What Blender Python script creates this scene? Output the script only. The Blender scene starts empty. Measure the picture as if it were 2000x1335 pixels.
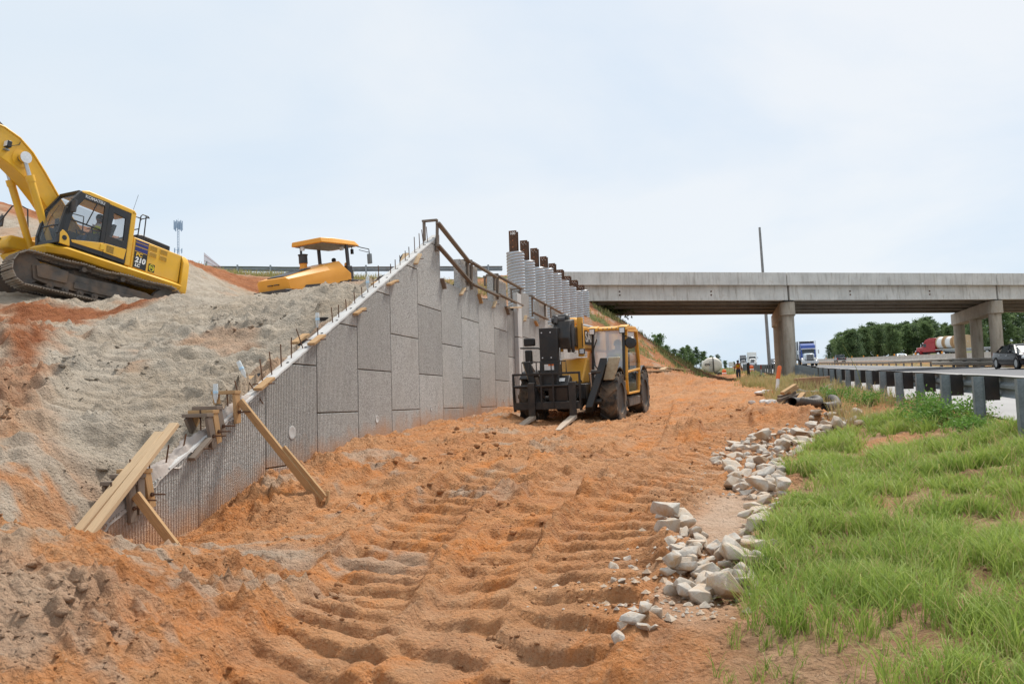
import bpy, bmesh, math, random
import numpy as np
from mathutils import Vector, Matrix, Euler

C = bpy.context.scene.collection
rnd = random.Random(7)
rng = np.random.default_rng(11)
R = math.radians

# ------------------------------------------------------------------ camera
FPX = 1600.0
PITCH = math.atan((790 - 667.5) / FPX)
ROLL = 0.030
_F = Vector((0, math.cos(PITCH), math.sin(PITCH)))
_r0 = Vector((1, 0, 0)); _u0 = Vector((0, -math.sin(PITCH), math.cos(PITCH)))
_Rt = _r0 * math.cos(ROLL) - _u0 * math.sin(ROLL)
_Up = _u0 * math.cos(ROLL) + _r0 * math.sin(ROLL)
cam_d = bpy.data.cameras.new('camera')
cam = bpy.data.objects.new('camera', cam_d); C.objects.link(cam)
cam_d.sensor_width = 36.0; cam_d.lens = 36.0 * FPX / 2000.0
cam_d.clip_start = 0.05; cam_d.clip_end = 6000
cam.matrix_world = Matrix(((_Rt.x, _Up.x, -_F.x, 0), (_Rt.y, _Up.y, -_F.y, 0), (_Rt.z, _Up.z, -_F.z, 0), (0, 0, 0, 1)))
scene = bpy.context.scene
scene.camera = cam

# ------------------------------------------------------------------ light
SUN_EL, SUN_AZ = 58.0, 38.0            # azimuth clockwise from +Y (the view direction)
sun_dir = Vector((math.sin(R(SUN_AZ)) * math.cos(R(SUN_EL)), math.cos(R(SUN_AZ)) * math.cos(R(SUN_EL)), math.sin(R(SUN_EL))))
sd = bpy.data.lights.new('sun', 'SUN'); sd.energy = 3.9; sd.angle = R(10); sd.color = (1.0, 0.95, 0.88)
sun = bpy.data.objects.new('sun', sd); C.objects.link(sun)
sun.rotation_euler = sun_dir.to_track_quat('Z', 'Y').to_euler()
world = bpy.data.worlds.new('World'); scene.world = world; world.use_nodes = True
def build_world():
    nt = world.node_tree; N = nt.nodes; L = nt.links
    N.clear()
    out = N.new('ShaderNodeOutputWorld'); bg = N.new('ShaderNodeBackground')
    sky = N.new('ShaderNodeTexSky'); sky.sky_type = 'NISHITA'; sky.sun_disc = False
    sky.sun_elevation = R(SUN_EL); sky.sun_rotation = R(SUN_AZ); sky.dust_density = 1.5
    tc = N.new('ShaderNodeTexCoord'); mp = N.new('ShaderNodeMapping')
    mp.inputs['Scale'].default_value = (1.0, 1.0, 2.6)
    L.new(tc.outputs['Generated'], mp.inputs['Vector'])
    n1 = N.new('ShaderNodeTexNoise'); n1.inputs['Scale'].default_value = 1.35; n1.inputs['Detail'].default_value = 7; n1.inputs['Roughness'].default_value = .52
    n1.inputs['Distortion'].default_value = .35
    L.new(mp.outputs[0], n1.inputs['Vector'])
    ramp = N.new('ShaderNodeValToRGB'); ramp.color_ramp.elements[0].position = .38; ramp.color_ramp.elements[1].position = .64
    L.new(n1.outputs['Fac'], ramp.inputs[0])
    sep = N.new('ShaderNodeSeparateXYZ'); L.new(tc.outputs['Generated'], sep.inputs[0])
    # overcast veil: slightly bluer towards the horizon and the right, white overhead
    veil = N.new('ShaderNodeMix'); veil.data_type = 'RGBA'
    veil.inputs['A'].default_value = (5.5, 7.3, 9.3, 1); veil.inputs['B'].default_value = (8.7, 9.15, 9.55, 1)
    L.new(ramp.outputs[0], veil.inputs['Factor'])
    up = N.new('ShaderNodeMapRange'); up.inputs['From Min'].default_value = .12; up.inputs['From Max'].default_value = .55
    up.inputs['To Min'].default_value = 0; up.inputs['To Max'].default_value = .6
    L.new(sep.outputs[2], up.inputs[0])
    v2 = N.new('ShaderNodeMix'); v2.data_type = 'RGBA'; v2.inputs['B'].default_value = (9.1, 9.3, 9.6, 1)
    L.new(up.outputs[0], v2.inputs['Factor']); L.new(veil.outputs['Result'], v2.inputs['A'])
    lft = N.new('ShaderNodeMapRange'); lft.inputs['From Min'].default_value = .25; lft.inputs['From Max'].default_value = -.55
    lft.inputs['To Min'].default_value = 0; lft.inputs['To Max'].default_value = .55
    L.new(sep.outputs[0], lft.inputs[0])
    v3 = N.new('ShaderNodeMix'); v3.data_type = 'RGBA'; v3.inputs['B'].default_value = (8.1, 9.0, 9.7, 1)
    L.new(lft.outputs[0], v3.inputs['Factor']); L.new(v2.outputs['Result'], v3.inputs['A'])
    mx = N.new('ShaderNodeMix'); mx.data_type = 'RGBA'; mx.inputs['Factor'].default_value = .88
    L.new(sky.outputs[0], mx.inputs['A']); L.new(v3.outputs['Result'], mx.inputs['B'])
    L.new(mx.outputs['Result'], bg.inputs['Color']); bg.inputs['Strength'].default_value = .093
    L.new(bg.outputs[0], out.inputs[0])
build_world()
vs = scene.view_settings
vs.view_transform = 'Standard'; vs.look = 'None'; vs.exposure = 0.16; vs.gamma = 1; vs.use_curve_mapping = False
scene.render.resolution_x = 1024; scene.render.resolution_y = 683
scene.cycles.max_bounces = 6; scene.cycles.diffuse_bounces = 3

# ------------------------------------------------------------------ pixel / site geometry
def P(px, py, Y):
    d = _F * FPX + _Rt * (px - 1000) - _Up * (py - 667.5)
    return d * (Y / d.y)
def ray(px, py):
    d = _F * FPX + _Rt * (px - 1000) - _Up * (py - 667.5)
    return d / d.y
ANG = math.atan(0.2535)                # heading of the road and the wall
UX, UY = math.sin(ANG), math.cos(ANG)
U = Vector((UX, UY, 0)); T = Vector((UY, -UX, 0))
def ST(s, t, z=0.0): return Vector((s * UX + t * UY, s * UY - t * UX, z))
def toST(x, y): return x * UX + y * UY, x * UY - y * UX
W0 = P(388, 900, 10.08); TW = toST(W0.x, W0.y)[1]; SW0 = toST(W0.x, W0.y)[0]   # wall front face: t = TW
def PW(px, py, t=None):                # pixel -> point on the wall's front plane
    d = ray(px, py); tt = TW if t is None else t
    k = tt / (d.x * UY - d.y * UX)
    return d * k
def zroad(s): return -.46 + (s - 13.93) * .0415

# ------------------------------------------------------------------ numpy noise
_perm = rng.permutation(1024)
_g = rng.uniform(0, 2 * np.pi, 1024); _gx, _gy = np.cos(_g), np.sin(_g)
def pn(x, y, seed=0):
    x = np.asarray(x, float); y = np.asarray(y, float)
    xi = np.floor(x).astype(int); yi = np.floor(y).astype(int); xf = x - xi; yf = y - yi
    u = xf * xf * xf * (xf * (xf * 6 - 15) + 10); v = yf * yf * yf * (yf * (yf * 6 - 15) + 10)
    def g(ix, iy, fx, fy):
        h = _perm[(_perm[(ix + seed * 37) & 1023] + iy) & 1023]
        return _gx[h] * fx + _gy[h] * fy
    a = g(xi, yi, xf, yf); b = g(xi + 1, yi, xf - 1, yf); c = g(xi, yi + 1, xf, yf - 1); d = g(xi + 1, yi + 1, xf - 1, yf - 1)
    return (a + (b - a) * u + ((c + (d - c) * u) - (a + (b - a) * u)) * v) * 1.5
def fbm(x, y, oct=4, seed=0, gain=.5):
    r = 0; a = 1.0
    for i in range(oct):
        r = r + a * pn(x, y, seed + i); x = x * 2.03 + 3.1; y = y * 2.03 + 1.7; a *= gain
    return r
def sstep(a, b, x):
    k = np.clip((np.asarray(x, float) - a) / (b - a), 0, 1); return k * k * (3 - 2 * k)

# ------------------------------------------------------------------ thin plate surfaces
class TPS:
    def __init__(s, pts, lam=.02):
        p = np.array([(q[0], q[1], q[2]) for q in pts], float); s.p = p[:, :2]; n = len(p)
        K = s.k(np.linalg.norm(s.p[:, None] - s.p[None], axis=2)) + np.eye(n) * lam * 10
        A = np.zeros((n + 3, n + 3)); A[:n, :n] = K; A[:n, n] = 1; A[:n, n + 1:] = s.p; A[n, :n] = 1; A[n + 1:, :n] = s.p.T
        s.w = np.linalg.solve(A, np.concatenate([p[:, 2], np.zeros(3)]))
    @staticmethod
    def k(r): return r * r * np.log(r + 1e-9)
    def __call__(s, x, y):
        x = np.asarray(x, float); sh = x.shape; q = np.stack([x.ravel(), np.asarray(y, float).ravel()], 1)
        out = np.empty(len(q)); n = len(s.p)
        for i in range(0, len(q), 60000):
            b = q[i:i + 60000]
            r = np.sqrt(((b[:, None] - s.p[None]) ** 2).sum(2))
            out[i:i + 60000] = s.k(r) @ s.w[:n] + s.w[n] + b @ s.w[n + 1:]
        return out.reshape(sh)

gp = []
for px, py in ((200, 1082), (300, 1064), (388, 1042), (450, 1012), (521, 962), (622, 897), (700, 868), (767, 850), (864, 826), (964, 803)): gp.append(PW(px, py))
for s, t, z in ((4.7, -1, -1.66), (8, -2, -1.42), (10, -2, -1.15), (12.2, -2, -.90), (15, -2.5, -.68), (18, -3, -.53), (8, -4, -1.38), (11, -4.3, -1.05), (14, -4.5, -.72), (18.5, -.6, -.58),
                (6.2, -3.6, -1.5), (23.5, -3, -.30), (30, -3, -.02), (30, -5.8, .1), (39, -3, .28), (39, -5.6, .35), (50, -1, .62), (60, 0, .95), (72, 1.2, 1.38), (105, -1, 2.35), (105, -8, 2.6), (72, -12, 2.6), (150, -3, 4.4), (200, -5, 6.9), (200, -40, 6.9), (290, -5, 10.6), (290, -40, 10.6), (150, -40, 5.),
                (390, -5, 12), (390, -60, 12), (0, 0, -1.62), (0, 4, -1.05), (0, -4, -1.75), (0, -12, -1.3), (3, -9, -1.2)): gp.append(ST(s, t, z))
for q in ((0, 1200, 4.6), (300, 1092, 7.2), (0, 1050, 6.5), (300, 1335, 4.6), (120, 1300, 4.4), (520, 1180, 6.1), (1010, 838, 17.8), (1100, 842, 18), (1205, 823, 20.3),
          (1440, 1150, 5.8), (1420, 1010, 8.2), (1200, 1270, 4.9), (1330, 1110, 6.2), (1400, 890, 14.0), (1480, 832, 17.5), (1560, 808, 18.6), (2000, 1335, 3.6), (1700, 1335, 3.7), (1450, 1335, 4.2), (1800, 1100, 6), (1950, 900, 9.5),
          (1700, 900, 11.5), (1800, 830, 14.3), (1380, 850, 16.5), (1690, 812, 17.4), (1600, 780, 26), (1520, 760, 32),
          (1275, 758, 38), (1350, 750, 50), (1400, 742, 66), (1320, 722, 46), (1262, 664, 52), (1300, 690, 56), (1345, 712, 62), (1378, 736, 70), (1255, 660, 60)): gp.append(P(*q))
for s in (0, 5, 9, 13.9, 18, 22, 28, 36, 46, 60, 80, 110, 150, 220, 300, 390):
    gp.append(ST(s, 3.8, zroad(min(s, 300)) - .03 * (s < 30) - .05))
ZG = TPS(gp, .003)
bp = []
def walltop(s): return -.52 + (s - (SW0 - .33)) * .478      # sloping top of the near wing
for s in (7.2, 8.5, 10, 11.5, 13, 14.5, 16): bp.append(ST(s, TW - .2, walltop(s) - .02 - .30 * max(0, s - 12.5) / 3.5))
for s, z in ((17.5, 2.7), (19, 2.75), (21, 2.6), (24, 2.6), (28, 2.75), (33, 2.9), (39, 3.)): bp.append(ST(s, TW - .25, z))
for q in ((0, 800, 10), (0, 1000, 7.3), (100, 930, 8.6), (0, 900, 8.6), (200, 800, 11.3), (100, 700, 13.5), (300, 700, 13.8), (400, 620, 17.3), (500, 592, 20.2), (640, 562, 21.6), (720, 566, 20.6), (800, 572, 20.5), (680, 560, 19.8), (560, 580, 21), (200, 645, 16.8), (330, 588, 20.6),
          (0, 640, 15.5), (60, 618, 20.5), (200, 612, 21.5), (560, 700, 13.6), (450, 800, 11.2), (300, 900, 9.9), (400, 592, 24.), (330, 585, 26), (0, 1050, 6.5), (100, 1040, 7.2), (60, 592, 24.5), (250, 592, 24.5),
          (420, 590, 28), (360, 520, 33), (470, 575, 34), (450, 580, 30), (300, 490, 34), (60, 428, 34), (0, 400, 36), (0, 425, 42), (150, 440, 38), (430, 535, 44), (540, 540, 46), (700, 545, 47)): bp.append(P(*q))
for x, y, z in ((-13.6, 21.4, 3.32), (-12.2, 22.3, 3.2), (-15, 22.5, 3.4), (-4, 27, 3.1), (-7, 27, 3.2), (-10, 27, 3.2), (-5, 32, 3.6), (-1, 27, 2.7), (2.5, 33, 3.0), (0, 38, 4.2), (-4, 40, 5.0), (-1, 50.5, 7.8), (3.5, 51.2, 7.75), (5.5, 46, 3.6), (-8, 49.5, 7.85), (-16, 48, 7.95), (-30, 46, 8.6),
                (-8, 60, 7.6), (5, 62, 7.4), (-30, 60, 8), (-60, 45, 9), (-60, 80, 8), (-40, 30, 8), (-22, 12, 1.5), (-30, 20, 4.5), (-12, 4, -.6), (-8, 70, 7.4), (5, 75, 7.2), (0, 100, 5.), (-40, 120, 6), (-60, 300, 9), (0, 300, 9), (-60, 200, 7), (0, 200, 6.9)): bp.append((x, y, z))
ZB = TPS(bp, .004)

S_END = 7.1
def H(x, y):                           # base terrain height
    x = np.asarray(x, float); y = np.asarray(y, float); s, t = toST(x, y)
    zg = ZG(x, y); zb = ZB(x, y)
    half = .03 + .75 * (1 - sstep(S_END - .9, S_END + .25, s)) + 5.0 * sstep(39, 55, s)
    c = TW - .10 - 2.5 * sstep(39, 55, s)
    w = sstep(-1, 1, (t - c) / half)
    z = zb + (zg - zb) * w
    zr = zroad(np.minimum(s, 300)) - .06 - .02 * np.maximum(s - 300, 0) * 0
    far = sstep(85, 130, s); z = z + (np.where(t > -60, zr - .6 + .0 * t, z) - z) * far * sstep(-40, -25, t)
    z = z + (zr - z) * sstep(3.9, 4.6, t)
    z = z + .30 * sstep(25.5, 27, t) * sstep(40, 60, s)
    med = np.exp(-((t - 22.3) / 3.2) ** 4); z = z - .35 * med * sstep(70, 95, s)
    hill = sstep(44, 75, t) * (3.5 + 3.0 * sstep(210, 90, s)); z = z + hill
    return z
# ------------------------------------------------------------------ ray / ground helper on the base surface
def G(px, py, y0=2.2, y1=140.0, n=900):
    d = ray(px, py); Y = np.geomspace(y0, y1, n)
    diff = d.z * Y - H(d.x * Y, Y)
    k = np.argmax(diff < 0)
    if k == 0: return P(px, py, y1)
    a, b = diff[k - 1], diff[k]; f = a / (a - b); Yk = Y[k - 1] + f * (Y[k] - Y[k - 1])
    return d * Yk
def poly_mask(x, y, pts, soft):
    """signed soft mask of a ground polygon (points in world x, y)"""
    pts = np.array([(p[0], p[1]) for p in pts]); n = len(pts)
    inside = np.zeros(x.shape, bool); dmin = np.full(x.shape, 1e9)
    for i in range(n):
        ax, ay = pts[i]; bx, by = pts[(i + 1) % n]
        c = ((ay > y) != (by > y)) & (x < (bx - ax) * (y - ay) / (by - ay + 1e-12) + ax)
        inside ^= c
        dx, dy = bx - ax, by - ay; k = np.clip(((x - ax) * dx + (y - ay) * dy) / (dx * dx + dy * dy + 1e-12), 0, 1)
        dmin = np.minimum(dmin, np.hypot(x - ax - k * dx, y - ay - k * dy))
    sd_ = np.where(inside, dmin, -dmin)
    return sstep(-soft, soft, sd_)
def path_coords(x, y, pts):
    """along / across coordinates with respect to a polyline"""
    pts = np.array([(p[0], p[1]) for p in pts]); best = np.full(x.shape, 1e9); al = np.zeros(x.shape); ac = np.zeros(x.shape); L0 = 0
    for i in range(len(pts) - 1):
        ax, ay = pts[i]; bx, by = pts[i + 1]; dx, dy = bx - ax, by - ay; L = math.hypot(dx, dy)
        k = np.clip(((x - ax) * dx + (y - ay) * dy) / (L * L), 0, 1); ex = x - ax - k * dx; ey = y - ay - k * dy; d = np.hypot(ex, ey)
        m = d < best; best = np.where(m, d, best); al = np.where(m, L0 + k * L, al); ac = np.where(m, np.sign(dx * ey - dy * ex) * d, ac); L0 += L
    return al, ac, L0
def smooth_path(pts, n=8):
    out = []; P_ = [Vector(p) for p in pts]
    for i in range(len(P_) - 1):
        p0 = P_[max(i - 1, 0)]; p1 = P_[i]; p2 = P_[i + 1]; p3 = P_[min(i + 2, len(P_) - 1)]
        for k in range(n):
            t = k / n
            out.append(.5 * ((2 * p1) + (p2 - p0) * t + (2 * p0 - 5 * p1 + 4 * p2 - p3) * t * t + (3 * p1 - p0 - 3 * p2 + p3) * t ** 3))
    out.append(P_[-1]); return out

# crawler / tyre tracks pressed into the road (pixel traces dropped on the ground)
TRACKS = [   # trace, half width, pitch, depth
    ([(1408, 800), (1420, 850), (1370, 905), (1290, 955), (1210, 1010), (1160, 1080), (1120, 1170), (1030, 1290), (960, 1420)], .56, .42, .068),
    ([(1010, 905), (900, 960), (820, 1030), (745, 1120), (660, 1230), (580, 1330), (520, 1430)], .48, .38, .070),
    ([(1180, 880), (1100, 950), (1010, 1040), (950, 1130), (880, 1240), (830, 1335), (800, 1420)], .36, .48, .06),
    ([(980, 850), (830, 905), (700, 960), (590, 1030)], .32, .5, .04),
    ([(1300, 780), (1270, 850), (1180, 905), (1060, 990)], .30, .5, .04),
    ([(330, 620), (240, 690), (170, 760), (110, 820)], .32, .38, .04),
]
TRK = [(smooth_path([G(*q) for q in tr], 6), hw, pt, dp) for tr, hw, pt, dp in TRACKS]
DITCH = smooth_path([G(*q) for q in ((1690, 822), (1560, 838), (1470, 862), (1430, 905), (1430, 1000), (1370, 1080), (1300, 1160), (1210, 1260), (1150, 1335))], 5)
GRASS_POLY = [G(*q) for q in ((1715, 818), (1600, 868), (1560, 900), (1528, 985), (1490, 1080), (1440, 1160), (1405, 1240), (1400, 1334))] + [ST(2.0, .6), ST(1.5, 4.2), ST(13.0, 3.9), ST(16.5, 3.6)]
SILT_POLY = [G(*q) for q in ((1385, 960), (1480, 950), (1500, 1000), (1460, 1050), (1380, 1060), (1340, 1010))]
BARE_POLYS = [[G(*q) for q in pl] for pl in (((1665, 870), (1760, 848), (1820, 852), (1800, 868), (1690, 890)), ((1690, 975), (1730, 965), (1745, 985), (1700, 995)))]
RED_POLY = [G(*q) for q in ((0, 600), (330, 592), (200, 622), (100, 640), (112, 680), (30, 760), (0, 790))]
ORL_POLY = [G(*q) for q in ((0, 780), (50, 740), (62, 820), (40, 900), (18, 980), (20, 1030), (60, 1050), (20, 1062), (0, 1010))]
MOUNDS = [  # loose heaps: pixel, radius, height, roughness
    ((545, 985), .9, .32), ((640, 930), .55, .16), ((470, 1022), .5, .14), ((1375, 852), .9, .30), ((1440, 830), .7, .22), ((1520, 812), .8, .34), ((1600, 822), .7, .22), ((150, 1075), .7, .10), ((60, 1120), .9, .22), ((130, 1250), .7, .2), ((400, 1120), .5, .12),
    ((980, 822), .9, .14), ((880, 838), .7, .14), ((740, 868), .7, .12), ((140, 618), 1.1, .40), ((50, 625), 1.0, .3), ((240, 600), .8, .3), ((40, 690), 1.0, .35), ((320, 597), .9, .25)]
MND = [(G(*q), r_, h_) for q, r_, h_ in MOUNDS]
BMP = [(1300, 745), (1250, 760)]

def detail(x, y, fine=True):
    """everything that is smaller than the base surface; returns height and the zone masks"""
    s, t = toST(x, y)
    road = sstep(3.5, 4.1, t)
    hilly = sstep(60, 90, np.hypot(x, y))
    emb = 1 - sstep(TW - .2, TW, t); emb = np.where(s < S_END, 1 - sstep(TW - 1.5, TW + .6, t + .3 * pn(x * .8, y * .8, 40)), emb) * (1 - sstep(42, 48, s))
    grass = poly_mask(x, y, GRASS_POLY, .35)
    wob = pn(x * 1.3, y * 1.3, 90) * .35 + pn(x * 4, y * 4, 91) * .12
    al, ac, L = path_coords(x, y, DITCH); ditch = np.exp(-(ac / .55) ** 2)
    d = .055 * fbm(x * .9, y * .9, 3, 3) + .03 * fbm(x * 2.6, y * 2.6, 3, 9)
    d = d * (1 - .35 * grass)
    lump = np.maximum(fbm(x * 6, y * 6, 3, 20) - .05, 0) * (1 - .5 * sstep(16, 20, y))
    patch = sstep(-.1, .5, fbm(x * .7, y * .7, 2, 31))
    d = d + lump * .075 * (.35 + patch) * (1 - .6 * grass)
    rid = 1 - np.abs(fbm(x * 2.2 + .5 * y, y * 2.2, 3, 140)) * 2.2
    d = d + .05 * np.maximum(rid, 0) ** 3 * (.3 + patch) * (1 - .7 * grass)
    crust = sstep(.02, .065, fbm(x * 1.9, y * 1.9, 4, 150)) * sstep(.1, .4, fbm(x * .5, y * .5, 2, 155))
    d = d + .045 * crust * (1 - .8 * grass)
    if fine:
        d = d + .020 * fbm(x * 12, y * 12, 3, 50) * (1 - .4 * grass) + .045 * np.maximum(pn(x * 15, y * 15, 60) - .12, 0) * (.3 + patch)
    # embankment: creases and slumps running down the slope
    cre = fbm(s * .55 + .4 * t, (t - .9 * s) * 1.6, 4, 70, .55)
    far_e = 1 - .6 * sstep(15.5, 19, y)
    d = d + far_e * emb * (.13 * cre + .16 * np.maximum(fbm(s * 1.3, t * 1.1, 4, 75, .6) - .18, 0) - .30 * np.maximum(.16 - np.abs(fbm(s * .8 + 7, t * .8, 2, 77)), 0) * sstep(0, .4, fbm(s * .5, t * .5, 2, 78)))
    d = d - ditch * .10
    for c, r_, h_ in MND:
        q = ((x - c.x) ** 2 + (y - c.y) ** 2) / r_ ** 2
        b = np.exp(-q * 1.3)
        d = d + b * h_ * .72 * (1 + .35 * fbm(x * 2.6, y * 2.6, 3, 15)) + b * .06 * np.abs(fbm(x * 9, y * 9, 2, 16))
    trk = np.zeros(np.shape(x))
    for pts, hw, pitch, dp in TRK:
        al, ac, L = path_coords(x, y, pts)
        inb = (1 - sstep(hw * .82, hw, np.abs(ac + .06 * pn(al * .8, ac * 0 + 3, 5)))) * sstep(0, .5, al) * sstep(0, .5, L - al)
        ph = (al - .32 * ac + .022 * pn(al * 1.2, ac * 2.5, 6)) / pitch
        w = np.abs((ph % 1.0) - .5) * 2
        fr = ph % 1.0; saw = (.25 + .75 * sstep(.0, .55, fr)) * (1 - sstep(.80, .90, fr)) * sstep(0, .06, fr)
        cleat = saw * np.clip(.95 + .4 * pn(al * 1.1, ac * 1.4, 8), .5, 1.2) * (.92 + .3 * pn(np.floor(ph) * 7.7, ac * 3.2, 12)) + .22 * fbm(x * 8, y * 8, 3, 13)
        edge = np.exp(-((np.abs(ac) - hw * 1.12) / .09) ** 2) * sstep(0, .5, al) * sstep(0, .5, L - al)
        d = d * (1 - .78 * inb) + inb * (cleat * dp * 1.25 - dp * 1.1) + edge * dp * .9 * (1 + pn(x * 5, y * 5, 14))
        trk = np.maximum(trk, inb)
    flat = road * .97
    d = d * (1 - flat)
    d = d * (1 + .8 * hilly * (1 - road))
    # zones
    zs = emb.copy()
    redm = poly_mask(x + wob, y + wob, RED_POLY, .35); orl = poly_mask(x + wob * 1.5, y - wob, ORL_POLY, .5)
    nearleft = (1 - sstep(TW + .3, TW + 4.4, t + wob * 2)) * (1 - sstep(S_END + .2, S_END + 1.0, s))
    greypatch = sstep(.24, .62, fbm(x * .8 + 3, y * .8, 5, 83, .6)) * (1 - sstep(1.0, 2.0, t))
    orp = .7 * sstep(.36, .62, fbm(x * .45, y * .45, 3, 84))
    back = sstep(27, 33, y) * emb
    redback = back * sstep(-.15, .25, fbm(x * .12 + 5, y * .12, 3, 86) + .35 * sstep(-17, -24, x))
    zs = np.clip(zs * (1 - redm) * (1 - orl * .85) * (1 - .5 * orp) * (1 - redback), 0, 1)
    gp2 = sstep(-.14, .26, fbm(x * .9 + 9, y * .9, 5, 88, .6))
    zs = np.maximum(zs * (1 - .55 * nearleft), np.maximum(.9 * nearleft * gp2, .55 * greypatch * (1 - emb) * (1 - grass) * (1 - .75 * sstep(-3.4, -2.2, t))))
    silt = poly_mask(x + wob * .3, y + wob * .3, SILT_POLY, .25)
    silt = np.maximum(silt, .55 * ditch * sstep(0, .4, fbm(x, y, 3, 95)))
    bare = np.zeros(np.shape(x))
    for bpz in BARE_POLYS: bare = np.maximum(bare, poly_mask(x + wob * .5, y + wob * .5, bpz, .2))
    deck_grass = sstep(46.0, 47.5, y - .19 * x) * emb
    gz = np.maximum(np.maximum(deck_grass, sstep(44, 50, t)), np.maximum(sstep(96, 112, s) * (1 - sstep(3.4, 4, t)), sstep(26, 30, s) * sstep(1.9, 2.9, t + wob) * (1 - sstep(3.6, 4.2, t))))
    mnd_g = sstep(.05, .35, fbm(x * .35, y * .5, 3, 99)) * sstep(44, 50, s) * (1 - sstep(-1.5, .5, t)) * (1 - sstep(80, 90, s)); gz = np.maximum(gz, .8 * mnd_g)
    gz = np.maximum(gz, sstep(18.2, 19.2, t) * (1 - sstep(26, 27, t)) * .55)
    if np.ndim(x): d = np.where(silt > .4, d * .4 - .02, d)
    return d, dict(sand=zs, silt=silt, grass=grass, bare=bare, red=np.maximum(np.maximum(redm, redback * .8), .55 * sstep(42, 48, s) * (1 - sstep(.5, 1.5, t)) * (1 - sstep(85, 95, s))), turf=gz, track=trk, emb=emb)
def HD(x, y):
    d, _ = detail(np.atleast_1d(np.asarray(x, float)), np.atleast_1d(np.asarray(y, float)))
    return float((H(np.atleast_1d(float(x)), np.atleast_1d(float(y))) + d)[0])
def on_ground(p, dz=0): return Vector((p[0], p[1], HD(p[0], p[1]) + dz))
# ------------------------------------------------------------------ materials
def srgb(r, g, b):
    f = lambda c: (c / 255 / 12.92) if c <= 10 else ((c / 255 + .055) / 1.055) ** 2.4
    return (f(r), f(g), f(b))
class NT:
    def __init__(s, name):
        s.m = bpy.data.materials.new(name); s.m.use_nodes = True; s.t = s.m.node_tree; s.N = s.t.nodes; s.L = s.t.links
        s.b = s.N['Principled BSDF']; s.tc = None
    def coord(s, kind='Object'):
        if s.tc is None: s.tc = s.N.new('ShaderNodeTexCoord')
        return s.tc.outputs[kind]
    def noise(s, scale, detail=4, rough=.55, vec=None, dist=0, scl=None):
        n = s.N.new('ShaderNodeTexNoise'); n.inputs['Scale'].default_value = scale; n.inputs['Detail'].default_value = detail; n.inputs['Roughness'].default_value = rough; n.inputs['Distortion'].default_value = dist
        v = vec if vec is not None else s.coord()
        if scl:
            mp = s.N.new('ShaderNodeMapping'); mp.inputs['Scale'].default_value = scl; s.L.new(v, mp.inputs[0]); v = mp.outputs[0]
        s.L.new(v, n.inputs['Vector']); return n.outputs['Fac']
    def vor(s, scale, vec=None, feat='F1', out='Distance'):
        n = s.N.new('ShaderNodeTexVoronoi'); n.feature = feat; n.inputs['Scale'].default_value = scale
        s.L.new(vec if vec is not None else s.coord(), n.inputs['Vector']); return n.outputs[out]
    def rng(s, v, a, b, c=0., d=1.):
        n = s.N.new('ShaderNodeMapRange'); n.inputs[1].default_value = a; n.inputs[2].default_value = b; n.inputs[3].default_value = c; n.inputs[4].default_value = d
        s.L.new(v, n.inputs[0]); return n.outputs[0]
    def mix(s, f, a, b, mode='MIX'):
        n = s.N.new('ShaderNodeMix'); n.data_type = 'RGBA'; n.blend_type = mode
        for k, v in (('Factor', f), ('A', a), ('B', b)):
            i = n.inputs[k]
            if hasattr(v, 'links') or hasattr(v, 'is_linked'): s.L.new(v, i)
            elif k == 'Factor': i.default_value = v
            else: i.default_value = (*v, 1) if len(v) == 3 else v
        return n.outputs['Result']
    def math(s, op, a, b=0.):
        n = s.N.new('ShaderNodeMath'); n.operation = op
        for i, v in enumerate((a, b)):
            if hasattr(v, 'is_linked'): s.L.new(v, n.inputs[i])
            else: n.inputs[i].default_value = v
        return n.outputs[0]
    def attr(s, name, out='Fac'):
        n = s.N.new('ShaderNodeAttribute'); n.attribute_name = name; return n.outputs[out]
    def rand(s):
        n = s.N.new('ShaderNodeObjectInfo'); return n.outputs['Random']
    def bump(s, h, strength=.5, dist=.02, prev=None):
        n = s.N.new('ShaderNodeBump'); n.inputs['Strength'].default_value = strength; n.inputs['Distance'].default_value = dist
        s.L.new(h, n.inputs['Height'])
        if prev is not None: s.L.new(prev, n.inputs['Normal'])
        return n.outputs[0]
    def fin(s, col=None, rough=None, nrm=None, metal=None, spec=None):
        for k, v in (('Base Color', col), ('Roughness', rough), ('Normal', nrm), ('Metallic', metal), ('Specular IOR Level', spec)):
            if v is None: continue
            if hasattr(v, 'is_linked'): s.L.new(v, s.b.inputs[k])
            elif isinstance(v, (tuple, list)): s.b.inputs[k].default_value = (*v, 1)
            else: s.b.inputs[k].default_value = v
        return s.m
DUST = (.36, .21, .11)
def pmat(name, col, rough=.5, metal=0., var=.12, vs=3., dirt=0., dcol=DUST, ds=2.5, bump=0., bs=60., spec=.5, objvar=0.):
    n = NT(name); f = n.noise(vs, 5)
    a = tuple(c * (1 - var) for c in col); b = tuple(min(1, c * (1 + var)) for c in col)
    c = n.mix(n.rng(f, .3, .7), a, b)
    if objvar: c = n.mix(n.rng(n.rand(), 0, 1, 0, objvar), c, tuple(k * .35 for k in col))
    r = rough
    if dirt:
        m = n.math('MULTIPLY', n.rng(n.noise(ds, 8, .65), .42, .68), dirt)
        c = n.mix(m, c, dcol); r = n.rng(m, 0, 1, rough, .9)
    nr = n.bump(n.noise(bs, 4), bump, .01) if bump else None
    return n.fin(c, r, nr, metal, spec)
def glass(name, col=(.05, .06, .065), alpha=.45, rough=.03):
    n = NT(name); n.b.inputs['Alpha'].default_value = alpha
    return n.fin(n.mix(n.rng(n.noise(1.3, 3), .35, .7), col, tuple(min(1, c * 1.4 + .01) for c in col)), rough, None, 0, .8)
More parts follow.
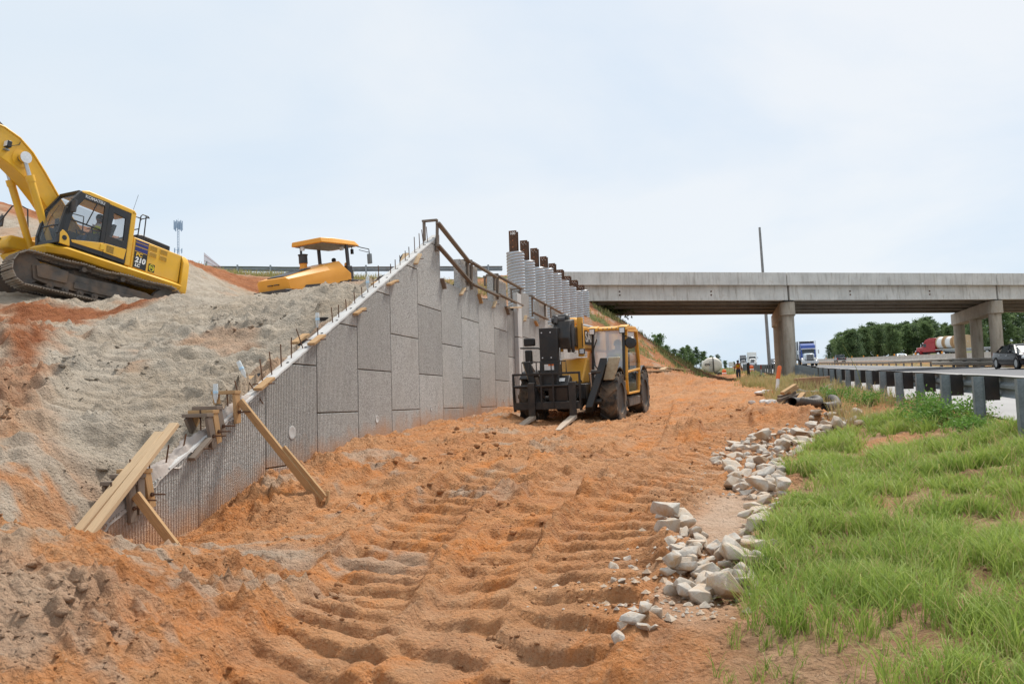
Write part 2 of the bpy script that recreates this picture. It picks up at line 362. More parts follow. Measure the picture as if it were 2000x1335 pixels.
def wood(name, col, dark=.55, objvar=.3):
    n = NT(name); v = n.coord('Object')
    g = n.noise(3.0, 6, .6, v, 1.2, (14, 14, 1.2)); k = n.noise(1.1, 3, .5, v)
    c = n.mix(n.rng(g, .3, .75), tuple(x * dark for x in col), col); c = n.mix(n.rng(k, .35, .75, 0, .4), c, tuple(x * .7 for x in col))
    c = n.mix(n.rng(n.rand(), 0, 1, 0, objvar), c, (col[0] * .55, col[1] * .55, col[2] * .58))
    return n.fin(c, .8, n.bump(g, .25, .004), 0, .2)

def ground_mat():
    n = NT('earth'); v = n.coord('Object')
    n1 = n.noise(.55, 6, .6, v); n2 = n.noise(2.6, 6, .62, v, .4); n3 = n.noise(17, 5, .65, v); n4 = n.noise(75, 3, .6, v)
    n5 = n.noise(1.2, 5, .6, v, .8, (1, 1.7, 1))
    m1 = n.N.new('ShaderNodeMapping'); m1.inputs['Rotation'].default_value = (0, 0, ANG + .35); n.L.new(v, m1.inputs[0])
    sk = n.noise(.9, 6, .62, m1.outputs[0], .5, (2.6, .55, 1)); sk2 = n.noise(2.3, 5, .6, m1.outputs[0], .6, (2.2, .6, 1))
    oc = n.mix(n.rng(n2, .30, .68), (.345, .138, .050), (.580, .268, .108))
    oc = n.mix(n.rng(n1, .40, .66, 0, .7), oc, (.580, .318, .165))
    oc = n.mix(n.rng(sk, .50, .68, 0, .9), oc, (.610, .222, .056))
    oc = n.mix(n.rng(sk, .42, .28, 0, .75), oc, (.300, .150, .068))
    oc = n.mix(n.rng(sk2, .58, .74, 0, .5), oc, (.56, .37, .22))
    oc = n.mix(n.rng(n3, .50, .74, 0, .45), oc, (.57, .36, .20))
    rc = n.mix(n.rng(n2, .35, .65), (.215, .066, .024), (.37, .138, .055))
    sc = n.mix(n.rng(n2, .3, .7), (.350, .302, .238), (.520, .462, .376)); sc = n.mix(n.rng(n1, .45, .68, 0, .45), sc, (.405, .315, .215)); sc = n.mix(n.rng(n5, .57, .72, 0, .5), sc, (.235, .200, .150))
    tc_ = n.mix(n.rng(n2, .3, .7), (.070, .105, .026), (.150, .170, .055)); tc_ = n.mix(n.rng(n1, .5, .7, 0, .6), tc_, (.28, .23, .09))
    gc = n.mix(n.rng(n2, .35, .65), (.300, .165, .085), (.470, .300, .175))
    c = n.mix(n.attr('red'), oc, rc); c = n.mix(n.attr('sand'), c, sc); c = n.mix(n.attr('grass'), c, gc); c = n.mix(n.attr('bare'), c, (.50, .25, .12))
    c = n.mix(n.attr('silt'), c, n.mix(n.rng(n2, .3, .7), (.50, .335, .225), (.60, .44, .32)))
    # tufted turf edge: noise breaks the border
    tf = n.rng(n.math('ADD', n.attr('turf'), n.rng(n.noise(1.6, 6, .7, v), .3, .7, -.35, .35)), .35, .65)
    c = n.mix(tf, c, tc_)
    c = n.mix(n.rng(n4, .30, .72, .0, .24), c, (.19, .085, .035)); c = n.mix(n.rng(n.noise(34, 4, .7, v), .62, .72, 0, .35), c, (.62, .50, .38))
    h = n.math('ADD', n.math('MULTIPLY', n3, 1.0), n.math('MULTIPLY', n4, .35))
    vr = n.rng(n.vor(26, v), .0, .5, 1, 0); h = n.math('ADD', h, n.math('MULTIPLY', vr, .40)); h = n.math('ADD', h, n.math('MULTIPLY', n.rng(n.vor(9, v), .0, .55, 1, 0), .30)); h = n.math('ADD', h, n.math('MULTIPLY', n.noise(40, 6, .75, v), .6))
    nr = n.bump(h, 1.0, .046)
    return n.fin(c, n.rng(n1, .3, .7, .8, .98), nr, 0, .2)

def wall_mat():
    n = NT('exposed_aggregate'); v = n.coord('Object')
    sep = n.N.new('ShaderNodeSeparateXYZ'); n.L.new(v, sep.inputs[0])
    wob = n.noise(5, 3, .5, v)
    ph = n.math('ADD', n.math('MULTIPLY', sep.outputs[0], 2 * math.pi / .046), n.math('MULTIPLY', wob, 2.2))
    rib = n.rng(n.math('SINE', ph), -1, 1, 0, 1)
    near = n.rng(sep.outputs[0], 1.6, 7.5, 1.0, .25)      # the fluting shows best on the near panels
    ag = n.vor(58, v, 'F1', 'Color'); sepc = n.N.new('ShaderNodeSeparateColor'); n.L.new(ag, sepc.inputs[0])
    agd = n.vor(58, v)
    big = n.noise(.9, 5, .6, v, .3); mid = n.noise(3.4, 6, .65, v, .2, (1, 1, .35))
    c = n.mix(n.rng(sepc.outputs[0], .1, .9), (.325, .315, .295), (.68, .668, .64))
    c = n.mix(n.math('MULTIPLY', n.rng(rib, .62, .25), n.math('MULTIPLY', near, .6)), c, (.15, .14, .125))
    c = n.mix(n.rng(big, .42, .68, 0, .45), c, (.46, .435, .395)); c = n.mix(n.rng(mid, .52, .72, 0, .38), c, (.58, .56, .53)); c = n.mix(n.rng(mid, .45, .30, 0, .35), c, (.22, .205, .185))
    c = n.mix(n.math('MULTIPLY', n.rng(n.rand(), 0, 1, 0, .55), 1), c, (.20, .195, .185))
    xx = sep.outputs[0]; z0 = n.math('ADD', n.math('ADD', n.rng(xx, 0, 3, -1.33, -.75), n.rng(xx, 3, 8, 0, .33)), n.rng(xx, 8, 14, 0, .24))
    up = n.math('ADD', n.math('SUBTRACT', sep.outputs[2], z0), n.rng(n.noise(1.6, 6, .65, v), .3, .7, -.22, .22))
    low = n.rng(up, .42, -.05, 0, .8)
    c = n.mix(low, c, (.48, .25, .12))
    h = n.math('ADD', n.math('MULTIPLY', rib, n.math('MULTIPLY', near, 1.0)), n.math('MULTIPLY', n.rng(agd, 0, .6, 1, 0), .45)); h = n.math('ADD', h, n.math('MULTIPLY', n.noise(40, 4, .6, v), .5))
    return n.fin(c, .9, n.bump(h, .8, .022), 0, .2)

def concrete(name, col=(.40, .385, .35), stain=.5, streak=True, board=0.):
    n = NT(name); v = n.coord('Object')
    a = n.noise(1.1, 6, .6, v); b = n.noise(5, 6, .65, v, .2, (1, 1, .12)); f = n.noise(45, 4, .6, v)
    c = n.mix(n.rng(a, .3, .7), tuple(x * .80 for x in col), tuple(min(1, x * 1.12) for x in col))
    if streak: c = n.mix(n.rng(b, .50, .72, 0, stain), c, (col[0] * .48, col[1] * .44, col[2] * .40))
    c = n.mix(n.rng(n.noise(2.2, 7, .7, v), .56, .70, 0, stain * .7), c, (col[0] * .62, col[1] * .54, col[2] * .44))
    c = n.mix(n.rng(f, .3, .75, 0, .25), c, tuple(x * .6 for x in col))
    return n.fin(c, .88, n.bump(f, .35, .008), 0, .25)

def galv(name, col=(.36, .39, .41), rough=.45, metal=.6):
    n = NT(name); v = n.coord('Object')
    sp = n.vor(38, v, 'F1', 'Color'); s2 = n.N.new('ShaderNodeSeparateColor'); n.L.new(sp, s2.inputs[0])
    c = n.mix(n.rng(s2.outputs[0], 0, 1, .0, 1), tuple(x * .85 for x in col), tuple(x * 1.1 for x in col))
    c = n.mix(n.rng(n.noise(2.4, 6, .65, v), .45, .75, 0, .6), c, (col[0] * .55, col[1] * .52, col[2] * .47))
    return n.fin(c, n.rng(n.noise(8, 3, .5, v), .3, .7, rough - .1, rough + .15), None, metal, .5)

def rust(name):
    n = NT(name); v = n.coord('Object'); a = n.noise(3, 7, .65, v); b = n.noise(14, 5, .6, v)
    c = n.mix(n.rng(a, .35, .65), (.062, .040, .032), (.155, .078, .042)); c = n.mix(n.rng(b, .5, .75, 0, .6), c, (.26, .12, .05))
    return n.fin(c, .85, n.bump(b, .3, .006), 0, .3)
def leafmat(name, cols, objvar=True):
    n = NT(name); a = n.attr('tint')
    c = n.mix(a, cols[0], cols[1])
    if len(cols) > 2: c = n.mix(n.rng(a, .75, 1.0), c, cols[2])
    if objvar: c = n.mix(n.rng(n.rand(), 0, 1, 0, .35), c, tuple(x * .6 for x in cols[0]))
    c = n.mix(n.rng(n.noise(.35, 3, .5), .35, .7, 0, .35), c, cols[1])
    n.b.inputs['Subsurface Weight'].default_value = 0
    m = n.fin(c, .6, None, 0, .25)
    tr = n.N.new('ShaderNodeBsdfTranslucent'); n.L.new(c, tr.inputs[0]); ad = n.N.new('ShaderNodeMixShader'); ad.inputs[0].default_value = .42
    n.L.new(n.b.outputs[0], ad.inputs[1]); n.L.new(tr.outputs[0], ad.inputs[2]); n.L.new(ad.outputs[0], n.N['Material Output'].inputs[0])
    return m
M = {}
M['earth'] = ground_mat(); M['wall'] = wall_mat()
M['concrete'] = concrete('concrete', (.42, .41, .38), .5)
M['bridge'] = concrete('bridge_concrete', (.68, .67, .63), .8); M['bridge_shaded'] = concrete('shaded_bridge_concrete', (.30, .265, .225), .5)  # parts under the deck: darker concrete copy with the shade put into its colour
M['pier'] = concrete('pier_concrete', (.47, .42, .345), .85)
M['coping'] = concrete('cast_concrete', (.56, .55, .53), .25, False); M['grout'] = concrete('spilled_grout', (.43, .375, .335), .5, False)
M['galv'] = galv('galvanised_steel'); M['galv_dull'] = galv('weathered_galvanised_steel', (.235, .27, .285), .6, .15); M['galv_bright'] = galv('bright_galvanised_steel', (.50, .53, .54), .42, .55)
M['rust'] = rust('rusty_steel')
M['wood_new'] = wood('fresh_lumber', (.60, .375, .185)); M['wood_old'] = wood('weathered_lumber', (.27, .215, .17), .6, .35); M['wood_pale'] = wood('pale_lumber', (.64, .46, .28), .75, .15)
YEL = srgb(244, 182, 40)
M['ex_yellow'] = pmat('excavator_yellow', (.78, .43, .024), .40, 0, .08, 1.5, .30, (.50, .31, .14), 2.6)
M['tele_yellow'] = pmat('ochre_yellow_paint', (.72, .345, .036), .40, 0, .06, 2, .16, (.42, .25, .12), 3)
M['roll_yellow'] = pmat('roller_yellow', (.83, .36, .035), .4, 0, .05, 2, .12, (.6, .36, .16), 2)
M['black'] = pmat('black_paint', (.013, .013, .014), .38, 0, .2, 3, .16, (.13, .085, .05), 3.5)
M['black_dusty'] = pmat('dusty_black_steel', (.018, .0175, .0175), .5, 0, .3, 3, .26, (.19, .125, .075), 4)
M['dark_plastic'] = pmat('dark_grey_plastic', (.038, .038, .042), .5, 0, .2, 4, .2, (.2, .14, .09), 3)
M['rubber'] = pmat('tyre_rubber', (.032, .029, .026), .85, 0, .3, 4, .75, (.255, .165, .095), 3.2, .2, 60)
M['car_rubber'] = pmat('car_tyre_rubber', (.018, .018, .018), .8)
M['mud_steel'] = pmat('muddy_steel', (.085, .075, .066), .7, 0, .35, 4, .6, (.25, .155, .09), 2.2, .3, 50)
M['track_steel'] = pmat('worn_track_steel', (.33, .28, .225), .6, .25, .35, 5, .55, (.23, .13, .07), 2.5, .3, 50)
M['chrome'] = pmat('chrome', (.75, .75, .76), .15, 1., .04); M['rod'] = pmat('hydraulic_rod', (.55, .53, .52), .28, .9, .1)
M['glass'] = glass('cab_glass', (.16, .185, .20), .30); M['glass_dark'] = glass('tinted_glass', (.03, .036, .04), .62); M['car_glass'] = glass('car_glass', (.03, .04, .045), .85, .18)
M['film'] = glass('plastic_film_windscreen', (.66, .69, .72), .60, .12)
M['lens'] = pmat('lamp_lens', (.72, .74, .76), .15, 0, .1, 20, 0); M['white'] = pmat('white_paint', (.78, .78, .76), .4, 0, .04, 2, .1, (.5, .4, .3), 2)
M['offwhite'] = pmat('offwhite_plastic', (.70, .67, .58), .5, 0, .08, 1.2, .2, (.45, .33, .22), 1.5)
M['navy'] = pmat('navy_decal', (.022, .026, .16), .4); M['decal_black'] = pmat('black_decal', (.014, .014, .014), .45); M['decal_white'] = pmat('white_decal', (.82, .82, .80), .5); M['decal_yellow'] = pmat('yellow_decal', (.80, .48, .03), .5); M['decal_red'] = pmat('red_orange_decal', (.55, .06, .02), .5); M['decal_lemon'] = pmat('lemon_decal', (.85, .75, .04), .5)
M['orange'] = pmat('safety_orange_plastic', (.84, .145, .02), .55, 0, .08, 2, .12); M['amber'] = pmat('amber_lens', (.85, .33, .02), .3); M['red_lens'] = pmat('red_lens', (.5, .02, .015), .3)
M['black_pipe'] = pmat('black_polyethylene', (.038, .037, .037), .55, 0, .25, 2, .55, (.20, .15, .105), 2.5)
M['fabric_black'] = pmat('black_filter_fabric', (.016, .016, .017), .8, 0, .3, 8, .1)
M['hivis'] = pmat('hi_vis_yellow', (.72, .80, .03), .7, 0, .06, 8); M['hivis_orange'] = pmat('hi_vis_orange_tape', (.85, .22, .02), .6); M['jeans'] = pmat('blue_denim', (.035, .06, .12), .85, 0, .25, 14); M['shirt'] = pmat('white_shirt', (.72, .72, .70), .8, 0, .06, 8); M['skin'] = pmat('skin', (.16, .085, .055), .55, 0, .08, 10); M['skin_light'] = pmat('light_skin', (.42, .22, .15), .55, 0, .08, 10); M['hair'] = pmat('dark_hair', (.012, .010, .009), .7); M['boot'] = pmat('work_boot', (.085, .055, .035), .8, 0, .2, 10)
M['seat'] = pmat('black_seat', (.02, .02, .021), .75)
M['asphalt'] = None
M['brown_post'] = wood('dark_post', (.075, .058, .045), .6, .1)
M['pole'] = galv('grey_pole', (.26, .265, .265), .6, .25)
def asphalt(name, col):
    n = NT(name); v = n.coord('Object'); f = n.noise(55, 4, .7, v); w = n.noise(.5, 5, .6, v, 0, (1, .08, 1))
    c = n.mix(n.rng(w, .35, .65), tuple(x * .86 for x in col), tuple(x * 1.1 for x in col)); c = n.mix(n.rng(f, .3, .7, 0, .4), c, tuple(x * .6 for x in col))
    c = n.mix(n.rng(n.noise(1.7, 7, .75, v), .6, .72, 0, .4), c, tuple(x * .5 for x in col))
    return n.fin(c, .9, n.bump(f, .3, .006), 0, .2)
M['road'] = asphalt('worn_pale_pavement', (.37, .36, .35)); M['lane'] = asphalt('dark_asphalt', (.20, .20, .205)); M['line'] = pmat('road_paint', (.72, .72, .70), .7, 0, .1, 3, .2, (.3, .3, .29), 5)

# ------------------------------------------------------------------ mesh builder
class MB:
    def __init__(s, X=None): s.v = []; s.f = []; s.X = X
    def add(s, vs, fs):
        o = len(s.v)
        s.v += [tuple(s.X @ Vector(v)) if s.X is not None else tuple(v) for v in vs]
        s.f += [tuple(i + o for i in f) for f in fs]; return s
    def box(s, c, d, rot=None):
        x, y, z = d[0] / 2, d[1] / 2, d[2] / 2
        vs = [Vector((i * x, j * y, k * z)) for i in (-1, 1) for j in (-1, 1) for k in (-1, 1)]
        if rot is not None:
            Rm = rot if isinstance(rot, Matrix) else Euler(rot).to_matrix()
            vs = [Rm @ v for v in vs]
        vs = [v + Vector(c) for v in vs]
        return s.add(vs, [(0, 1, 3, 2), (4, 6, 7, 5), (0, 4, 5, 1), (2, 3, 7, 6), (0, 2, 6, 4), (1, 5, 7, 3)])
    def bb(s, a, b): return s.box([(p + q) / 2 for p, q in zip(a, b)], [abs(q - p) for p, q in zip(a, b)])
    def beam(s, a, b, w, h, up=(0, 0, 1)):
        a = Vector(a); b = Vector(b); d = b - a; L = d.length; z = d.normalized(); u = Vector(up)
        if abs(z.dot(u)) > .98: u = Vector((1, 0, 0))
        x = u.cross(z).normalized(); y = z.cross(x)
        return s.box((a + b) / 2, (w, h, L), Matrix((x, y, z)).transposed())
    def tube(s, pts, r, n=8, cap=True):
        pts = [Vector(p) for p in pts]; vs = []; fs = []; prev = None
        for i, p in enumerate(pts):
            t = (pts[min(i + 1, len(pts) - 1)] - pts[max(i - 1, 0)]).normalized()
            if prev is None:
                u = Vector((0, 0, 1)) if abs(t.z) < .9 else Vector((1, 0, 0)); x = u.cross(t).normalized()
            else: x = (prev - t * prev.dot(t)).normalized()
            prev = x; y = t.cross(x); rr = r[i] if isinstance(r, (list, tuple)) else r
            vs += [p + (x * math.cos(2 * math.pi * k / n) + y * math.sin(2 * math.pi * k / n)) * rr for k in range(n)]
        for i in range(len(pts) - 1):
            for k in range(n):
                a = i * n + k; b = i * n + (k + 1) % n; fs.append((a, b, b + n, a + n))
        if cap: fs.append(tuple(range(n - 1, -1, -1))); fs.append(tuple((len(pts) - 1) * n + k for k in range(n)))
        return s.add(vs, fs)
    def cyl(s, a, b, r, n=16, r2=None): return s.tube([a, b], [r, r if r2 is None else r2], n)
    def lathe(s, prof, o, ax, n=24, close=False):
        """prof: (radius, along) pairs about axis ax from o"""
        ax = Vector(ax).normalized(); o = Vector(o); u = Vector((0, 0, 1)) if abs(ax.z) < .9 else Vector((1, 0, 0)); x = u.cross(ax).normalized(); y = ax.cross(x); vs = []; fs = []
        for r, h in prof: vs += [o + ax * h + (x * math.cos(2 * math.pi * k / n) + y * math.sin(2 * math.pi * k / n)) * r for k in range(n)]
        m = len(prof)
        for i in range(m - 1 + (1 if close else 0)):
            for k in range(n): a = i * n + k; b = i * n + (k + 1) % n; c = ((i + 1) % m) * n; fs.append((a, b, c + (k + 1) % n, c + k))
        if not close: fs.append(tuple(range(n - 1, -1, -1))); fs.append(tuple((m - 1) * n + k for k in range(n)))
        return s.add(vs, fs)
    def prism(s, poly, fn, a, b):
        """poly 2-D; fn(u, v, w) -> xyz; extruded from w=a to w=b"""
        n = len(poly); vs = [fn(u, v, a) for u, v in poly] + [fn(u, v, b) for u, v in poly]
        fs = [tuple(range(n)), tuple(range(2 * n - 1, n - 1, -1))] + [(i, i + n, (i + 1) % n + n, (i + 1) % n) for i in range(n)]
        return s.add(vs, fs)
    def px(s, poly, y0, y1): return s.prism(poly, lambda u, v, w: (u, w, v), y0, y1)      # side profile (x, z), width along y
    def py(s, poly, x0, x1): return s.prism(poly, lambda u, v, w: (w, u, v), x0, x1)      # front profile (y, z), length along x
    def pz(s, poly, z0, z1): return s.prism(poly, lambda u, v, w: (u, v, w), z0, z1)      # plan (x, y)
    def loft(s, rings, cap=True):
        n = len(rings[0]); vs = [p for r in rings for p in r]; fs = []
        for i in range(len(rings) - 1):
            for k in range(n): a = i * n + k; b = i * n + (k + 1) % n; fs.append((a, b, b + n, a + n))
        if cap: fs += [tuple(range(n - 1, -1, -1)), tuple((len(rings) - 1) * n + k for k in range(n))]
        return s.add(vs, fs)
    def quad(s, a, b, c, d): return s.add([a, b, c, d], [(0, 1, 2, 3)])
    def build(s, name, m, parent=None, bevel=0., smooth=True, ang=35, seg=2, fixn=True):
        me = bpy.data.meshes.new(name); me.from_pydata(s.v, [], s.f); me.update()
        if fixn:
            b = bmesh.new(); b.from_mesh(me); bmesh.ops.recalc_face_normals(b, faces=b.faces); b.to_mesh(me); b.free()
        o = bpy.data.objects.new(name, me); C.objects.link(o)
        if m is not None: me.materials.append(m)
        if smooth:
            for p in me.polygons: p.use_smooth = True
            me.set_sharp_from_angle(angle=R(ang))
        if bevel:
            bv = o.modifiers.new('bevel', 'BEVEL'); bv.width = bevel; bv.segments = seg; bv.limit_method = 'ANGLE'; bv.angle_limit = R(40)
        if parent is not None: o.parent = parent
        return o
def tag(o, label=None, cat=None, group=None, kind=None):
    for k, v in (('label', label), ('category', cat), ('group', group), ('kind', kind)):
        if v: o[k] = v
    return o
def thing(name, label, cat, loc=(0, 0, 0), rot=(0, 0, 0), group=None):
    o = bpy.data.objects.new(name, None); C.objects.link(o); o.location = loc; o.rotation_euler = rot; o.empty_display_size = .2
    return tag(o, label, cat, group)
def copy_tree(o, parent=None):
    c = o.copy(); C.objects.link(c); c.parent = parent
    for ch in list(o.children): copy_tree(ch, c)
    return c
def text_mesh(name, txt, size, m, mw, parent=None, ext=.004, bold=.0, sx=1., shear=0.):
    cu = bpy.data.curves.new(name, 'FONT'); cu.body = txt; cu.size = size; cu.extrude = ext; cu.offset = bold; cu.align_x = 'CENTER'; cu.align_y = 'CENTER'; cu.shear = shear
    t = bpy.data.objects.new(name + '_curve', cu); C.objects.link(t)
    dg = bpy.context.evaluated_depsgraph_get(); me = bpy.data.meshes.new_from_object(t.evaluated_get(dg)); bpy.data.objects.remove(t)
    o = bpy.data.objects.new(name, me); C.objects.link(o); me.materials.clear(); me.materials.append(m)
    o.matrix_world = Matrix(mw) @ Matrix.Diagonal((sx, 1, 1, 1))
    if parent is not None: o.parent = parent
    return o
def basis(o, x, y, z): return Matrix(((x[0], y[0], z[0], o[0]), (x[1], y[1], z[1], o[1]), (x[2], y[2], z[2], o[2]), (0, 0, 0, 1)))

# ------------------------------------------------------------------ terrain sheets
def build_terrain():
    ss = [2.2]
    while ss[-1] < 420:
        s = ss[-1]; ss.append(s + ((.0030 * s + .003 if s < 16 else .0042 * s) if s < 40 else .0085 * s))
    def grow(a, step, lim, k):
        o = []; x = a
        while abs(x) < abs(lim): x += step; step *= k; o.append(x)
        return o
    tw = [TW - .16, TW - .05]
    mid = list(np.arange(TW + .0, 4.7, .030)); l1 = list(np.arange(TW - .22, -21, -.045))
    tt = sorted(set(l1 + grow(l1[-1], -.06, 75, 1.06)) | set(tw) | set(mid) | set(grow(mid[-1], .08, 130, 1.07)))
    ss = np.array(ss); tt = np.array(tt); S_, T_ = np.meshgrid(ss, tt, indexing='ij')
    X = S_ * UX + T_ * UY; Y = S_ * UY - T_ * UX
    Z = H(X, Y); d, masks = detail(X, Y); Z = Z + d
    ns, nt = S_.shape
    # keep the sheet tucked under the camera's feet
    co = np.stack([X, Y, Z], -1).reshape(-1, 3)
    idx = np.arange(ns * nt).reshape(ns, nt)
    q = np.stack([idx[:-1, :-1], idx[1:, :-1], idx[1:, 1:], idx[:-1, 1:]], -1).reshape(-1, 4)
    tc = .5 * (T_[:-1, :-1] + T_[:-1, 1:]).reshape(-1); sc_ = S_[:-1, :-1].reshape(-1)
    isemb = (tc < TW - .1)
    for name, sel in (('embankment', isemb), ('ground', ~isemb)):
        f = q[sel]; used, inv = np.unique(f.ravel(), return_inverse=True)
        me = bpy.data.meshes.new(name); me.vertices.add(len(used)); me.vertices.foreach_set('co', co[used].ravel().astype(np.float32))
        me.loops.add(len(f) * 4); me.loops.foreach_set('vertex_index', inv.astype(np.int32)); me.polygons.add(len(f)); me.polygons.foreach_set('loop_start', np.arange(0, len(f) * 4, 4, dtype=np.int32))
        me.update(calc_edges=True)
        me.polygons.foreach_set('use_smooth', np.ones(len(f), bool))
        for k in ('sand', 'silt', 'grass', 'bare', 'red', 'turf'):
            a = me.attributes.new(k, 'FLOAT', 'POINT'); a.data.foreach_set('value', masks[k].reshape(-1)[used].astype(np.float32))
        me.materials.append(M['earth']); o = bpy.data.objects.new(name, me); C.objects.link(o); o['kind'] = 'structure'
build_terrain()
def build_clods():
    n = 20000
    s = np.exp(rng.uniform(np.log(3.2), np.log(26), n * 2)); t = rng.uniform(-12, 3.4, n * 2)
    x = s * UX + t * UY; y = s * UY - t * UX
    dens = sstep(-.05, .6, fbm(x * .8, y * .8, 3, 300)) * (1 - .8 * poly_mask(x, y, GRASS_POLY, .3)) * np.where((t < TW + .2) & (t > TW - .4) & (s > S_END), 0, 1)
    k = np.where(rng.random(n * 2) < dens)[0][:n]; x, y = x[k], y[k]; n = len(k)
    d, m = detail(x, y); z = H(x, y) + d
    r = .006 * np.exp(rng.exponential(.48, n)); r = np.minimum(r, .05) * np.clip(y / 6, .8, 2.2) ** .5
    ph = (1 + 5 ** .5) / 2
    iv = np.array([(-1, ph, 0), (1, ph, 0), (-1, -ph, 0), (1, -ph, 0), (0, -1, ph), (0, 1, ph), (0, -1, -ph), (0, 1, -ph), (ph, 0, -1), (ph, 0, 1), (-ph, 0, -1), (-ph, 0, 1)]) / 1.9
    fc = np.array([(0, 11, 5), (0, 5, 1), (0, 1, 7), (0, 7, 10), (0, 10, 11), (1, 5, 9), (5, 11, 4), (11, 10, 2), (10, 7, 6), (7, 1, 8), (3, 9, 4), (3, 4, 2), (3, 2, 6), (3, 6, 8), (3, 8, 9), (4, 9, 5), (2, 4, 11), (6, 2, 10), (8, 6, 7), (9, 8, 1)])
    a = rng.uniform(0, 6.28, n); ca, sa = np.cos(a), np.sin(a); jit = 1 + rng.uniform(-.5, .4, (n, 12, 1)); v = iv[None] * jit * r[:, None, None] * np.array([1, .85, .55])
    vx = v[..., 0] * ca[:, None] - v[..., 1] * sa[:, None] + x[:, None]; vy = v[..., 0] * sa[:, None] + v[..., 1] * ca[:, None] + y[:, None]; vz = v[..., 2] + (z + r * .18)[:, None]
    co = np.stack([vx, vy, vz], -1).reshape(-1, 3); f = (fc[None] + (np.arange(n) * 12)[:, None, None]).reshape(-1, 3)
    me = bpy.data.meshes.new('soil_clods'); me.vertices.add(len(co)); me.vertices.foreach_set('co', co.ravel().astype(np.float32)); me.loops.add(len(f) * 3); me.loops.foreach_set('vertex_index', f.ravel().astype(np.int32)); me.polygons.add(len(f)); me.polygons.foreach_set('loop_start', np.arange(0, len(f) * 3, 3, dtype=np.int32)); me.update(calc_edges=True)
    for q in ('sand', 'silt', 'grass', 'bare', 'red', 'turf'):
        at = me.attributes.new(q, 'FLOAT', 'POINT'); at.data.foreach_set('value', np.repeat(m[q], 12).astype(np.float32))
    me.materials.append(M['earth']); o = bpy.data.objects.new('soil_clods', me); C.objects.link(o); tag(o, 'crumbly clods of dry earth strewn over the churned road and slope', 'soil', None, 'stuff')
build_clods()
def strip(name, t0, t1, mat, dz, s0=-2, s1=420, n=120, kind='structure', parent=None):
    ss = np.concatenate([np.linspace(s0, 300, n), [s1]]); vs = []; fs = []
    for i, s in enumerate(ss):
        z = zroad(min(s, 300)) + dz; vs += [ST(s, t0, z), ST(s, t1, z)]
        if i: fs.append((2 * i - 2, 2 * i - 1, 2 * i + 1, 2 * i))
    o = MB().add(vs, fs).build(name, mat, None, 0, False, fixn=False)
    if kind: o['kind'] = kind
    return o
strip('highway', 4.25, 18.0, M['road'], .0)
strip('travel_lane', 12.4, 17.6, M['lane'], .006)
strip('far_highway', 28.5, 43.5, M['road'], .36)
strip('edge_line', 7.6, 7.75, M['line'], .009)
strip('edge_line', 17.0, 17.15, M['line'], .012)
def dashes():
    mb = MB()
    for k in range(26):
        s = 6 + k * 12.2
        if s < 300: mb.quad(ST(s, 11.4, zroad(s) + .008), ST(s + 3, 11.4, zroad(s + 3) + .008), ST(s + 3, 11.52, zroad(s + 3) + .008), ST(s, 11.52, zroad(s) + .008))
    o = mb.build('lane_markings', M['line'], None, 0, False); o['kind'] = 'structure'
dashes()
# ------------------------------------------------------------------ retaining wall
PW_N = 1.524
wall = thing('retaining_wall', 'tall grey precast panel retaining wall with a sloping wing, running beside the dirt road', 'retaining wall', ST(SW0, TW, 0), (0, 0, math.atan2(UY, UX)))
WALLM = Matrix.Translation(ST(SW0, TW, 0)) @ Matrix.Rotation(math.atan2(UY, UX), 4, 'Z'); WALLI = WALLM.inverted()
def wl(p): return WALLI @ Vector(p)      # world -> wall (x along, y back from the face, z up)
def wtop(x): return walltop(x + SW0)
def clip_top(poly):
    out = []
    for i in range(len(poly)):
        a, b = poly[i], poly[(i + 1) % len(poly)]; fa = wtop(a[0]) - a[1]; fb = wtop(b[0]) - b[1]
        if fa >= 0: out.append(a)
        if (fa > 0) != (fb > 0): k = fa / (fa - fb); out.append((a[0] + (b[0] - a[0]) * k, a[1] + (b[1] - a[1]) * k))
    return out
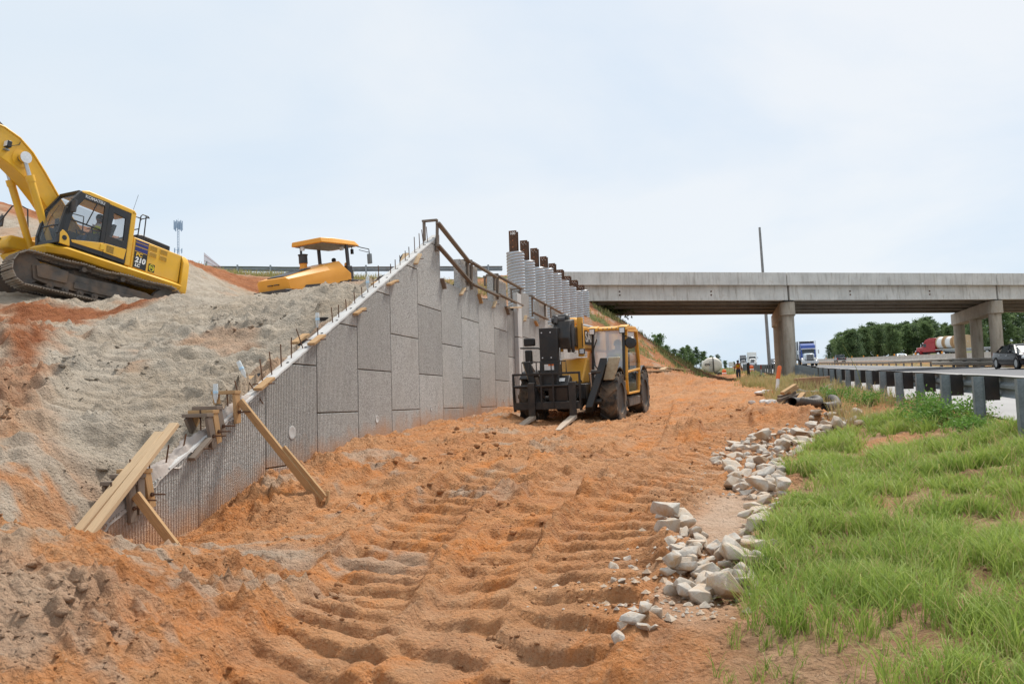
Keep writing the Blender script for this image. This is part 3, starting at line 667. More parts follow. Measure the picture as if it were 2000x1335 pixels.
def build_wall():
    g = .008
    for i in range(-2, 20):
        x0, x1 = i * PW_N + g, (i + 1) * PW_N - g
        if i == -2: x0 = -1.62
        j0 = -.04 if i % 2 == 0 else .71
        base = -1.9 if i < 1 else -1.3
        js = [base] + ([j0 + 1.5 * k for k in range(-2, 4) if j0 + 1.5 * k > base + .3] if i >= 1 else [6.0])
        for a, b in zip(js[:-1], js[1:]):
            poly = [(x0, a + g), (x1, a + g), (x1, b - g), (x0, b - g)]
            if i <= 5: poly = clip_top(poly)
            elif b > (3.1 if i % 2 == 0 else 3.8): continue
            if len(poly) < 3: continue
            # the lip of each panel is chamfered: front plate + slightly smaller face
            mb = MB(); mb.prism(poly, lambda u, v, w: (u, w, v), 0.0, .18)
            mb.build('concrete_panel', M['wall'], wall, .010)
    mb = MB(); xs = np.linspace(-.55, 6 * PW_N - .02, 90); vs = []; fs = []
    for k, x in enumerate(xs):
        z = wtop(x) + .016; e = .006 * math.sin(k * 2.1) + .006 * rnd.random()
        vs += [(x, -.006 - e, z - .03), (x, -.002 - e, z), (x, .184, z + .004), (x, .19, z - .05)]
        if k: o = 4 * k; fs += [(o - 4 + q, o - 3 + q, o + 1 + q, o + q) for q in range(3)]
    mb.add(vs, fs).build('wall_cap', M['coping'], wall)
    for x in np.arange(.6, 8.9, .55):
        z = wtop(x) + .0205; d = Vector((1, 0, .478)).normalized(); m2 = MB(); m2.cyl(Vector((x, .06, z)), Vector((x, .06, z)) + Vector((-d.z, 0, d.x)) * .004, .022, 10)
        m2.build('lifting_socket', M['seat'], wall)
    mb = MB(); mb.bb((16.08, -.13, -.6), (16.62, .0, 2.1)); mb.build('joint_column', M['coping'], wall, .01)
    mb = MB(); mb.bb((16.08, -.13, 2.125), (16.62, .0, 3.52)); mb.build('joint_column', M['coping'], wall, .01)
    for q, r_ in (((570, 844), .10), ((736, 818), .07), ((984, 781), .06), ((842, 797), .055)):
        p = wl(PW(*q)); m2 = MB(); m2.lathe([(r_, .0), (r_ * 1.02, .006), (r_ * .86, .010), (r_ * .6, .004), (.01, .002)], (p.x, -.001, p.z), (0, -1, 0), 20); m2.build('weep_hole', M['coping'], wall)
build_wall()
REB = []
for bx, by, tx, ty in ((160, 1330, 150, 1195), (228, 1220, 205, 1135), (335, 1195, 275, 1105), (395, 1125, 378, 988), (460, 1092, 443, 937), (525, 1035, 520, 885), (594, 978, 594, 840), (672, 910, 628, 780), (776, 820, 772, 690), (880, 755, 868, 632), (921, 728, 917, 615), (975, 690, 966, 577), (1034, 650, 1024, 528), (1081, 610, 1076, 493), (1120, 575, 1118, 460), (1162, 537, 1153, 425), (1198, 490, 1190, 345), (1275, 430, 1275, 335), (1309, 410, 1306, 305), (1342, 375, 1338, 275), (1376, 310, 1375, 245), (1403, 290, 1400, 218), (1441, 245, 1437, 150), (1475, 220, 1470, 125), (1500, 195, 1488, 100), (1528, 170, 1520, 80)):
    REB.append((bx / 3.514 + 400, by / 3.514 + 420, tx / 3.514 + 400, ty / 3.514 + 420))
for bx, by, tx, ty in ((640, 730, 640, 655), (745, 700, 765, 560), (850, 635, 878, 490), (975, 495, 970, 335), (392, 870, 390, 805), (515, 700, 513, 655)):
    REB.append((bx * .3 + 100, by * .3 + 700, tx * .3 + 100, ty * .3 + 700))
def build_rebar():
    for bx, by, tx, ty in REB:
        b = PW(bx, by, TW - .09); t = P(tx, ty, b.y + .02); bl, tl = wl(b), wl(t)
        dz = (tl - bl).normalized(); mb = MB(); mb.tube([bl - dz * .25, bl + (tl - bl) * .5, tl], .0095, 8); mb.build('rebar', M['rust'], wall)
build_rebar()
def bottle(q, tilt, lab):
    b = PW(q[0], q[1], TW - .09); t = thing('water_bottle', lab, 'plastic bottle', b, tilt)
    mb = MB(); mb.lathe([(.012, -.03), (.014, .0), (.030, .035), (.032, .06), (.030, .10), (.032, .14), (.032, .20), (.028, .215), (.008, .217)], (0, 0, 0), (0, 0, 1), 14); mb.build('bottle_body', M['bottle'], t)
    m2 = MB(); m2.lathe([(.0326, .09), (.0332, .092), (.0332, .122), (.0326, .124)], (0, 0, 0), (0, 0, 1), 14); m2.build('paper_label', M['bottle_label'], t)
M['bottle'] = pmat('clear_plastic_bottle', (.74, .80, .82), .12, 0, .05); M['bottle'].node_tree.nodes['Principled BSDF'].inputs['Alpha'].default_value = .55
M['bottle_label'] = pmat('blue_bottle_label', (.42, .62, .78), .5, 0, .25, 40)
bottle((478, 733), (0, R(-24), 0), 'upside down water bottle with blue label on a leaning rebar')
bottle((421, 782), (0, 0, 0), 'water bottle with blue label standing capped over rebar above the old timber clamps')
bottle((620, 636), (0, 0, 0), 'clear plastic bottle capping rebar beside the ribbed black pipe stub')
bottle((718, 562), (0, 0, 0), 'clear plastic bottle capping rebar high on the sloping wall below the roller')

def plank(name, a, b, w, h, mat, parent=None, up=(0, 0, 1)):
    """a board whose grain runs along its own z axis"""
    a = Vector(a); b = Vector(b); z = (b - a).normalized(); u = Vector(up); u = Vector((1, 0, 0)) if abs(z.dot(u)) > .98 else u
    x = u.cross(z).normalized(); y = z.cross(x); L = (b - a).length
    mb = MB(); mb.box((0, 0, 0), (w, h, L)); o = mb.build(name, mat, None, .004, True)
    o.matrix_world = basis((a + b) / 2, x, y, z)
    if parent is not None:
        o.parent = parent; bpy.context.view_layer.update(); o.matrix_parent_inverse = Matrix()
        o.matrix_local = Matrix.LocRotScale(parent.location, parent.rotation_euler, None).inverted() @ basis((a + b) / 2, x, y, z)
    return o
def clampblock(q0, q1, lab, mat='wood_new', back=True, grp='short timber clamps bolted along the wall top', t_off=.03):
    """a short board bolted to the front of the panel top, a twin behind, a threaded rod through both"""
    a = PW(*q0, TW + t_off); b = PW(*q1, TW + t_off); o = thing('timber_clamp', lab, 'timber clamp', (a + b) / 2, (0, 0, 0), grp)
    plank('board', a, b, .040, .13, M[mat], o, T)
    off = T * -(.26 + t_off); m = (a + b) / 2
    if back: plank('board', a + off + Vector((0, 0, .03)), b + off + Vector((0, 0, .03)), .04, .13, M[mat], o, T)
    mb = MB(); mb.tube([m + T * .16 - o.location, m + off * 1.1 - o.location], .008, 8); mb.cyl(m + T * .03 - o.location, m + T * .05 - o.location, .022, 6); mb.build('threaded_rod', M['rust'], o)
    return o
cl6 = lambda x, y: (x / 3.514 + 400, y / 3.514 + 420)
cl5 = lambda x, y: (x * .3 + 100, y * .3 + 700)
cl4 = lambda x, y: (x / 4.768 + 800, y / 4.768 + 420)
clampblock(cl6(362, 1195), cl6(455, 1118), 'fresh timber clamp beside the rolled black fabric, lowest on the sloping cap')
clampblock(cl6(728, 885), cl6(808, 825), 'fresh timber clamp just below the ribbed black pipe stub')
clampblock(cl6(1025, 680), cl6(1088, 640), 'fresh timber clamp halfway up the sloping cap, above the pipe stub')
clampblock(cl6(1255, 478), cl6(1312, 450), 'fresh timber clamp high on the sloping cap beside a black fabric fold')
clampblock(cl6(1442, 335), cl6(1470, 268), 'pale timber clamp standing steep near the peak of the wall', 'wood_pale')
clampblock(cl4(295, 590), cl4(322, 685), 'dark weathered board clamped below the peak, left of the first low panel', 'wood_old', False)
clampblock(cl4(472, 742), cl4(505, 680), 'pale timber clamp right of the first low panel, by a black fabric bundle', 'wood_pale', False)
clampblock(cl4(640, 735), cl4(664, 822), 'orange brown board clamped at the left edge of the second low panel', 'wood_new', False)
clampblock(cl4(775, 860), cl4(795, 802), 'pale timber clamp at the right edge of the second low panel', 'wood_pale', False)
clampblock(cl4(895, 850), cl4(918, 925), 'weathered brown board clamped left of the pale wall column', 'wood_old', False)
clampblock(cl4(1068, 985), cl4(1078, 935), 'small pale timber clamp just right of the pale wall column', 'wood_pale', False)
clampblock(cl4(1165, 985), cl4(1187, 1030), 'brown board clamped on the wall behind the telehandler mirror', 'wood_new', False)
clampblock(cl5(905, 655), cl5(1020, 520), 'weathered timber clamp lying on the slope under the stacked old clamp frames', 'wood_old')

def frameclamp(qt, qb, lab, mat, gap=.30, lean=0.):
    a = PW(*qt, TW + .035); b = PW(*qb, TW + .035); a.z = max(a.z, b.z + .1)
    o = thing('clamp_frame', lab, 'timber clamp', b, (0, 0, 0), 'timber frames clamped over the low end of the wall')
    off = T * -gap
    plank('upright', b, a, .105, .045, M[mat], o, T)
    plank('upright', b + off + Vector((0, 0, .22)), a + off, .105, .045, M[mat], o, T)
    plank('cross_piece', a + T * .03 - Vector((0, 0, -.02)), a + off - T * .03 + Vector((0, 0, .02)), .14, .045, M[mat], o)
    m = b.lerp(a, .38)
    mb = MB(); mb.tube([m + T * .20 - o.location, m + off * 1.2 - o.location], .009, 8); mb.cyl(m + T * .026 - o.location, m + T * .05 - o.location, .026, 6); mb.build('threaded_rod', M['rust'], o)
    return o
frameclamp(cl5(1203, 228), cl5(1213, 420), 'fresh timber clamp frame with the long diagonal brace leaning on it', 'wood_new')
frameclamp(cl5(1085, 330), cl5(1120, 505), 'weathered clamp frame, upper one of three crowded together above the stone spill', 'wood_old')
frameclamp(cl5(1060, 355), cl5(1088, 548), 'browner clamp frame, middle one of three crowded together above the stone spill', 'wood_new')
frameclamp(cl5(1022, 378), cl5(1058, 580), 'grey weathered clamp frame, lower one of three crowded together above the stone spill', 'wood_old')
frameclamp(cl5(618, 742), cl5(655, 968), 'brown clamp frame under the two long boards, farthest from the wall end', 'wood_new')
frameclamp(cl5(575, 775), cl5(585, 1010), 'weathered clamp frame under the two long boards, middle of its three', 'wood_old')
frameclamp(cl5(515, 822), cl5(530, 1065), 'weathered clamp frame under the two long boards, nearest the wall end', 'wood_old')
# braces
def brace(name, a, b, w, h, lab, mat, cat, extra=None, up=(0, 0, 1)):
    o = plank(name, a, b, w, h, M[mat], None, up); tag(o, lab, cat); return o
bA = PW(*cl5(1228, 275), TW + .08); bB = on_ground(P(626, 946, 10.9), .03)
tb = thing('timber_brace', 'long pale timber brace from the fresh clamp frame down to a stake in the road', 'timber brace', bB)
plank('brace_board', bA, bB, .045, .10, M['wood_new'], tb, T); plank('brace_board', bA.lerp(bB, .48) + Vector((.045, .02, .02)), bB + Vector((.05, .0, .05)), .04, .095, M['wood_new'], tb, T)
plank('stake', bB + Vector((.06, .03, -.25)), bB + Vector((.09, .05, .14)), .09, .04, M['wood_new'], tb)
b2A = PW(*cl5(550, 885), TW + .09); b2B = on_ground(PW(349, 1048, TW + .60), .0)
brace('timber_brace', b2A, b2B, .045, .105, 'short pale timber brace propping the weathered frames near the wall end', 'wood_new', 'timber brace', up=T)
lA = PW(170, 1048, TW + .12); lB = PW(341, 828, TW + .06)
brace('long_board', lA, lB, .05, .115, 'long fresh board lying aslant over the buried wall end, front one of two', 'wood_pale', 'board', up=T)
brace('long_board', PW(148, 1044, TW - .10), PW(312, 845, TW - .03), .05, .12, 'long fresh board lying aslant over the buried wall end, rear one of two', 'wood_pale', 'board', up=T)

# railing of site lumber along the wall top
def railing(lab, posts, rails):
    o = thing('timber_railing', lab, 'timber railing', PW(*posts[0][1], TW + .03), (0, 0, 0), 'weathered timber railing sections on the wall top')
    for qt, qb in posts:
        a = PW(*qt, TW + .04); b = PW(*qb, TW + .04); plank('post', b, a, .10, .045, M['wood_old'], o, T)
        plank('post', b + T * -.30 + Vector((0, 0, .15)), Vector((b.x, b.y, a.z)) + T * -.30, .10, .045, M['wood_old'], o, T)
        plank('cross_piece', Vector((b.x, b.y, a.z + .024)) + T * .03, Vector((b.x, b.y, a.z + .024)) - T * .34, .10, .045, M['wood_old'], o)
    for qa, qb in rails: plank('rail', PW(*qa, TW + .085), PW(*qb, TW + .085), .045, .11, M['wood_old'], o, T)
railing('weathered railing section dropping steeply from the peak of the wall', [(cl4(258, 62), cl4(255, 335)), (cl4(540, 425), cl4(550, 660))], [(cl4(262, 70), cl4(560, 445)), (cl4(262, 280), cl4(572, 632))])
railing('weathered railing section in front of the first high panels beyond the peak', [(cl4(577, 435), cl4(580, 688)), (cl4(795, 575), cl4(796, 700))], [(cl4(580, 440), cl4(808, 578)), (cl4(585, 640), cl4(828, 752))])
railing('weathered railing section ending at the pale wall column', [(cl4(820, 560), cl4(824, 782)), (cl4(1030, 690), cl4(1035, 850))], [(cl4(822, 565), cl4(1050, 690)), (cl4(830, 735), cl4(1050, 842))])
railing('short weathered railing section right of the pale wall column', [(cl4(1140, 755), cl4(1145, 945)), (cl4(1262, 845), cl4(1266, 950))], [(cl4(1142, 762), cl4(1280, 838)), (cl4(1150, 905), cl4(1285, 970))])
railing('farthest weathered railing section, ending above the telehandler boom', [(cl4(1312, 850), cl4(1316, 960))], [(cl4(1312, 853), cl4(1425, 918))])
brace('loose_plank', PW(*cl4(922, 862), TW + .2), PW(*cl4(1035, 858), TW + .2), .10, .04, 'pale loose plank nailed level across the top of the wall column', 'wood_pale', 'plank')

# fabric, pipe stub, spilled grout
def fabric(q, ln, r_, dr, lab):
    c = PW(*q, TW - .33); d = Vector(dr).normalized(); mb = MB(); pts = [c + d * (k / 9 - .5) * ln + Vector((0, 0, .03 * math.sin(k * 2))) for k in range(10)]
    mb.tube(pts, [r_ * (.55 + .45 * math.sin(.4 + k * .33) + .12 * rnd.random()) for k in range(10)], 10)
    o = mb.build('fabric_roll', M['fabric_black'], None); tag(o, lab, 'fabric roll', 'black filter fabric bunched on the wall')
SL = U * 1 + Vector((0, 0, .478))
fabric((497, 750), .62, .085, SL, 'longest roll of black fabric, beside the lowest fresh clamp on the sloping cap')
fabric((592, 672), .3, .06, SL, 'flat fold of black fabric behind the clamp below the pipe stub')
fabric((668, 615), .25, .07, (0, 0, 1), 'upright scrap of black fabric behind the halfway clamp')
fabric((746, 550), .5, .10, SL, 'bulky fold of black fabric beside the high fresh clamp')
fabric((792, 505), .4, .10, SL, 'fold of black fabric close to the peak of the wall')
fabric(cl4(455, 680), .45, .13, U, 'bundle of black fabric on the first low panel past the peak')
fabric(cl4(725, 805), .35, .07, U, 'strip of black fabric on the second low panel past the peak')
fabric(cl4(955, 895), .35, .10, U, 'bundle of black fabric left of the pale wall column')
fabric(cl4(1235, 1010), .6, .15, U, 'bundle of black fabric on the wall above the telehandler mirror')
def pipestub():
    c = PW(634, 652, TW - .42); mb = MB(); prof = []
    for k in range(15): z = -.22 + k * .034; prof += [(.108, z), (.118, z + .008), (.118, z + .02), (.108, z + .028)]
    prof += [(.095, prof[-1][1]), (.095, prof[-1][1] - .3)]
    mb.lathe(prof, c, (0, 0, 1), 22); o = mb.build('pipe_stub', M['fabric_black'], None); tag(o, 'upright ribbed black pipe stub poking from the sand behind the wall', 'drain pipe')
pipestub()
def grout():
    ss = np.linspace(-1.75, 1.2, 110); tt = np.linspace(-.02, .75, 44); Xs, Ys = np.meshgrid(ss, tt, indexing='ij')
    base = np.array([wtop(x) for x in ss])[:, None]
    ed = sstep(0, .25, Ys) * 0 + 1; fade = 1 - sstep(.32, .62, Ys + .22 * fbm(Xs * 2.2, Ys * 2, 3, 210)) ; fade = fade * (1 - sstep(-.2, 1.1, Xs + .3 * pn(Xs * 3, Ys * 3, 211)) * sstep(.1, .3, Ys))
    h = base + .05 - .22 * sstep(.15, .75, Ys) + (.055 * fbm(Xs * 4, Ys * 4, 4, 201) + .03 * np.abs(fbm(Xs * 13, Ys * 13, 3, 205))) - (1 - fade) * .35
    h = h - .10 * sstep(.06, -.02, Ys)
    vs = [(float(a), float(b), float(c)) for a, b, c in zip(Xs.ravel(), Ys.ravel(), h.ravel())]; n2 = len(tt)
    fs = [(i * n2 + j, (i + 1) * n2 + j, (i + 1) * n2 + j + 1, i * n2 + j + 1) for i in range(len(ss) - 1) for j in range(n2 - 1)]
    o = MB(WALLM).add(vs, fs).build('concrete_spill', M['grout'], None, 0, True, 180); tag(o, 'rough pinkish spilled concrete along the top of the low wall end', 'concrete spill')
grout()
# ------------------------------------------------------------------ bridge
BA = P(1140, 529.8, 53.0); BB = P(2000, 534.0, 59.8); BZ = (BA.z + BB.z) / 2
BD = Vector((BB.x - BA.x, BB.y - BA.y, 0)).normalized(); BN = Vector((-BD.y, BD.x, 0))      # along the deck; across, away from the camera
bridge = thing('highway_bridge', 'old concrete girder bridge crossing the highway on round column piers', 'bridge', Vector((BA.x, BA.y, 0)), (0, 0, math.atan2(BD.y, BD.x)))
BM = Matrix.Translation((BA.x, BA.y, 0)) @ Matrix.Rotation(math.atan2(BD.y, BD.x), 4, 'Z'); BI = BM.inverted()
ul = BI.to_3x3() @ U                       # road direction in bridge coordinates
def build_bridge():
    nearA = P(1540, 650, 57.2); nearB = P(1945.5, 650, 60.4); a = BI @ nearA; b = BI @ nearB
    span = b.x - a.x; L0 = -2.6; L1 = b.x + span; W = 9.6
    zt = BZ; zs = BZ - .845; zg = zs - 1.03
    sk = ul.x / ul.y
    joints = [L0, a.x - sk * a.y, b.x - sk * b.y, L1]
    for j0, j1 in zip(joints[:-1], joints[1:]):
        mb = MB(); mb.add([(j0 + .0, .03, zs), (j1 - .03, .03, zs), (j1 - .03 + sk * W, W - .03, zs), (j0 + sk * W, W - .03, zs), (j0, .03, zs + .2), (j1 - .03, .03, zs + .2), (j1 - .03 + sk * W, W - .03, zs + .2), (j0 + sk * W, W - .03, zs + .2)], [(0, 3, 2, 1), (4, 5, 6, 7), (0, 1, 5, 4), (1, 2, 6, 5), (2, 3, 7, 6), (3, 0, 4, 7)])
        mb.build('deck_slab', M['bridge'], bridge)
        for y0, sg in ((0, 1), (W, -1)):
            mb = MB(); pr = [(0, zs - .02), (0, zt), (.22, zt), (.30, zs + .45), (.42, zs + .24), (.42, zs + .203), (.0, zs + .203)]
            pr = [(0, zs - .03), (0, zt), (.20, zt), (.26, zs + .42), (.40, zs + .30), (.40, zs + .205), (.028, zs + .205), (.028, zs - .03)]
            off = sk * y0
            mb.prism(pr, lambda u, v, w: (w, y0 + sg * u, v), j0 + off + .02, j1 + off - .05); mb.build('parapet', M['bridge'], bridge, .015)
        for k in range(5):
            y = .62 + k * (W - 1.24) / 4; off = sk * y
            pr = [(-.24, zg), (.24, zg), (.24, zg + .17), (.09, zg + .32), (.09, zg + .80), (.20, zg + .90), (.20, zs - .003), (-.20, zs - .003), (-.20, zg + .90), (-.09, zg + .80), (-.09, zg + .32), (-.24, zg + .17)]
            if k == 0: pr = [(-.26, zg), (.24, zg), (.24, zg + .17), (.09, zg + .32), (.09, zg + .80), (.20, zg + .90), (.20, zs - .003), (-.22, zs - .003), (-.22, zg + .90), (-.235, zg + .2)]
            mb = MB(); mb.prism(pr, lambda u, v, w: (w, y + u, v), j0 + off + .06, j1 + off - .10); gd = mb.build('girder', M['bridge'] if k == 0 else M['bridge_shaded'], bridge, .01)
            if k == 0:
                for fx in (.30, .68):
                    for dz in (.38, .62):
                        m2 = MB(); m2.cyl((j0 + (j1 - j0) * fx, y - .262, zg + dz), (j0 + (j1 - j0) * fx, y - .22, zg + dz), .055, 8); m2.build('tie_plate', M['rust'], gd)
        for k in range(3):      # diaphragms between the beams
            x = j0 + (j1 - j0) * (.28 + .22 * k); mb = MB(); mb.bb((x, .9, zg + .25), (x + .2, W - .9, zs - .004)); mb.build('diaphragm', M['bridge_shaded'], bridge)
    for near in (a, b):
        pr = MB(); e0 = Vector((near.x, near.y, 0)) - ul * .18; e1 = e0 + ul * 9.9; wv = Vector((ul.y, -ul.x, 0)) * .52
        ring = [];
        for ang in np.linspace(0, math.pi, 9): ring.append(e1 + ul * .5 * math.sin(ang) + wv * math.cos(ang))
        for ang in np.linspace(math.pi, 2 * math.pi, 9): ring.append(e0 + ul * .5 * math.sin(ang) + wv * math.cos(ang))
        cap = pr.pz([(p.x, p.y) for p in ring], zg - 1.0, zg - .06).build('pier_cap', M['pier'], bridge, .03)
        for k in range(3):
            c = Vector((near.x, near.y, 0)) + ul * 4.75 * k
            mb = MB(); mb.tube([(c.x, c.y, -1.5), (c.x, c.y, zg - 1.0 + .002)], .43, 28); mb.build('column', M['pier'], cap)
        for k in range(5):
            y = .62 + k * (W - 1.24) / 4; x = near.x + sk * (y - near.y); mb = MB(); mb.bb((x - .35, y - .2, zg - .06), (x + .35, y + .2, zg)); mb.build('bearing_pad', M['seat'], bridge)
    mb = MB(); mb.bb((L0 - .8, .3, 3.5), (L0 - .02, W - .3, zs - .01)); mb.build('abutment', M['bridge_shaded'], bridge)
build_bridge()

# ------------------------------------------------------------------ steel piles in corrugated sleeves for the new abutment
def build_piles():
    r0 = .40; nz, nt = 620, 40; Ht = 6.2
    th = np.linspace(0, 2 * np.pi, nt, endpoint=False); z = np.linspace(-Ht, 0, nz); Zg, Tg = np.meshgrid(z, th, indexing='ij')
    rr = r0 + .020 * np.cos(2 * np.pi * Zg / .135 - 3 * Tg)
    vs = np.stack([rr * np.cos(Tg), rr * np.sin(Tg), Zg], -1).reshape(-1, 3).tolist(); fs = []
    for i in range(nz - 1):
        for k in range(nt): a = i * nt + k; b = i * nt + (k + 1) % nt; fs.append((a, b, b + nt, a + nt))
    o0 = len(vs); vs += [(.375 * math.cos(t), .375 * math.sin(t), 0) for t in th]; fs += [((nz - 1) * nt + k, (nz - 1) * nt + (k + 1) % nt, o0 + (k + 1) % nt, o0 + k) for k in range(nt)]
    vs += [(.375 * math.cos(t), .375 * math.sin(t), -1.2) for t in th]; fs += [(o0 + k, o0 + (k + 1) % nt, o0 + nt + (k + 1) % nt, o0 + nt + k) for k in range(nt)]
    sl0 = MB().add(vs, fs).build('sleeve_mesh', M['cmp'], None, 0, True, 180, fixn=False); me = sl0.data; bpy.data.objects.remove(sl0)
    def hbeam(Lh):
        mb = MB(); mb.bb((-.18, -.18, -Lh), (.18, -.160, 0)); mb.bb((-.18, .160, -Lh), (.18, .18, 0)); mb.bb((-.010, -.159, -Lh), (.010, .159, -.02)); return mb
    pm = hbeam(4.0).build('h_mesh', M['rust'], None); pme = pm.data; bpy.data.objects.remove(pm)
    cx = [957, 1060, 1160, 1270, 1358, 1412, 1468, 1528, 1582]; topy = [150, 240, 312, 388, 452, 510, 570, 607, 678]
    slx = [(985, 350), (1092, 432), (1188, 492), (1285, 500), (1372, 545), (1437, 612), (1497, 672), (1560, 712), (1612, 705)]
    words = ['tallest', 'second tallest', 'third tallest', 'fourth', 'fifth', 'sixth', 'seventh', 'eighth', 'lowest looking']
    p0 = P(985 / 4.768 + 800, 493, 36.8); p1 = P(1137, 560, 50.0)
    for i in range(9):
        f = i / 8; x, y = p0.x + (p1.x - p0.x) * f, p0.y + (p1.y - p0.y) * f
        sy = slx[i][1] / 4.768 + 420; ztop = P(1000 + 1600 * x / y, sy, y).z
        pos = Vector((x, y, ztop))
        s = bpy.data.objects.new('corrugated_sleeve', me); C.objects.link(s); s.location = pos; s.rotation_euler = (0, 0, R(200 + 17 * i)); 
        order = ['nearest and widest', 'second', 'third', 'fourth', 'fifth', 'sixth', 'seventh', 'eighth', 'farthest'][i]
        tag(s, f'{order} corrugated silver steel sleeve of the nine, counted from the wall peak', 'pile sleeve', 'corrugated sleeves round the new piles')
        zp = P(1000 + 1600 * x / y, topy[i] / 4.768 + 420, y).z
        h = thing('steel_pile', f'{order} rusty steel H pile of the row, sticking out of its silver sleeve', 'steel pile', (x - .06, y, max(zp, ztop + .35)), (0, 0, R(-14)), 'rusty steel piles for the new abutment')
        b = bpy.data.objects.new('beam', pme); C.objects.link(b); b.parent = h
        if i == 0: text_mesh('paint_mark', '100', .17, M['decal_white'], basis((0, -.184, -.13), (1, 0, 0), (0, 0, 1), (0, -1, 0)), h, .001, .004)
        else:
            mb = MB()
            for q in range(4): a0 = Vector((-.13 + .07 * q, -.1825, -.13 - .03 * (q % 2))); mb.beam(a0, a0 + Vector((.05, 0, .05 * (-1) ** q)), .012, .003, (0, 1, 0))
            mb.build('paint_mark', M['decal_white'], h)
        mb = MB(); mb.cyl((.0, -.186, -.45), (0, -.178, -.45), .024, 10); mb.cyl((.0, -.186, -.75), (0, -.178, -.75), .024, 10); mb.build('lifting_hole', M['decal_orange'], h)
M['cmp'] = galv('corrugated_galvanised', (.50, .525, .55), .36, .6); M['decal_orange'] = pmat('orange_primer', (.55, .2, .1), .7)
build_piles()

# ------------------------------------------------------------------ guardrails
M['galv_old'] = galv('stained_galvanised', (.33, .30, .25), .6, .3)
def w_profile(): return [(0, .155), (.02, .15), (.075, .105), (.078, .065), (.012, .022), (.012, -.022), (.078, -.065), (.075, -.105), (.02, -.15), (0, -.155)]
def guardrail(lab, pts, side, mats=('galv_dull', 'galv_dull', 'fabric_black'), block=True, spacing=1.905, hpost=.72, zc=.56, second=None, nmax=100, start=0.0, blk='plastic_block'):
    """pts: ground polyline; side: unit vector rule, +1 puts the rail on the right hand of the line"""
    pts = [Vector(p) for p in pts]; o = thing('guardrail', lab, 'guardrail', pts[0]); og = o.location
    cum = [0]
    for a, b in zip(pts[:-1], pts[1:]): cum.append(cum[-1] + (b - a).length)
    def at(d):
        d = min(max(d, 0), cum[-1] - 1e-4); i = max(k for k in range(len(cum)) if cum[k] <= d); i = min(i, len(pts) - 2); f = (d - cum[i]) / (cum[i + 1] - cum[i]); t = (pts[i + 1] - pts[i]).normalized()
        return pts[i].lerp(pts[i + 1], f), t
    blkoff = .33 if block else .08
    n = int(cum[-1] / spacing) + 1
    post_me = blk_me = None
    for k in range(min(n, nmax)):
        p, t = at(start + k * spacing); th = Vector((t.x, t.y, 0)).normalized(); rt = Vector((th.y, -th.x, 0)) * side; ang = math.atan2(rt.y, rt.x)
        if post_me is None:
            mb = MB(); mb.bb((-.075, -.05, -.6), (-.068, .05, hpost)); mb.bb((.068, -.05, -.6), (.075, .05, hpost)); mb.bb((-.0675, -.003, -.6), (.0675, .003, hpost - .002)); q = mb.build('post', M[mats[0]], None); post_me = q.data; bpy.data.objects.remove(q)
            mb = MB(); mb.bb((.078, -.075, hpost - .37), (.27, .075, hpost - .005)); q = mb.build('block', M[mats[2]], None, .006); blk_me = q.data; bpy.data.objects.remove(q)
        q = bpy.data.objects.new('post', post_me); C.objects.link(q); q.parent = o; q.location = p - og; q.rotation_euler = (R(rnd.uniform(-1.2, 1.2)), R(rnd.uniform(-1.2, 1.2)), ang + R(rnd.uniform(-2, 2)))
        if block:
            q = bpy.data.objects.new(blk, blk_me); C.objects.link(q); q.parent = o; q.location = p - og; q.rotation_euler = (0, 0, ang + R(rnd.uniform(-2, 2)))
    for zz in ([zc] if second is None else [zc, second]):
        pr = w_profile(); vs = []; fs = []; m = 0; d = 0; full = pr + [(u - .006, v) for u, v in reversed(pr)]
        ds = np.arange(0, cum[-1], .95)
        for i, d in enumerate(ds):
            p, t = at(d); th = Vector((t.x, t.y, 0)).normalized(); rt = Vector((th.y, -th.x, 0)) * side; wob = Vector((0, 0, .006 * math.sin(d * 1.7)))
            vs += [p - og + rt * (blkoff - .06 + u) + Vector((0, 0, zc * 0 + zz + v)) + wob for u, v in full]
            if i: n_ = len(full); b0 = (i - 1) * n_; fs += [(b0 + k, b0 + (k + 1) % n_, b0 + n_ + (k + 1) % n_, b0 + n_ + k) for k in range(n_)]
        MB().add(vs, fs).build('rail', M[mats[1]], o, 0, True, 50)
    return o
def gr_t(s): return 3.8 + 1.25 * math.exp(-((s - 60) / 15) ** 2)
s_first = 13.93 - 1.905 * 6
near_pts = [ST(s, gr_t(s), zroad(s) - (.04 if s < 40 else 0)) for s in np.concatenate([np.arange(s_first, 100, 1.905), np.arange(100, 150, 6)])]
guardrail('near galvanised guardrail with steel posts and dark plastic blocks beside the grass bank', near_pts, +1, blk='spacer_block')
m_pts = [ST(s, 18.6 + (1.2 if s > 150 else 0) * (s - 150) / 60, zroad(s) - .22 * sstep(75, 110, s)) for s in np.arange(40, 190, 4)]
guardrail('rusty stained median guardrail across the highway in front of the pier', m_pts, -1, ('galv_dull', 'galv_old', 'brown_post'), False, 1.905 * 2, .66, .52, None, 46)
m2_pts = [ST(s, 18.55, zroad(s) + .0) for s in np.arange(40, 84, 4)]
guardrail('lower rub rail of the median guardrail by the bridge pier', m2_pts, -1, ('galv_dull', 'galv_old', 'brown_post'), True, 3.81, .5, .27)
ap = [P(330, 545, 47.6), P(455, 541, 48.6), P(600, 541, 49.6), P(800, 542, 50.5), P(1000, 545, 51.5)]
apz = [on_ground(p) for p in ap]
apz = [Vector((p.x, p.y, 8.0)) for p in ap]
guardrail('galvanised guardrail on the skyline along the bridge approach behind the roller', apz, -1, ('galv', 'galv', 'galv'), False, 1.905, .86, .62)

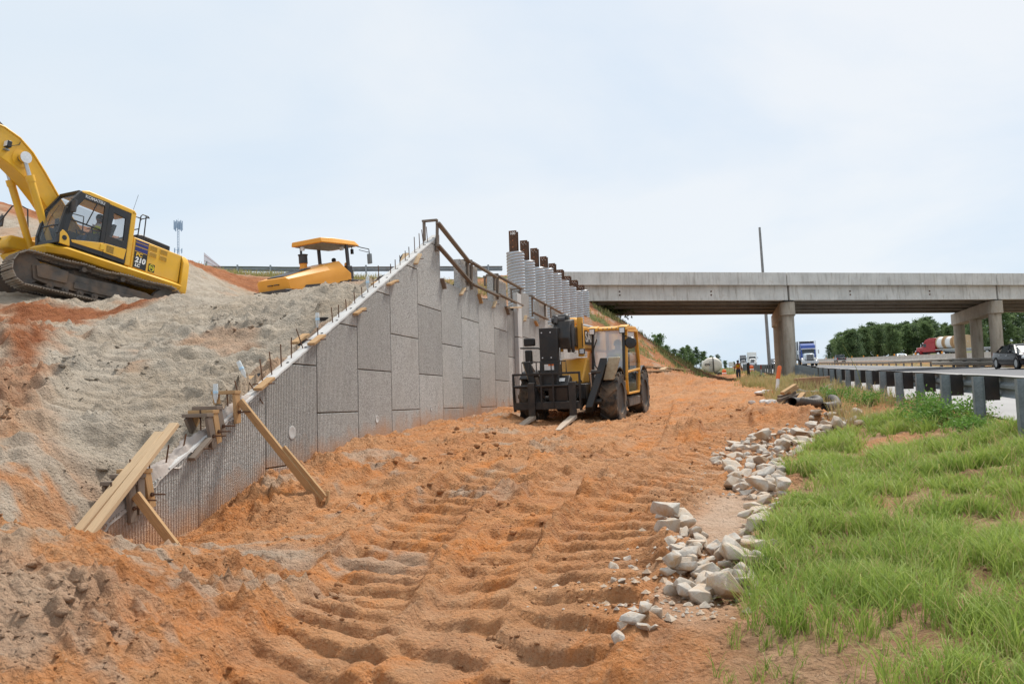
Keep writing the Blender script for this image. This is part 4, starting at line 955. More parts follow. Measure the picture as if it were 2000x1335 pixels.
# ------------------------------------------------------------------ barriers on the far side of the median
def build_barriers():
    pr = [(-.30, 0), (.30, 0), (.30, .08), (.12, .33), (.075, .81), (-.075, .81), (-.12, .33), (-.30, .08)]
    mb = MB(); mb.py(pr, -1.80, 1.80); o = mb.build('concrete_barrier', M['barrier'], None, .015); me = o.data; bpy.data.objects.remove(o)
    lg = MB(); lg.bb((-.10, -.03, .0), (.10, .03, .05)); lg.lathe([(.10, .05), (.12, .10), (.12, .22), (.10, .27)], (0, 0, .05), (0, 0, 1), 12); lo = lg.build('l', M['amber'], None); lme = lo.data; bpy.data.objects.remove(lo)
    for k in range(62):
        s = 66 + k * 3.66; t = 27.2
        b = bpy.data.objects.new('concrete_barrier', me); C.objects.link(b); b.location = ST(s, t, zroad(s) + .30); b.rotation_euler = (0, R(-2.4), math.atan2(UY, UX) + R(rnd.uniform(-.4, .4)))
        tag(b, 'pale concrete barrier segment in the long row beyond the median guardrail', 'concrete barrier', 'concrete barriers along the far carriageway')
        if k % 4 == 1 and 70 < s < 240:
            l = bpy.data.objects.new('barrier_light', lme); C.objects.link(l); l.location = ST(s, t, zroad(s) + 1.09); tag(l, 'amber warning light standing on the row of pale concrete barriers', 'warning light', 'amber lights on the barriers')
M['barrier'] = concrete('barrier_concrete', (.60, .58, .54), .45)
_n = M['barrier'].node_tree
build_barriers()

# ------------------------------------------------------------------ drums, posts, poles, signs
def drum(p, lab, sc=1.0, grp='orange traffic drums'):
    t = thing('traffic_drum', lab, 'traffic drum', p, (0, 0, rnd.random() * 6), grp)
    mb = MB(); mb.lathe([(.33, 0), (.33, .06), (.26, .065), (.29, .07), (.275, .33), (.265, .335), (.25, .62), (.24, .625), (.23, .86), (.215, .94), (.16, .98), (.0, .98)], (0, 0, 0), (0, 0, 1), 20); mb.build('drum_body', M['orange'], t)
    for z0, z1, r0, r1 in ((.22, .36, .2845, .279), (.50, .64, .264, .254)):
        m2 = MB(); m2.lathe([(r0 - .01, z0), (r0 + .004, z0), (r1 + .006, z1), (r1 - .01, z1)], (0, 0, 0), (0, 0, 1), 20, True); m2.build('reflective_band', M['decal_white'], t)
    m3 = MB(); m3.tube([(-.09, 0, .97), (-.09, 0, 1.05), (.09, 0, 1.05), (.09, 0, .97)], .018, 6); m3.build('handle', M['orange'], t)
p = P(434, 541, 51.0); drum(Vector((p.x, p.y, 8.05)), 'orange drum standing behind the approach guardrail on the skyline')
p = P(1415, 738, 96); drum(Vector((p.x, p.y, p.z)), 'orange and white drum beside the white tank truck')
p = P(1468, 728, 88); drum(Vector((p.x, p.y, HD(p.x, p.y) + .02)), 'orange drum right of the dark wooden post under the white truck')
def build_posts():
    b = on_ground(P(1516, 776, 30.0)); t = P(1523, 714, 30.2)
    o = thing('marker_post', 'leaning white marker post with a rounded orange top in the weeds', 'marker post', b); d = t - b
    mb = MB(); mb.tube([(0, 0, -.3), d * .55], .062, 14); mb.build('white_tube', M['white'], o)
    m2 = MB(); m2.tube([d * .50, d * .95, d * .985, d], [.075, .075, .06, .02], 14); m2.build('orange_cap', M['orange'], o)
    b = on_ground(P(1487, 735, 62)); b.z = P(1487, 734, 62).z; t = P(1486, 712, 62); o = thing('marker_post', 'small upright white marker post with a dark red top near the pole', 'marker post', b); d = t - b
    mb = MB(); mb.tube([(0, 0, -.3), d * .62], .045, 10); mb.build('white_tube', M['white'], o); m2 = MB(); m2.tube([d * .6, d * .96, d], [.055, .055, .02], 10); m2.build('red_cap', M['decal_red'], o)
    b = P(1462.5, 736, 58); t = P(1461, 708, 58); mb = MB(); mb.beam(b - Vector((0, 0, .4)), t, .16, .16); o = mb.build('wooden_post', M['brown_post'], None, .01); tag(o, 'dark square wooden post standing right of the walking man', 'wooden post')
    b = P(1504.5, 728, 78); t = P(1483.5, 444, 78); mb = MB(); mb.tube([b - Vector((0, 0, 1)), b.lerp(t, .5), t], [.17, .14, .105], 14); o = mb.build('light_pole', M['pole'], None); tag(o, 'tall bare grey pole rising behind the bridge beside its pier', 'pole')
    # roadside sign seen beyond the walking man
    c = P(1428, 711, 150); o = thing('roadside_sign', 'small blank white roadside sign on two legs beyond the walking man', 'sign', (c.x, c.y, HD(c.x, c.y)), (0, 0, R(-12)))
    h = c.z - o.location.z; mb = MB(); mb.bb((-.45, -.03, h - .42), (.45, .03, h + .42)); mb.build('sign_panel', M['white'], o, .01)
    for x in (-.33, .33): m2 = MB(); m2.tube([(x, .05, 0), (x, .05, h + .4)], .03, 6); m2.build('leg', M['galv'], o)
    # old concrete block in the weeds by the guardrail
    a = P(1550, 752, 31.5); b = P(1614, 752, 29.5); mid = (a + b) / 2; zt = P(1582, 736.5, 30.5).z; d = (b - a); o = MB()
    ang = math.atan2(d.y, d.x); o = MB(Matrix.Translation((mid.x, mid.y, 0)) @ Matrix.Rotation(ang, 4, 'Z')); o.bb((-d.length / 2, 0, zt - 1.2), (d.length / 2, .5, zt)); o = o.build('concrete_headwall', M['headwall'], None, .03); tag(o, 'low pinkish concrete headwall in the tall grass by the guardrail', 'headwall')
M['headwall'] = concrete('orange_stained_concrete', (.42, .25, .15), .5)
build_posts()
def tower():
    b = P(348, 560, 420); t = P(347, 431, 420); o = thing('cell_tower', 'slim pale lattice telephone mast far behind the excavator', 'cell tower', b)
    h = t.z - b.z; mb = MB(); w = .55
    for k in range(3): a = k * 2.094; mb.tube([(w * math.cos(a), w * math.sin(a), 0), (w * math.cos(a), w * math.sin(a), h)], .09, 5)
    n = 26
    for i in range(n):
        for k in range(3):
            a = k * 2.094; c = (k + 1) * 2.094; z0, z1 = h * i / n, h * (i + 1) / n; mb.tube([(w * math.cos(a), w * math.sin(a), z0), (w * math.cos(c), w * math.sin(c), z1)], .05, 4)
    mb.build('lattice', M['mast'], o)
    m2 = MB()
    for k in range(12): a = k * .5236; m2.bb((2.0 * math.cos(a) - .2, 2.0 * math.sin(a) - .2, h - 4.3 - (k % 3) * .5), (2.0 * math.cos(a) + .2, 2.0 * math.sin(a) + .2, h - 1 + (k % 2)))
    m2.tube([(-2, 0, h - 2.6), (2, 0, h - 2.6)], .08, 5); m2.tube([(0, -2, h - 2.6), (0, 2, h - 2.6)], .08, 5); m2.tube([(0, 0, h), (0, 0, h + 1.2)], .06, 5)
    m2.build('antenna_ring', M['mast'], o); m3 = MB()
    for k in range(6): a = k * 1.047; m3.bb((2.0 * math.cos(a) - .12, 2.0 * math.sin(a) - .12, h - 17), (2.0 * math.cos(a) + .12, 2.0 * math.sin(a) + .12, h - 14.5)); m3.tube([(0, 0, h - 15.5), (2.0 * math.cos(a), 2.0 * math.sin(a), h - 15.5)], .06, 4)
    m3.tube([(0, 0, h - 27), (4, 0, h - 27)], .06, 4); m3.bb((3.6, -.2, h - 28), (4.2, .2, h - 26.4)); m3.build('lower_antenna', M['mast'], o)
M['mast'] = pmat('pale_blue_grey_steel', (.30, .37, .45), .6)
tower()
def snow_fence():
    o = thing('safety_fence', 'sagging orange plastic safety fence between stakes above the grey mound', 'safety fence', P(404, 535, 45.5)); og = o.location
    a = P(399, 533, 45.5); b = P(432, 534, 47.5); mb = MB()
    for k in range(22):
        f = k / 21; c = a.lerp(b, f); hh = 1.15 - .75 * f; mb.tube([c - og, c - og + Vector((0, 0, max(.25, hh)))], .012, 4)
    for q in range(4): mb.tube([a - og + Vector((0, 0, .1 + .3 * q)), b - og + Vector((0, 0, .08 + .09 * q))], .014, 4)
    mb.build('mesh_panel', M['fence_net'], o)
    m2 = MB(); s0 = P(399, 533, 45.4); s1 = P(404, 510, 45.4); m2.tube([s0 - og, s1 - og], .04, 6); m2.build('stake', M['galv'], o)
M['fence_net'] = pmat('faded_pink_mesh', (.45, .25, .24), .7); snow_fence()
# ------------------------------------------------------------------ excavator (x forward, y left, z up; origin on the ground under the swing centre)
def rect(x0, z0, x1, z1): return [(x0, z0), (x1, z0), (x1, z1), (x0, z1)]
def wheel(parent, c, r, w, side, name='wheel', lugs=0, rim='black', tyre='rubber', hub=.55, rn=26):
    """axis along y; side = +1 when the outer face looks to +y"""
    rr = hub * r; mb = MB(); hw = w / 2
    prof = [(rr, -hw * .82), (rr * 1.05, -hw), (r * .86, -hw * 1.02), (r * .955, -hw * .86), (r * .97, 0), (r * .955, hw * .86), (r * .86, hw * 1.02), (rr * 1.05, hw), (rr, hw * .82)]
    mb.lathe(prof, (0, 0, 0), (0, 1, 0), rn, True)
    for k in range(lugs):
        for sg in (-1, 1):
            a = 2 * math.pi * (k + (.5 if sg > 0 else 0)) / lugs; da = 2 * math.pi / lugs * .95; pts = []
            for q in range(4):
                f = q / 3; ang = a + da * f * .75; y = sg * hw * (1.0 - .98 * f)
                for rad, dang in ((r * .93, 0), (r * 1.0, .03), (r * 1.0, da * .36), (r * .93, da * .42)): pts.append((math.sin(ang + dang) * rad, y, math.cos(ang + dang) * rad))
            for rad, dang in ((r * .80, 0), (r * .86, .02), (r * .86, da * .34), (r * .80, da * .38)): pts.insert(0 + len([0]) * 0, None) if False else None
            rings = [pts[i * 4:i * 4 + 4] for i in range(4)]
            y = sg * hw * 1.045; rings.insert(0, [(math.sin(a + dd) * rad, y, math.cos(a + dd) * rad) for rad, dd in ((r * .80, .02), (r * .87, .05), (r * .87, da * .30), (r * .80, da * .34))])
            mb.loft(rings)
    t = mb.build('tyre', M[tyre], None, 0, True, 30); o = bpy.data.objects.new(name, None); C.objects.link(o); o.location = c; o.parent = parent; t.parent = o
    rm = MB(); s = side; rm.lathe([(rr * 1.02, s * hw * .80), (rr * .97, s * hw * .86), (rr * .88, s * hw * .80), (rr * .80, s * hw * .30), (rr * .42, s * hw * .22), (rr * .40, s * hw * .55), (rr * .30, s * hw * .62), (.001, s * hw * .62)], (0, 0, 0), (0, 1, 0), 24)
    for k in range(10): a = k * .628; rm.cyl((math.sin(a) * rr * .58, s * hw * .2, math.cos(a) * rr * .58), (math.sin(a) * rr * .58, s * hw * .36, math.cos(a) * rr * .58), rr * .045, 6)
    rb = rm.build('rim', M[rim], o, 0, True, 30)
    return o
TRK_YAW = R(-11); EXC_P = P(148, 602, 23.6)
exc = thing('excavator', 'yellow tracked excavator tilted on the sand slope with its arched boom leaving the frame', 'excavator', EXC_P)
ffw = Vector((-.44, -.90, 0)).normalized(); slope = .15
fx = Vector((ffw.x, ffw.y, slope)).normalized(); fy = Vector((0, 0, 1)).cross(fx).normalized(); fy = (fy + Vector((0, 0, .00))).normalized(); fz = fx.cross(fy)
exc.rotation_euler = Matrix((fx, fy, fz)).transposed().to_euler()
def build_excavator():
    Y_ = M['ex_yellow']; o = exc
    # tracks
    def track(y0, sgn):
        t = bpy.data.objects.new('track', None); C.objects.link(t); t.parent = o; t.location = Matrix.Rotation(TRK_YAW, 3, 'Z') @ Vector((0, y0, 0)); t.rotation_euler = (0, 0, TRK_YAW)
        xs, r1, zc = 1.93, .44, .47; L = 3.86; per = 2 * L + 2 * math.pi * r1; n = 47; pitch = per / n
        mb = MB(); links = MB()
        for k in range(n):
            d = k * pitch
            if d < L: p = Vector((xs - d, 0, zc - r1)); a = math.pi
            elif d < L + math.pi * r1: q = (d - L) / r1; p = Vector((-xs - math.sin(q) * r1, 0, zc - math.cos(q) * r1)); a = math.pi + q
            elif d < 2 * L + math.pi * r1: e = d - L - math.pi * r1; p = Vector((-xs + e, 0, zc + r1)); sag = -.05 * math.sin(math.pi * e / L) * math.sin(3 * math.pi * e / L) ** 2; p.z += sag; a = 0
            else: q = (d - 2 * L - math.pi * r1) / r1; p = Vector((xs + math.sin(q) * r1, 0, zc + math.cos(q) * r1)); a = q
            Rm = Matrix.Rotation(a, 3, 'Y'); nrm = Rm @ Vector((0, 0, 1)); tn = Rm @ Vector((1, 0, 0))
            mb.box(p + nrm * .012, (pitch * .90, .70, .022), Rm)
            for gx in (-.075, 0, .075): mb.box(p + nrm * .036 + tn * gx, (.016, .70, .030), Rm)
            for yy in (-.09, .09): links.box(p - nrm * .05 + Vector((0, yy, 0)), (pitch * .96, .035, .09), Rm)
        mb.build('track_shoes', M['track_steel'], t); links.build('track_chain', M['mud_steel'], t)
        fr = MB(); prof = [(-1.55, .16), (1.25, .16), (1.55, .20), (1.78, .24), (1.86, .60), (1.60, .72), (1.2, .70), (.95, .62), (.6, .60), (-.4, .62), (-1.3, .60), (-1.65, .50)]
        fr.px(prof, -.17, .17); fr.px([(.95, .30), (1.70, .30), (1.78, .60), (1.55, .68), (.95, .64)], .171 * sgn, .235 * sgn); fr.px([(-1.5, .22), (.75, .22), (.75, .40), (-1.5, .40)], .171 * sgn, .225 * sgn)
        fr.build('track_frame', M['mud_steel'], t, .012)
        for x, nm in ((xs, 'idler'), (-xs, 'sprocket')):
            w = MB(); w.lathe([(r1 - .07, -.11), (r1 - .05, -.06), (r1 - .05, .06), (r1 - .07, .11), (.12, .12 * sgn * sgn), ], (x, 0, zc), (0, 1, 0), 24); w.build(nm, M['mud_steel'], t)
        for k in range(8): x = -1.45 + k * .40; w = MB(); w.lathe([(.09, -.2), (.10, -.06), (.075, -.03), (.075, .03), (.10, .06), (.09, .2)], (x, .0, .135), (0, 1, 0), 14); w.cyl((x, .2 * sgn, .135), (x, .235 * sgn, .135), .035, 8); w.build('track_roller', M['mud_steel'], t)
        for x in (-.55, .55): w = MB(); w.cyl((x, 0, .80), (x, .22 * sgn, .80), .055, 12); w.cyl((x, .14 * sgn, .80), (x, .24 * sgn, .80), .07, 12); w.build('carrier_roller', M['mud_steel'], t)
    track(1.19, 1); track(-1.19, -1)
    cb = MB(); cb.bb((-.9, -1.0, .45), (.9, 1.0, .80)); cb.cyl((0, 0, .80), (0, 0, .995), .66, 32); cb.build('undercarriage', M['mud_steel'], o, .02)
    ring = MB(); ring.cyl((0, 0, .90), (0, 0, 1.06), .60, 40); ring.build('swing_ring', M['black_dusty'], o)
    # main frame: wide lower skirt with a folded edge
    sk = MB()
    plan = [(1.85, .34), (1.85, 1.02), (1.45, 1.38), (-2.45, 1.38), (-2.45, -1.38), (1.45, -1.38), (1.75, -1.1), (1.75, -.42), (.9, -.3), (.9, .3)]
    ins = [(1.75, .36), (1.75, .98), (1.38, 1.24), (-2.40, 1.24), (-2.40, -1.24), (1.38, -1.24), (1.66, -1.02), (1.66, -.44), (.9, -.3), (.9, .3)]
    sk.loft([[(x, y, 1.05) for x, y in ins], [(x, y, 1.20) for x, y in plan], [(x, y, 1.30) for x, y in ins]]); sk.build('lower_skirt', Y_, o, .012)
    # engine side: body behind the cab, left
    eb = MB(); eb.px([(-.62, 1.30), (-2.38, 1.30), (-2.42, 2.20), (-.62, 2.24)], .30, 1.26); eb.build('engine_cover', Y_, o, .03)
    eb = MB(); eb.px([(1.05, 1.30), (-2.38, 1.30), (-2.42, 2.20), (-.3, 2.24), (.2, 2.0), (1.05, 1.95)], -1.27, -.30); eb.build('tank_cover', Y_, o, .04)
    mid = MB(); mid.px([(-2.38, 1.305), (-.5, 1.305), (-.5, 2.18), (-2.38, 2.15)], -.298, .298); mid.build('engine_bay', M['black_dusty'], o)
    cw = MB(); pl = [(-2.43, 1.34), (-2.70, 1.30), (-2.92, 1.05), (-3.0, .5), (-3.0, -.5), (-2.92, -1.05), (-2.70, -1.30), (-2.43, -1.34)]
    cw.loft([[(x * .99, y * .98, 1.04) for x, y in pl], [(x, y, 1.18) for x, y in pl], [(x, y, 1.95) for x, y in pl], [(x * .985, y * .97, 2.12) for x, y in pl], [(x * .96 if x < -2.44 else x, y * .93, 2.20) for x, y in pl]]); cw.build('counterweight', Y_, o, .02)
    hd = MB(); hd.px([(-.95, 2.24), (-2.2, 2.20), (-2.2, 2.48), (-1.1, 2.52), (-.95, 2.46)], -.85, .95); hd.build('engine_hood', M['black'], o, .04)
    gr = MB()
    for i in range(12):
        for j in range(4): gr.bb((-1.22 - i * .08 - .022, .951, 2.25 + j * .055), (-1.22 - i * .08 + .022, .956, 2.28 + j * .055))
    gr.build('hood_grille', M['seat'], o)
    # vents and decals on the left cover
    yl = 1.262
    for x0 in (-1.86, -1.48):
        for z0 in (1.82, 2.02):
            v = MB(); v.bb((x0, yl, z0), (x0 + .28, yl + .012, z0 + .14)); vv = v.build('vent', M['ex_yellow'], o, .004); s = MB()
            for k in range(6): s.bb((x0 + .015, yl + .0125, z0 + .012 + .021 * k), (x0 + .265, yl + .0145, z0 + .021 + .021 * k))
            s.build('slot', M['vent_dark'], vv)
    seam = MB(); seam.bb((-2.40, yl, 1.32), (-2.392, yl + .003, 2.2)); seam.bb((-1.16, yl, 1.32), (-1.152, yl + .003, 2.2)); seam.bb((-.70, yl, 1.32), (-.692, yl + .003, 2.2)); seam.build('panel_seam', M['decal_black'], o)
    for z0, hgt in ((1.99, .115), (2.095, .07), (2.18, .045)):
        pass
    st = MB()
    for z0, z1 in ((1.845, 1.97), (2.00, 2.095), (2.12, 2.175)): st.bb((-1.145, yl + .001, z0), (-.71, yl + .005, z1))
    st.build('stripe_decal', M['navy'], o)
    bl = MB(); bl.bb((-1.145, yl + .001, 1.33), (-.71, yl + .005, 1.82)); bl.build('model_plate', M['decal_black'], o)
    lm = lambda x, z, y=yl + .0062: basis((x, y, z), (-1, 0, 0), (0, 0, 1), (0, 1, 0))
    text_mesh('lettering', 'PC', .15, M['decal_yellow'], lm(-.865, 1.745), o, .001, .006, 1.2, .15)
    text_mesh('lettering', '210', .22, M['decal_white'], lm(-.925, 1.58), o, .001, .010, 1.08, .12)
    text_mesh('lettering', 'LC', .13, M['decal_white'], lm(-.845, 1.42), o, .001, .006, 1.1, .15)
    b2 = MB(); b2.bb((-1.46, yl + .001, 1.36), (-1.24, yl + .005, 1.60)); b2.build('owner_plate', M['decal_black'], o)
    rg = MB(); ring_c = Vector((-1.35, yl + .007, 1.48)); rg.tube([ring_c + Vector((math.cos(a) * .085, 0, math.sin(a) * .095)) for a in np.linspace(0, 2 * math.pi, 25)], .010, 5); rg.build('owner_ring', M['decal_lemon'], o)
    text_mesh('lettering', 'TBG', .115, M['decal_lemon'], lm(-1.35, 1.48), o, .001, .004, .62)
    # cab
    fp = [(1.62, 1.22), (1.72, 1.52), (1.62, 2.35), (1.28, 2.96)]          # front edge going up, (x, z)
    y0, y1 = .36, 1.30; xb = -.58
    cabp = [(xb, 1.30), (1.66, 1.30), (1.70, 1.55), (1.58, 2.36), (1.22, 2.99), (1.02, 3.03), (xb + .1, 2.98), (xb, 2.9)]
    rl = MB(); rl.px([(1.22, 2.97), (1.02, 3.045), (xb + .08, 3.01), (xb, 2.93), (xb, 2.86), (1.24, 2.90)], y0, y1); cab = rl.build('cab', M['ex_yellow'], o, .03)
    # floor and inner wall
    def pillar(pts, y, w=.09, d=.07, m='black'):
        mb = MB()
        for a, b in zip(pts[:-1], pts[1:]): mb.beam((a[0], y, a[1]), (b[0], y, b[1]), d, w, (0, 1, 0))
        mb.build('pillar', M[m], cab, .012)
    front = [(1.66, 1.32), (1.70, 1.56), (1.57, 2.36), (1.23, 2.93)]
    for y in (y0 + .04, y1 - .04): pillar(front, y, .10, .09)
    for za, fq in ((1.37, 1.65), (2.92, 1.24)): fr = MB(); fr.beam((fq, y0 + .05, za), (fq, y1 - .05, za), .10, .10); fr.build('windscreen_frame', M['black'], cab, .01)
    ws = MB(); ys = (y0 + .08, y1 - .08); f2 = [(1.665, 1.42), (1.70, 1.56), (1.575, 2.36), (1.25, 2.90)]
    ws.add([(x, y, z) for x, z in f2 for y in ys], [(0, 1, 3, 2), (2, 3, 5, 4), (4, 5, 7, 6)]); ws.build('windscreen', M['glass'], cab, 0, True)
    bar = MB(); bar.beam((1.665, y0 + .08, 1.85), (1.665, y1 - .08, 1.85), .03, .03); bar.build('windscreen_bar', M['black'], cab)
    # left side: door with its frame, glass, yellow lower panel
    side = MB()
    def fprism(poly, y, t, name, m, par=cab, bev=.006):
        mb = MB(); mb.px(poly, y - t, y); return mb.build(name, M[m], par, bev)
    # black door panel built as a ring around the window opening
    def ringpanel(outer, inner, y, t, name, m):
        n = len(outer); vs = []; fs = []
        for yy in (y - t, y):
            vs += [(x, yy, z) for x, z in outer] + [(x, yy, z) for x, z in inner]
        for k in range(n):
            a, b = k, (k + 1) % n
            fs += [(a, b, n + b, n + a), (2 * n + a, 3 * n + a, 3 * n + b, 2 * n + b), (a, 2 * n + a, 2 * n + b, b), (n + a, n + b, 3 * n + b, 3 * n + a)]
        return MB().add(vs, fs).build(name, M[m], cab, .004, True)
    dout = [(1.50, 1.33), (1.64, 1.58), (1.52, 2.36), (1.20, 2.90), (.38, 2.92), (.36, 1.36)]; dinn = [(1.40, 1.80), (1.46, 1.72), (1.40, 2.34), (1.10, 2.74), (.52, 2.76), (.50, 1.60)]
    ringpanel([(1.50, 1.33), (1.645, 1.58), (1.53, 2.36), (1.21, 2.92), (.34, 2.93), (.34, 1.33)], [(1.36, 1.48), (1.47, 1.72), (1.38, 2.34), (1.12, 2.76), (.47, 2.77), (.47, 1.66)], y1, .05, 'door', 'black')
    gl = MB(); gl.add([(x, y1 - .03, z) for x, z in [(1.36, 1.48), (1.47, 1.72), (1.38, 2.34), (1.12, 2.76), (.47, 2.77), (.47, 1.66)]], [(0, 1, 2, 3, 4, 5)]); gl.build('door_glass', M['glass'], cab)
    dm = MB(); dm.beam((1.44, y1 - .01, 2.06), (.46, y1 - .01, 2.06), .03, .035); dm.beam((.95, y1 - .018, 2.07), (.72, y1 - .018, 2.76), .02, .025); dm.build('window_rail', M['black'], cab)
    ringpanel([(.33, 1.33), (.33, 2.93), (-.40, 2.91), (-.40, 1.33)], [(.20, 1.98), (.16, 2.70), (-.24, 2.66), (-.26, 1.98)], y1 - .006, .05, 'rear_side_panel', 'black')
    gl = MB(); gl.add([(x, y1 - .04, z) for x, z in [(.20, 1.98), (.16, 2.70), (-.24, 2.66), (-.26, 1.98)]], [(0, 1, 2, 3)]); gl.build('rear_side_window', M['glass'], cab)
    fprism([(-.41, 1.31), (-.41, 2.99), (-.57, 2.95), (-.58, 1.31)], y1, .12, 'rear_pillar', 'ex_yellow', cab, .02)
    fprism([(1.34, 1.50), (.36, 1.72), (.36, 1.46), (1.30, 1.44)], y1 + .012, .02, 'door_lower_panel', 'ex_yellow')
    fprism([(.34, 1.72), (-.38, 1.76), (-.34, 1.44), (.34, 1.46)], y1 + .012, .02, 'battery_panel', 'ex_yellow')
    sl = MB();
    for k in range(6): sl.bb((.02, y1 + .0125, 1.50 + .034 * k), (.26, y1 + .016, 1.512 + .034 * k))
    sl.build('louvre', M['decal_black'], cab)
    fprism([(.46, 1.50), (.34, 1.52), (.34, 1.68), (.46, 1.66)], y1 + .035, .03, 'door_handle', 'decal_yellow', cab)
    fp_ = [(1.66, 1.31), (1.69, 1.60)] + [(1.68 - .30 * math.sin(a) , 1.42 + .28 * math.cos(a)) for a in np.linspace(.2, 1.45, 6)] + [(1.36, 1.31)]
    fprism(fp_, y1 + .012, .05, 'corner_panel', 'ex_yellow'); e = MB(); e.lathe([(.001, 0), (.07, 0), (.07, .006), (.001, .006)], (1.54, y1 + .0125, 1.49), (0, 1, 0), 18); e.build('step_lamp', M['seat'], cab)
    text_mesh('lettering', 'KOMATSU', .115, M['decal_silver'], basis((.80, y1 + .0012, 2.845), (-1, 0, 0.0), (0, 0, 1), (0, 1, 0)), cab, .001, .004, 1.15)
    rw = MB(); rw.bb((xb, y0, 1.3), (xb + .05, y1 - .12, 1.9)); rw.bb((-.5, y0, 1.29), (1.6, y1 - .06, 1.34)); rw.build('cab_floor', M['seat'], cab)
    rg_ = MB(); rg_.add([(xb + .02, y0 + .06, 1.9), (xb + .02, y1 - .15, 1.9), (xb + .06, y1 - .15, 2.85), (xb + .06, y0 + .06, 2.85)], [(0, 1, 2, 3)]); rg_.build('rear_window', M['glass'], cab)
    rt = MB(); rt.add([(-.50, y0 + .01, 1.95), (1.50, y0 + .01, 1.95), (1.50, y0 + .01, 2.4), (1.2, y0 + .01, 2.85), (-.50, y0 + .01, 2.85)], [(0, 1, 2, 3, 4)]); rt.build('right_window', M['glass'], cab)
    rb = MB(); rb.bb((-.55, y0, 1.34), (1.6, y0 + .04, 1.95)); rb.build('right_lower_wall', M['black'], cab); hp = MB()
    hp.tube([(1.0, y0 + .03, 2.05), (1.0, y0 + .03, 2.55), (.45, y0 + .03, 2.6), (.42, y0 + .03, 2.1)], .018, 6); hp.build('window_frame', M['black'], cab)
    se = MB(); se.bb((.05, .62, 1.62), (.60, 1.08, 1.78)); se.px([(.02, 1.74), (.16, 1.74), (-.04, 2.46), (-.16, 2.46)], .62, 1.08); se.px([(-.06, 2.48), (.02, 2.48), (-.02, 2.72), (-.1, 2.72)], .72, .98); se.bb((.1, .66, 1.34), (.5, 1.04, 1.6)); se.build('seat', M['seat'], cab, .03)
    co = MB(); co.bb((.35, .42, 1.34), (.95, .58, 1.98)); co.bb((.3, 1.1, 1.5), (.75, 1.2, 1.92)); co.tube([(.62, .5, 1.9), (.70, .5, 2.12)], .02, 6); co.tube([(.62, 1.15, 1.9), (.70, 1.15, 2.12)], .02, 6); co.bb((1.3, .5, 1.7), (1.36, .62, 2.2)); co.build('control_console', M['seat'], cab, .02)
    mr = MB(); mr.bb((1.46, y1 + .05, 2.22), (1.52, y1 + .22, 2.56)); mr.tube([(1.50, y1 - .02, 2.62), (1.50, y1 + .14, 2.60), (1.49, y1 + .14, 2.5)], .012, 6); mr.build('mirror', M['dark_plastic'], cab, .02)
    wp = MB(); wp.tube([(1.71, .66, 1.60), (1.64, .72, 2.1), (1.50, .80, 2.5)], .008, 5); wp.build('wiper', M['black'], cab)
    an = MB(); an.tube([(-.50, 1.2, 2.98), (-.60, 1.22, 3.55)], .006, 4); an.build('antenna', M['black'], cab)
    hr = MB()
    for y in (1.20, .85): hr.tube([(-.78, y, 2.22), (-.80, y, 2.95), (-.86, y, 3.02), (-1.05, y, 3.02), (-1.10, y, 2.98)], .018, 6)
    hr.tube([(-.80, 1.2, 2.55), (-.80, .85, 2.55)], .016, 6); hr.tube([(-1.08, 1.2, 3.0), (-1.08, .85, 3.0)], .016, 6); hr.tube([(-1.0, 1.2, 2.24), (-.98, 1.2, 3.02)], .018, 6); hr.build('handrail', M['black'], o)
    # right front box, rail and mirror (seen past the boom)
    rf = MB(); pf = [(1.05, 1.30), (1.95, 1.30), (2.02, 1.46), (1.9, 1.68), (1.05, 1.74)]; rf.px(pf, -1.30, -.46); rf.build('tool_box', Y_, o, .06)
    ls = MB()
    for k in range(4): ls.bb((1.955, -.98, 1.42 + k * .05), (2.01, -.80, 1.445 + k * .05))
    ls.build('box_louvre', M['decal_black'], o)
    rr_ = MB(); rr_.tube([(1.95, -1.24, 1.55), (1.90, -1.24, 2.0), (1.55, -1.24, 2.75), (1.30, -1.24, 2.85), (1.1, -1.24, 2.82), (.95, -1.24, 2.0)], .022, 7); rr_.tube([(1.72, -1.24, 2.35), (1.70, -1.42, 2.36), (1.66, -1.46, 2.5)], .016, 6); rr_.build('front_handrail', M['black'], o)
    mm = MB(); mm.bb((1.62, -1.56, 2.12), (1.67, -1.38, 2.46)); mm.build('front_mirror', M['dark_plastic'], o, .02)
    # boom: curved plate box
    top = [(.05, 1.55), (.02, 1.95), (.18, 2.3), (.55, 2.85), (.98, 3.58), (1.38, 4.35), (1.75, 4.98), (2.15, 5.42), (2.65, 5.72), (3.3, 5.88), (4.2, 5.90), (5.3, 5.70)]
    bot = [(.45, 1.48), (.58, 1.68), (.88, 2.18), (1.22, 2.80), (1.60, 3.42), (2.02, 3.98), (2.50, 4.45), (3.05, 4.80), (3.6, 5.02), (4.2, 5.15), (4.8, 5.22), (5.4, 5.25)]
    def brot(x, z, a=R(-16)): dx, dz = (x - .25) * .80, (z - 1.7) * .80; return (.25 + dx * math.cos(a) - dz * math.sin(a), 1.7 + dx * math.sin(a) + dz * math.cos(a))
    top = [brot(*q) for q in top]; bot = [brot(*q) for q in bot]
    bm = MB(); yb = -.05; hw_ = .27
    n = len(top); ringz = [[(top[k][0], yb + hw_, top[k][1]), (bot[k][0], yb + hw_, bot[k][1]), (bot[k][0], yb - hw_, bot[k][1]), (top[k][0], yb - hw_, top[k][1])] for k in range(n)]
    bm.loft(ringz); boom = bm.build('boom', Y_, o, .02, True, 40)
    ed = MB();
    for y in (yb + hw_, yb - hw_):
        ed.tube([(x - .02, y, z + .01) for x, z in top[1:]], .03, 6)
    ed.build('boom_flange', Y_, boom)
    pi = MB()
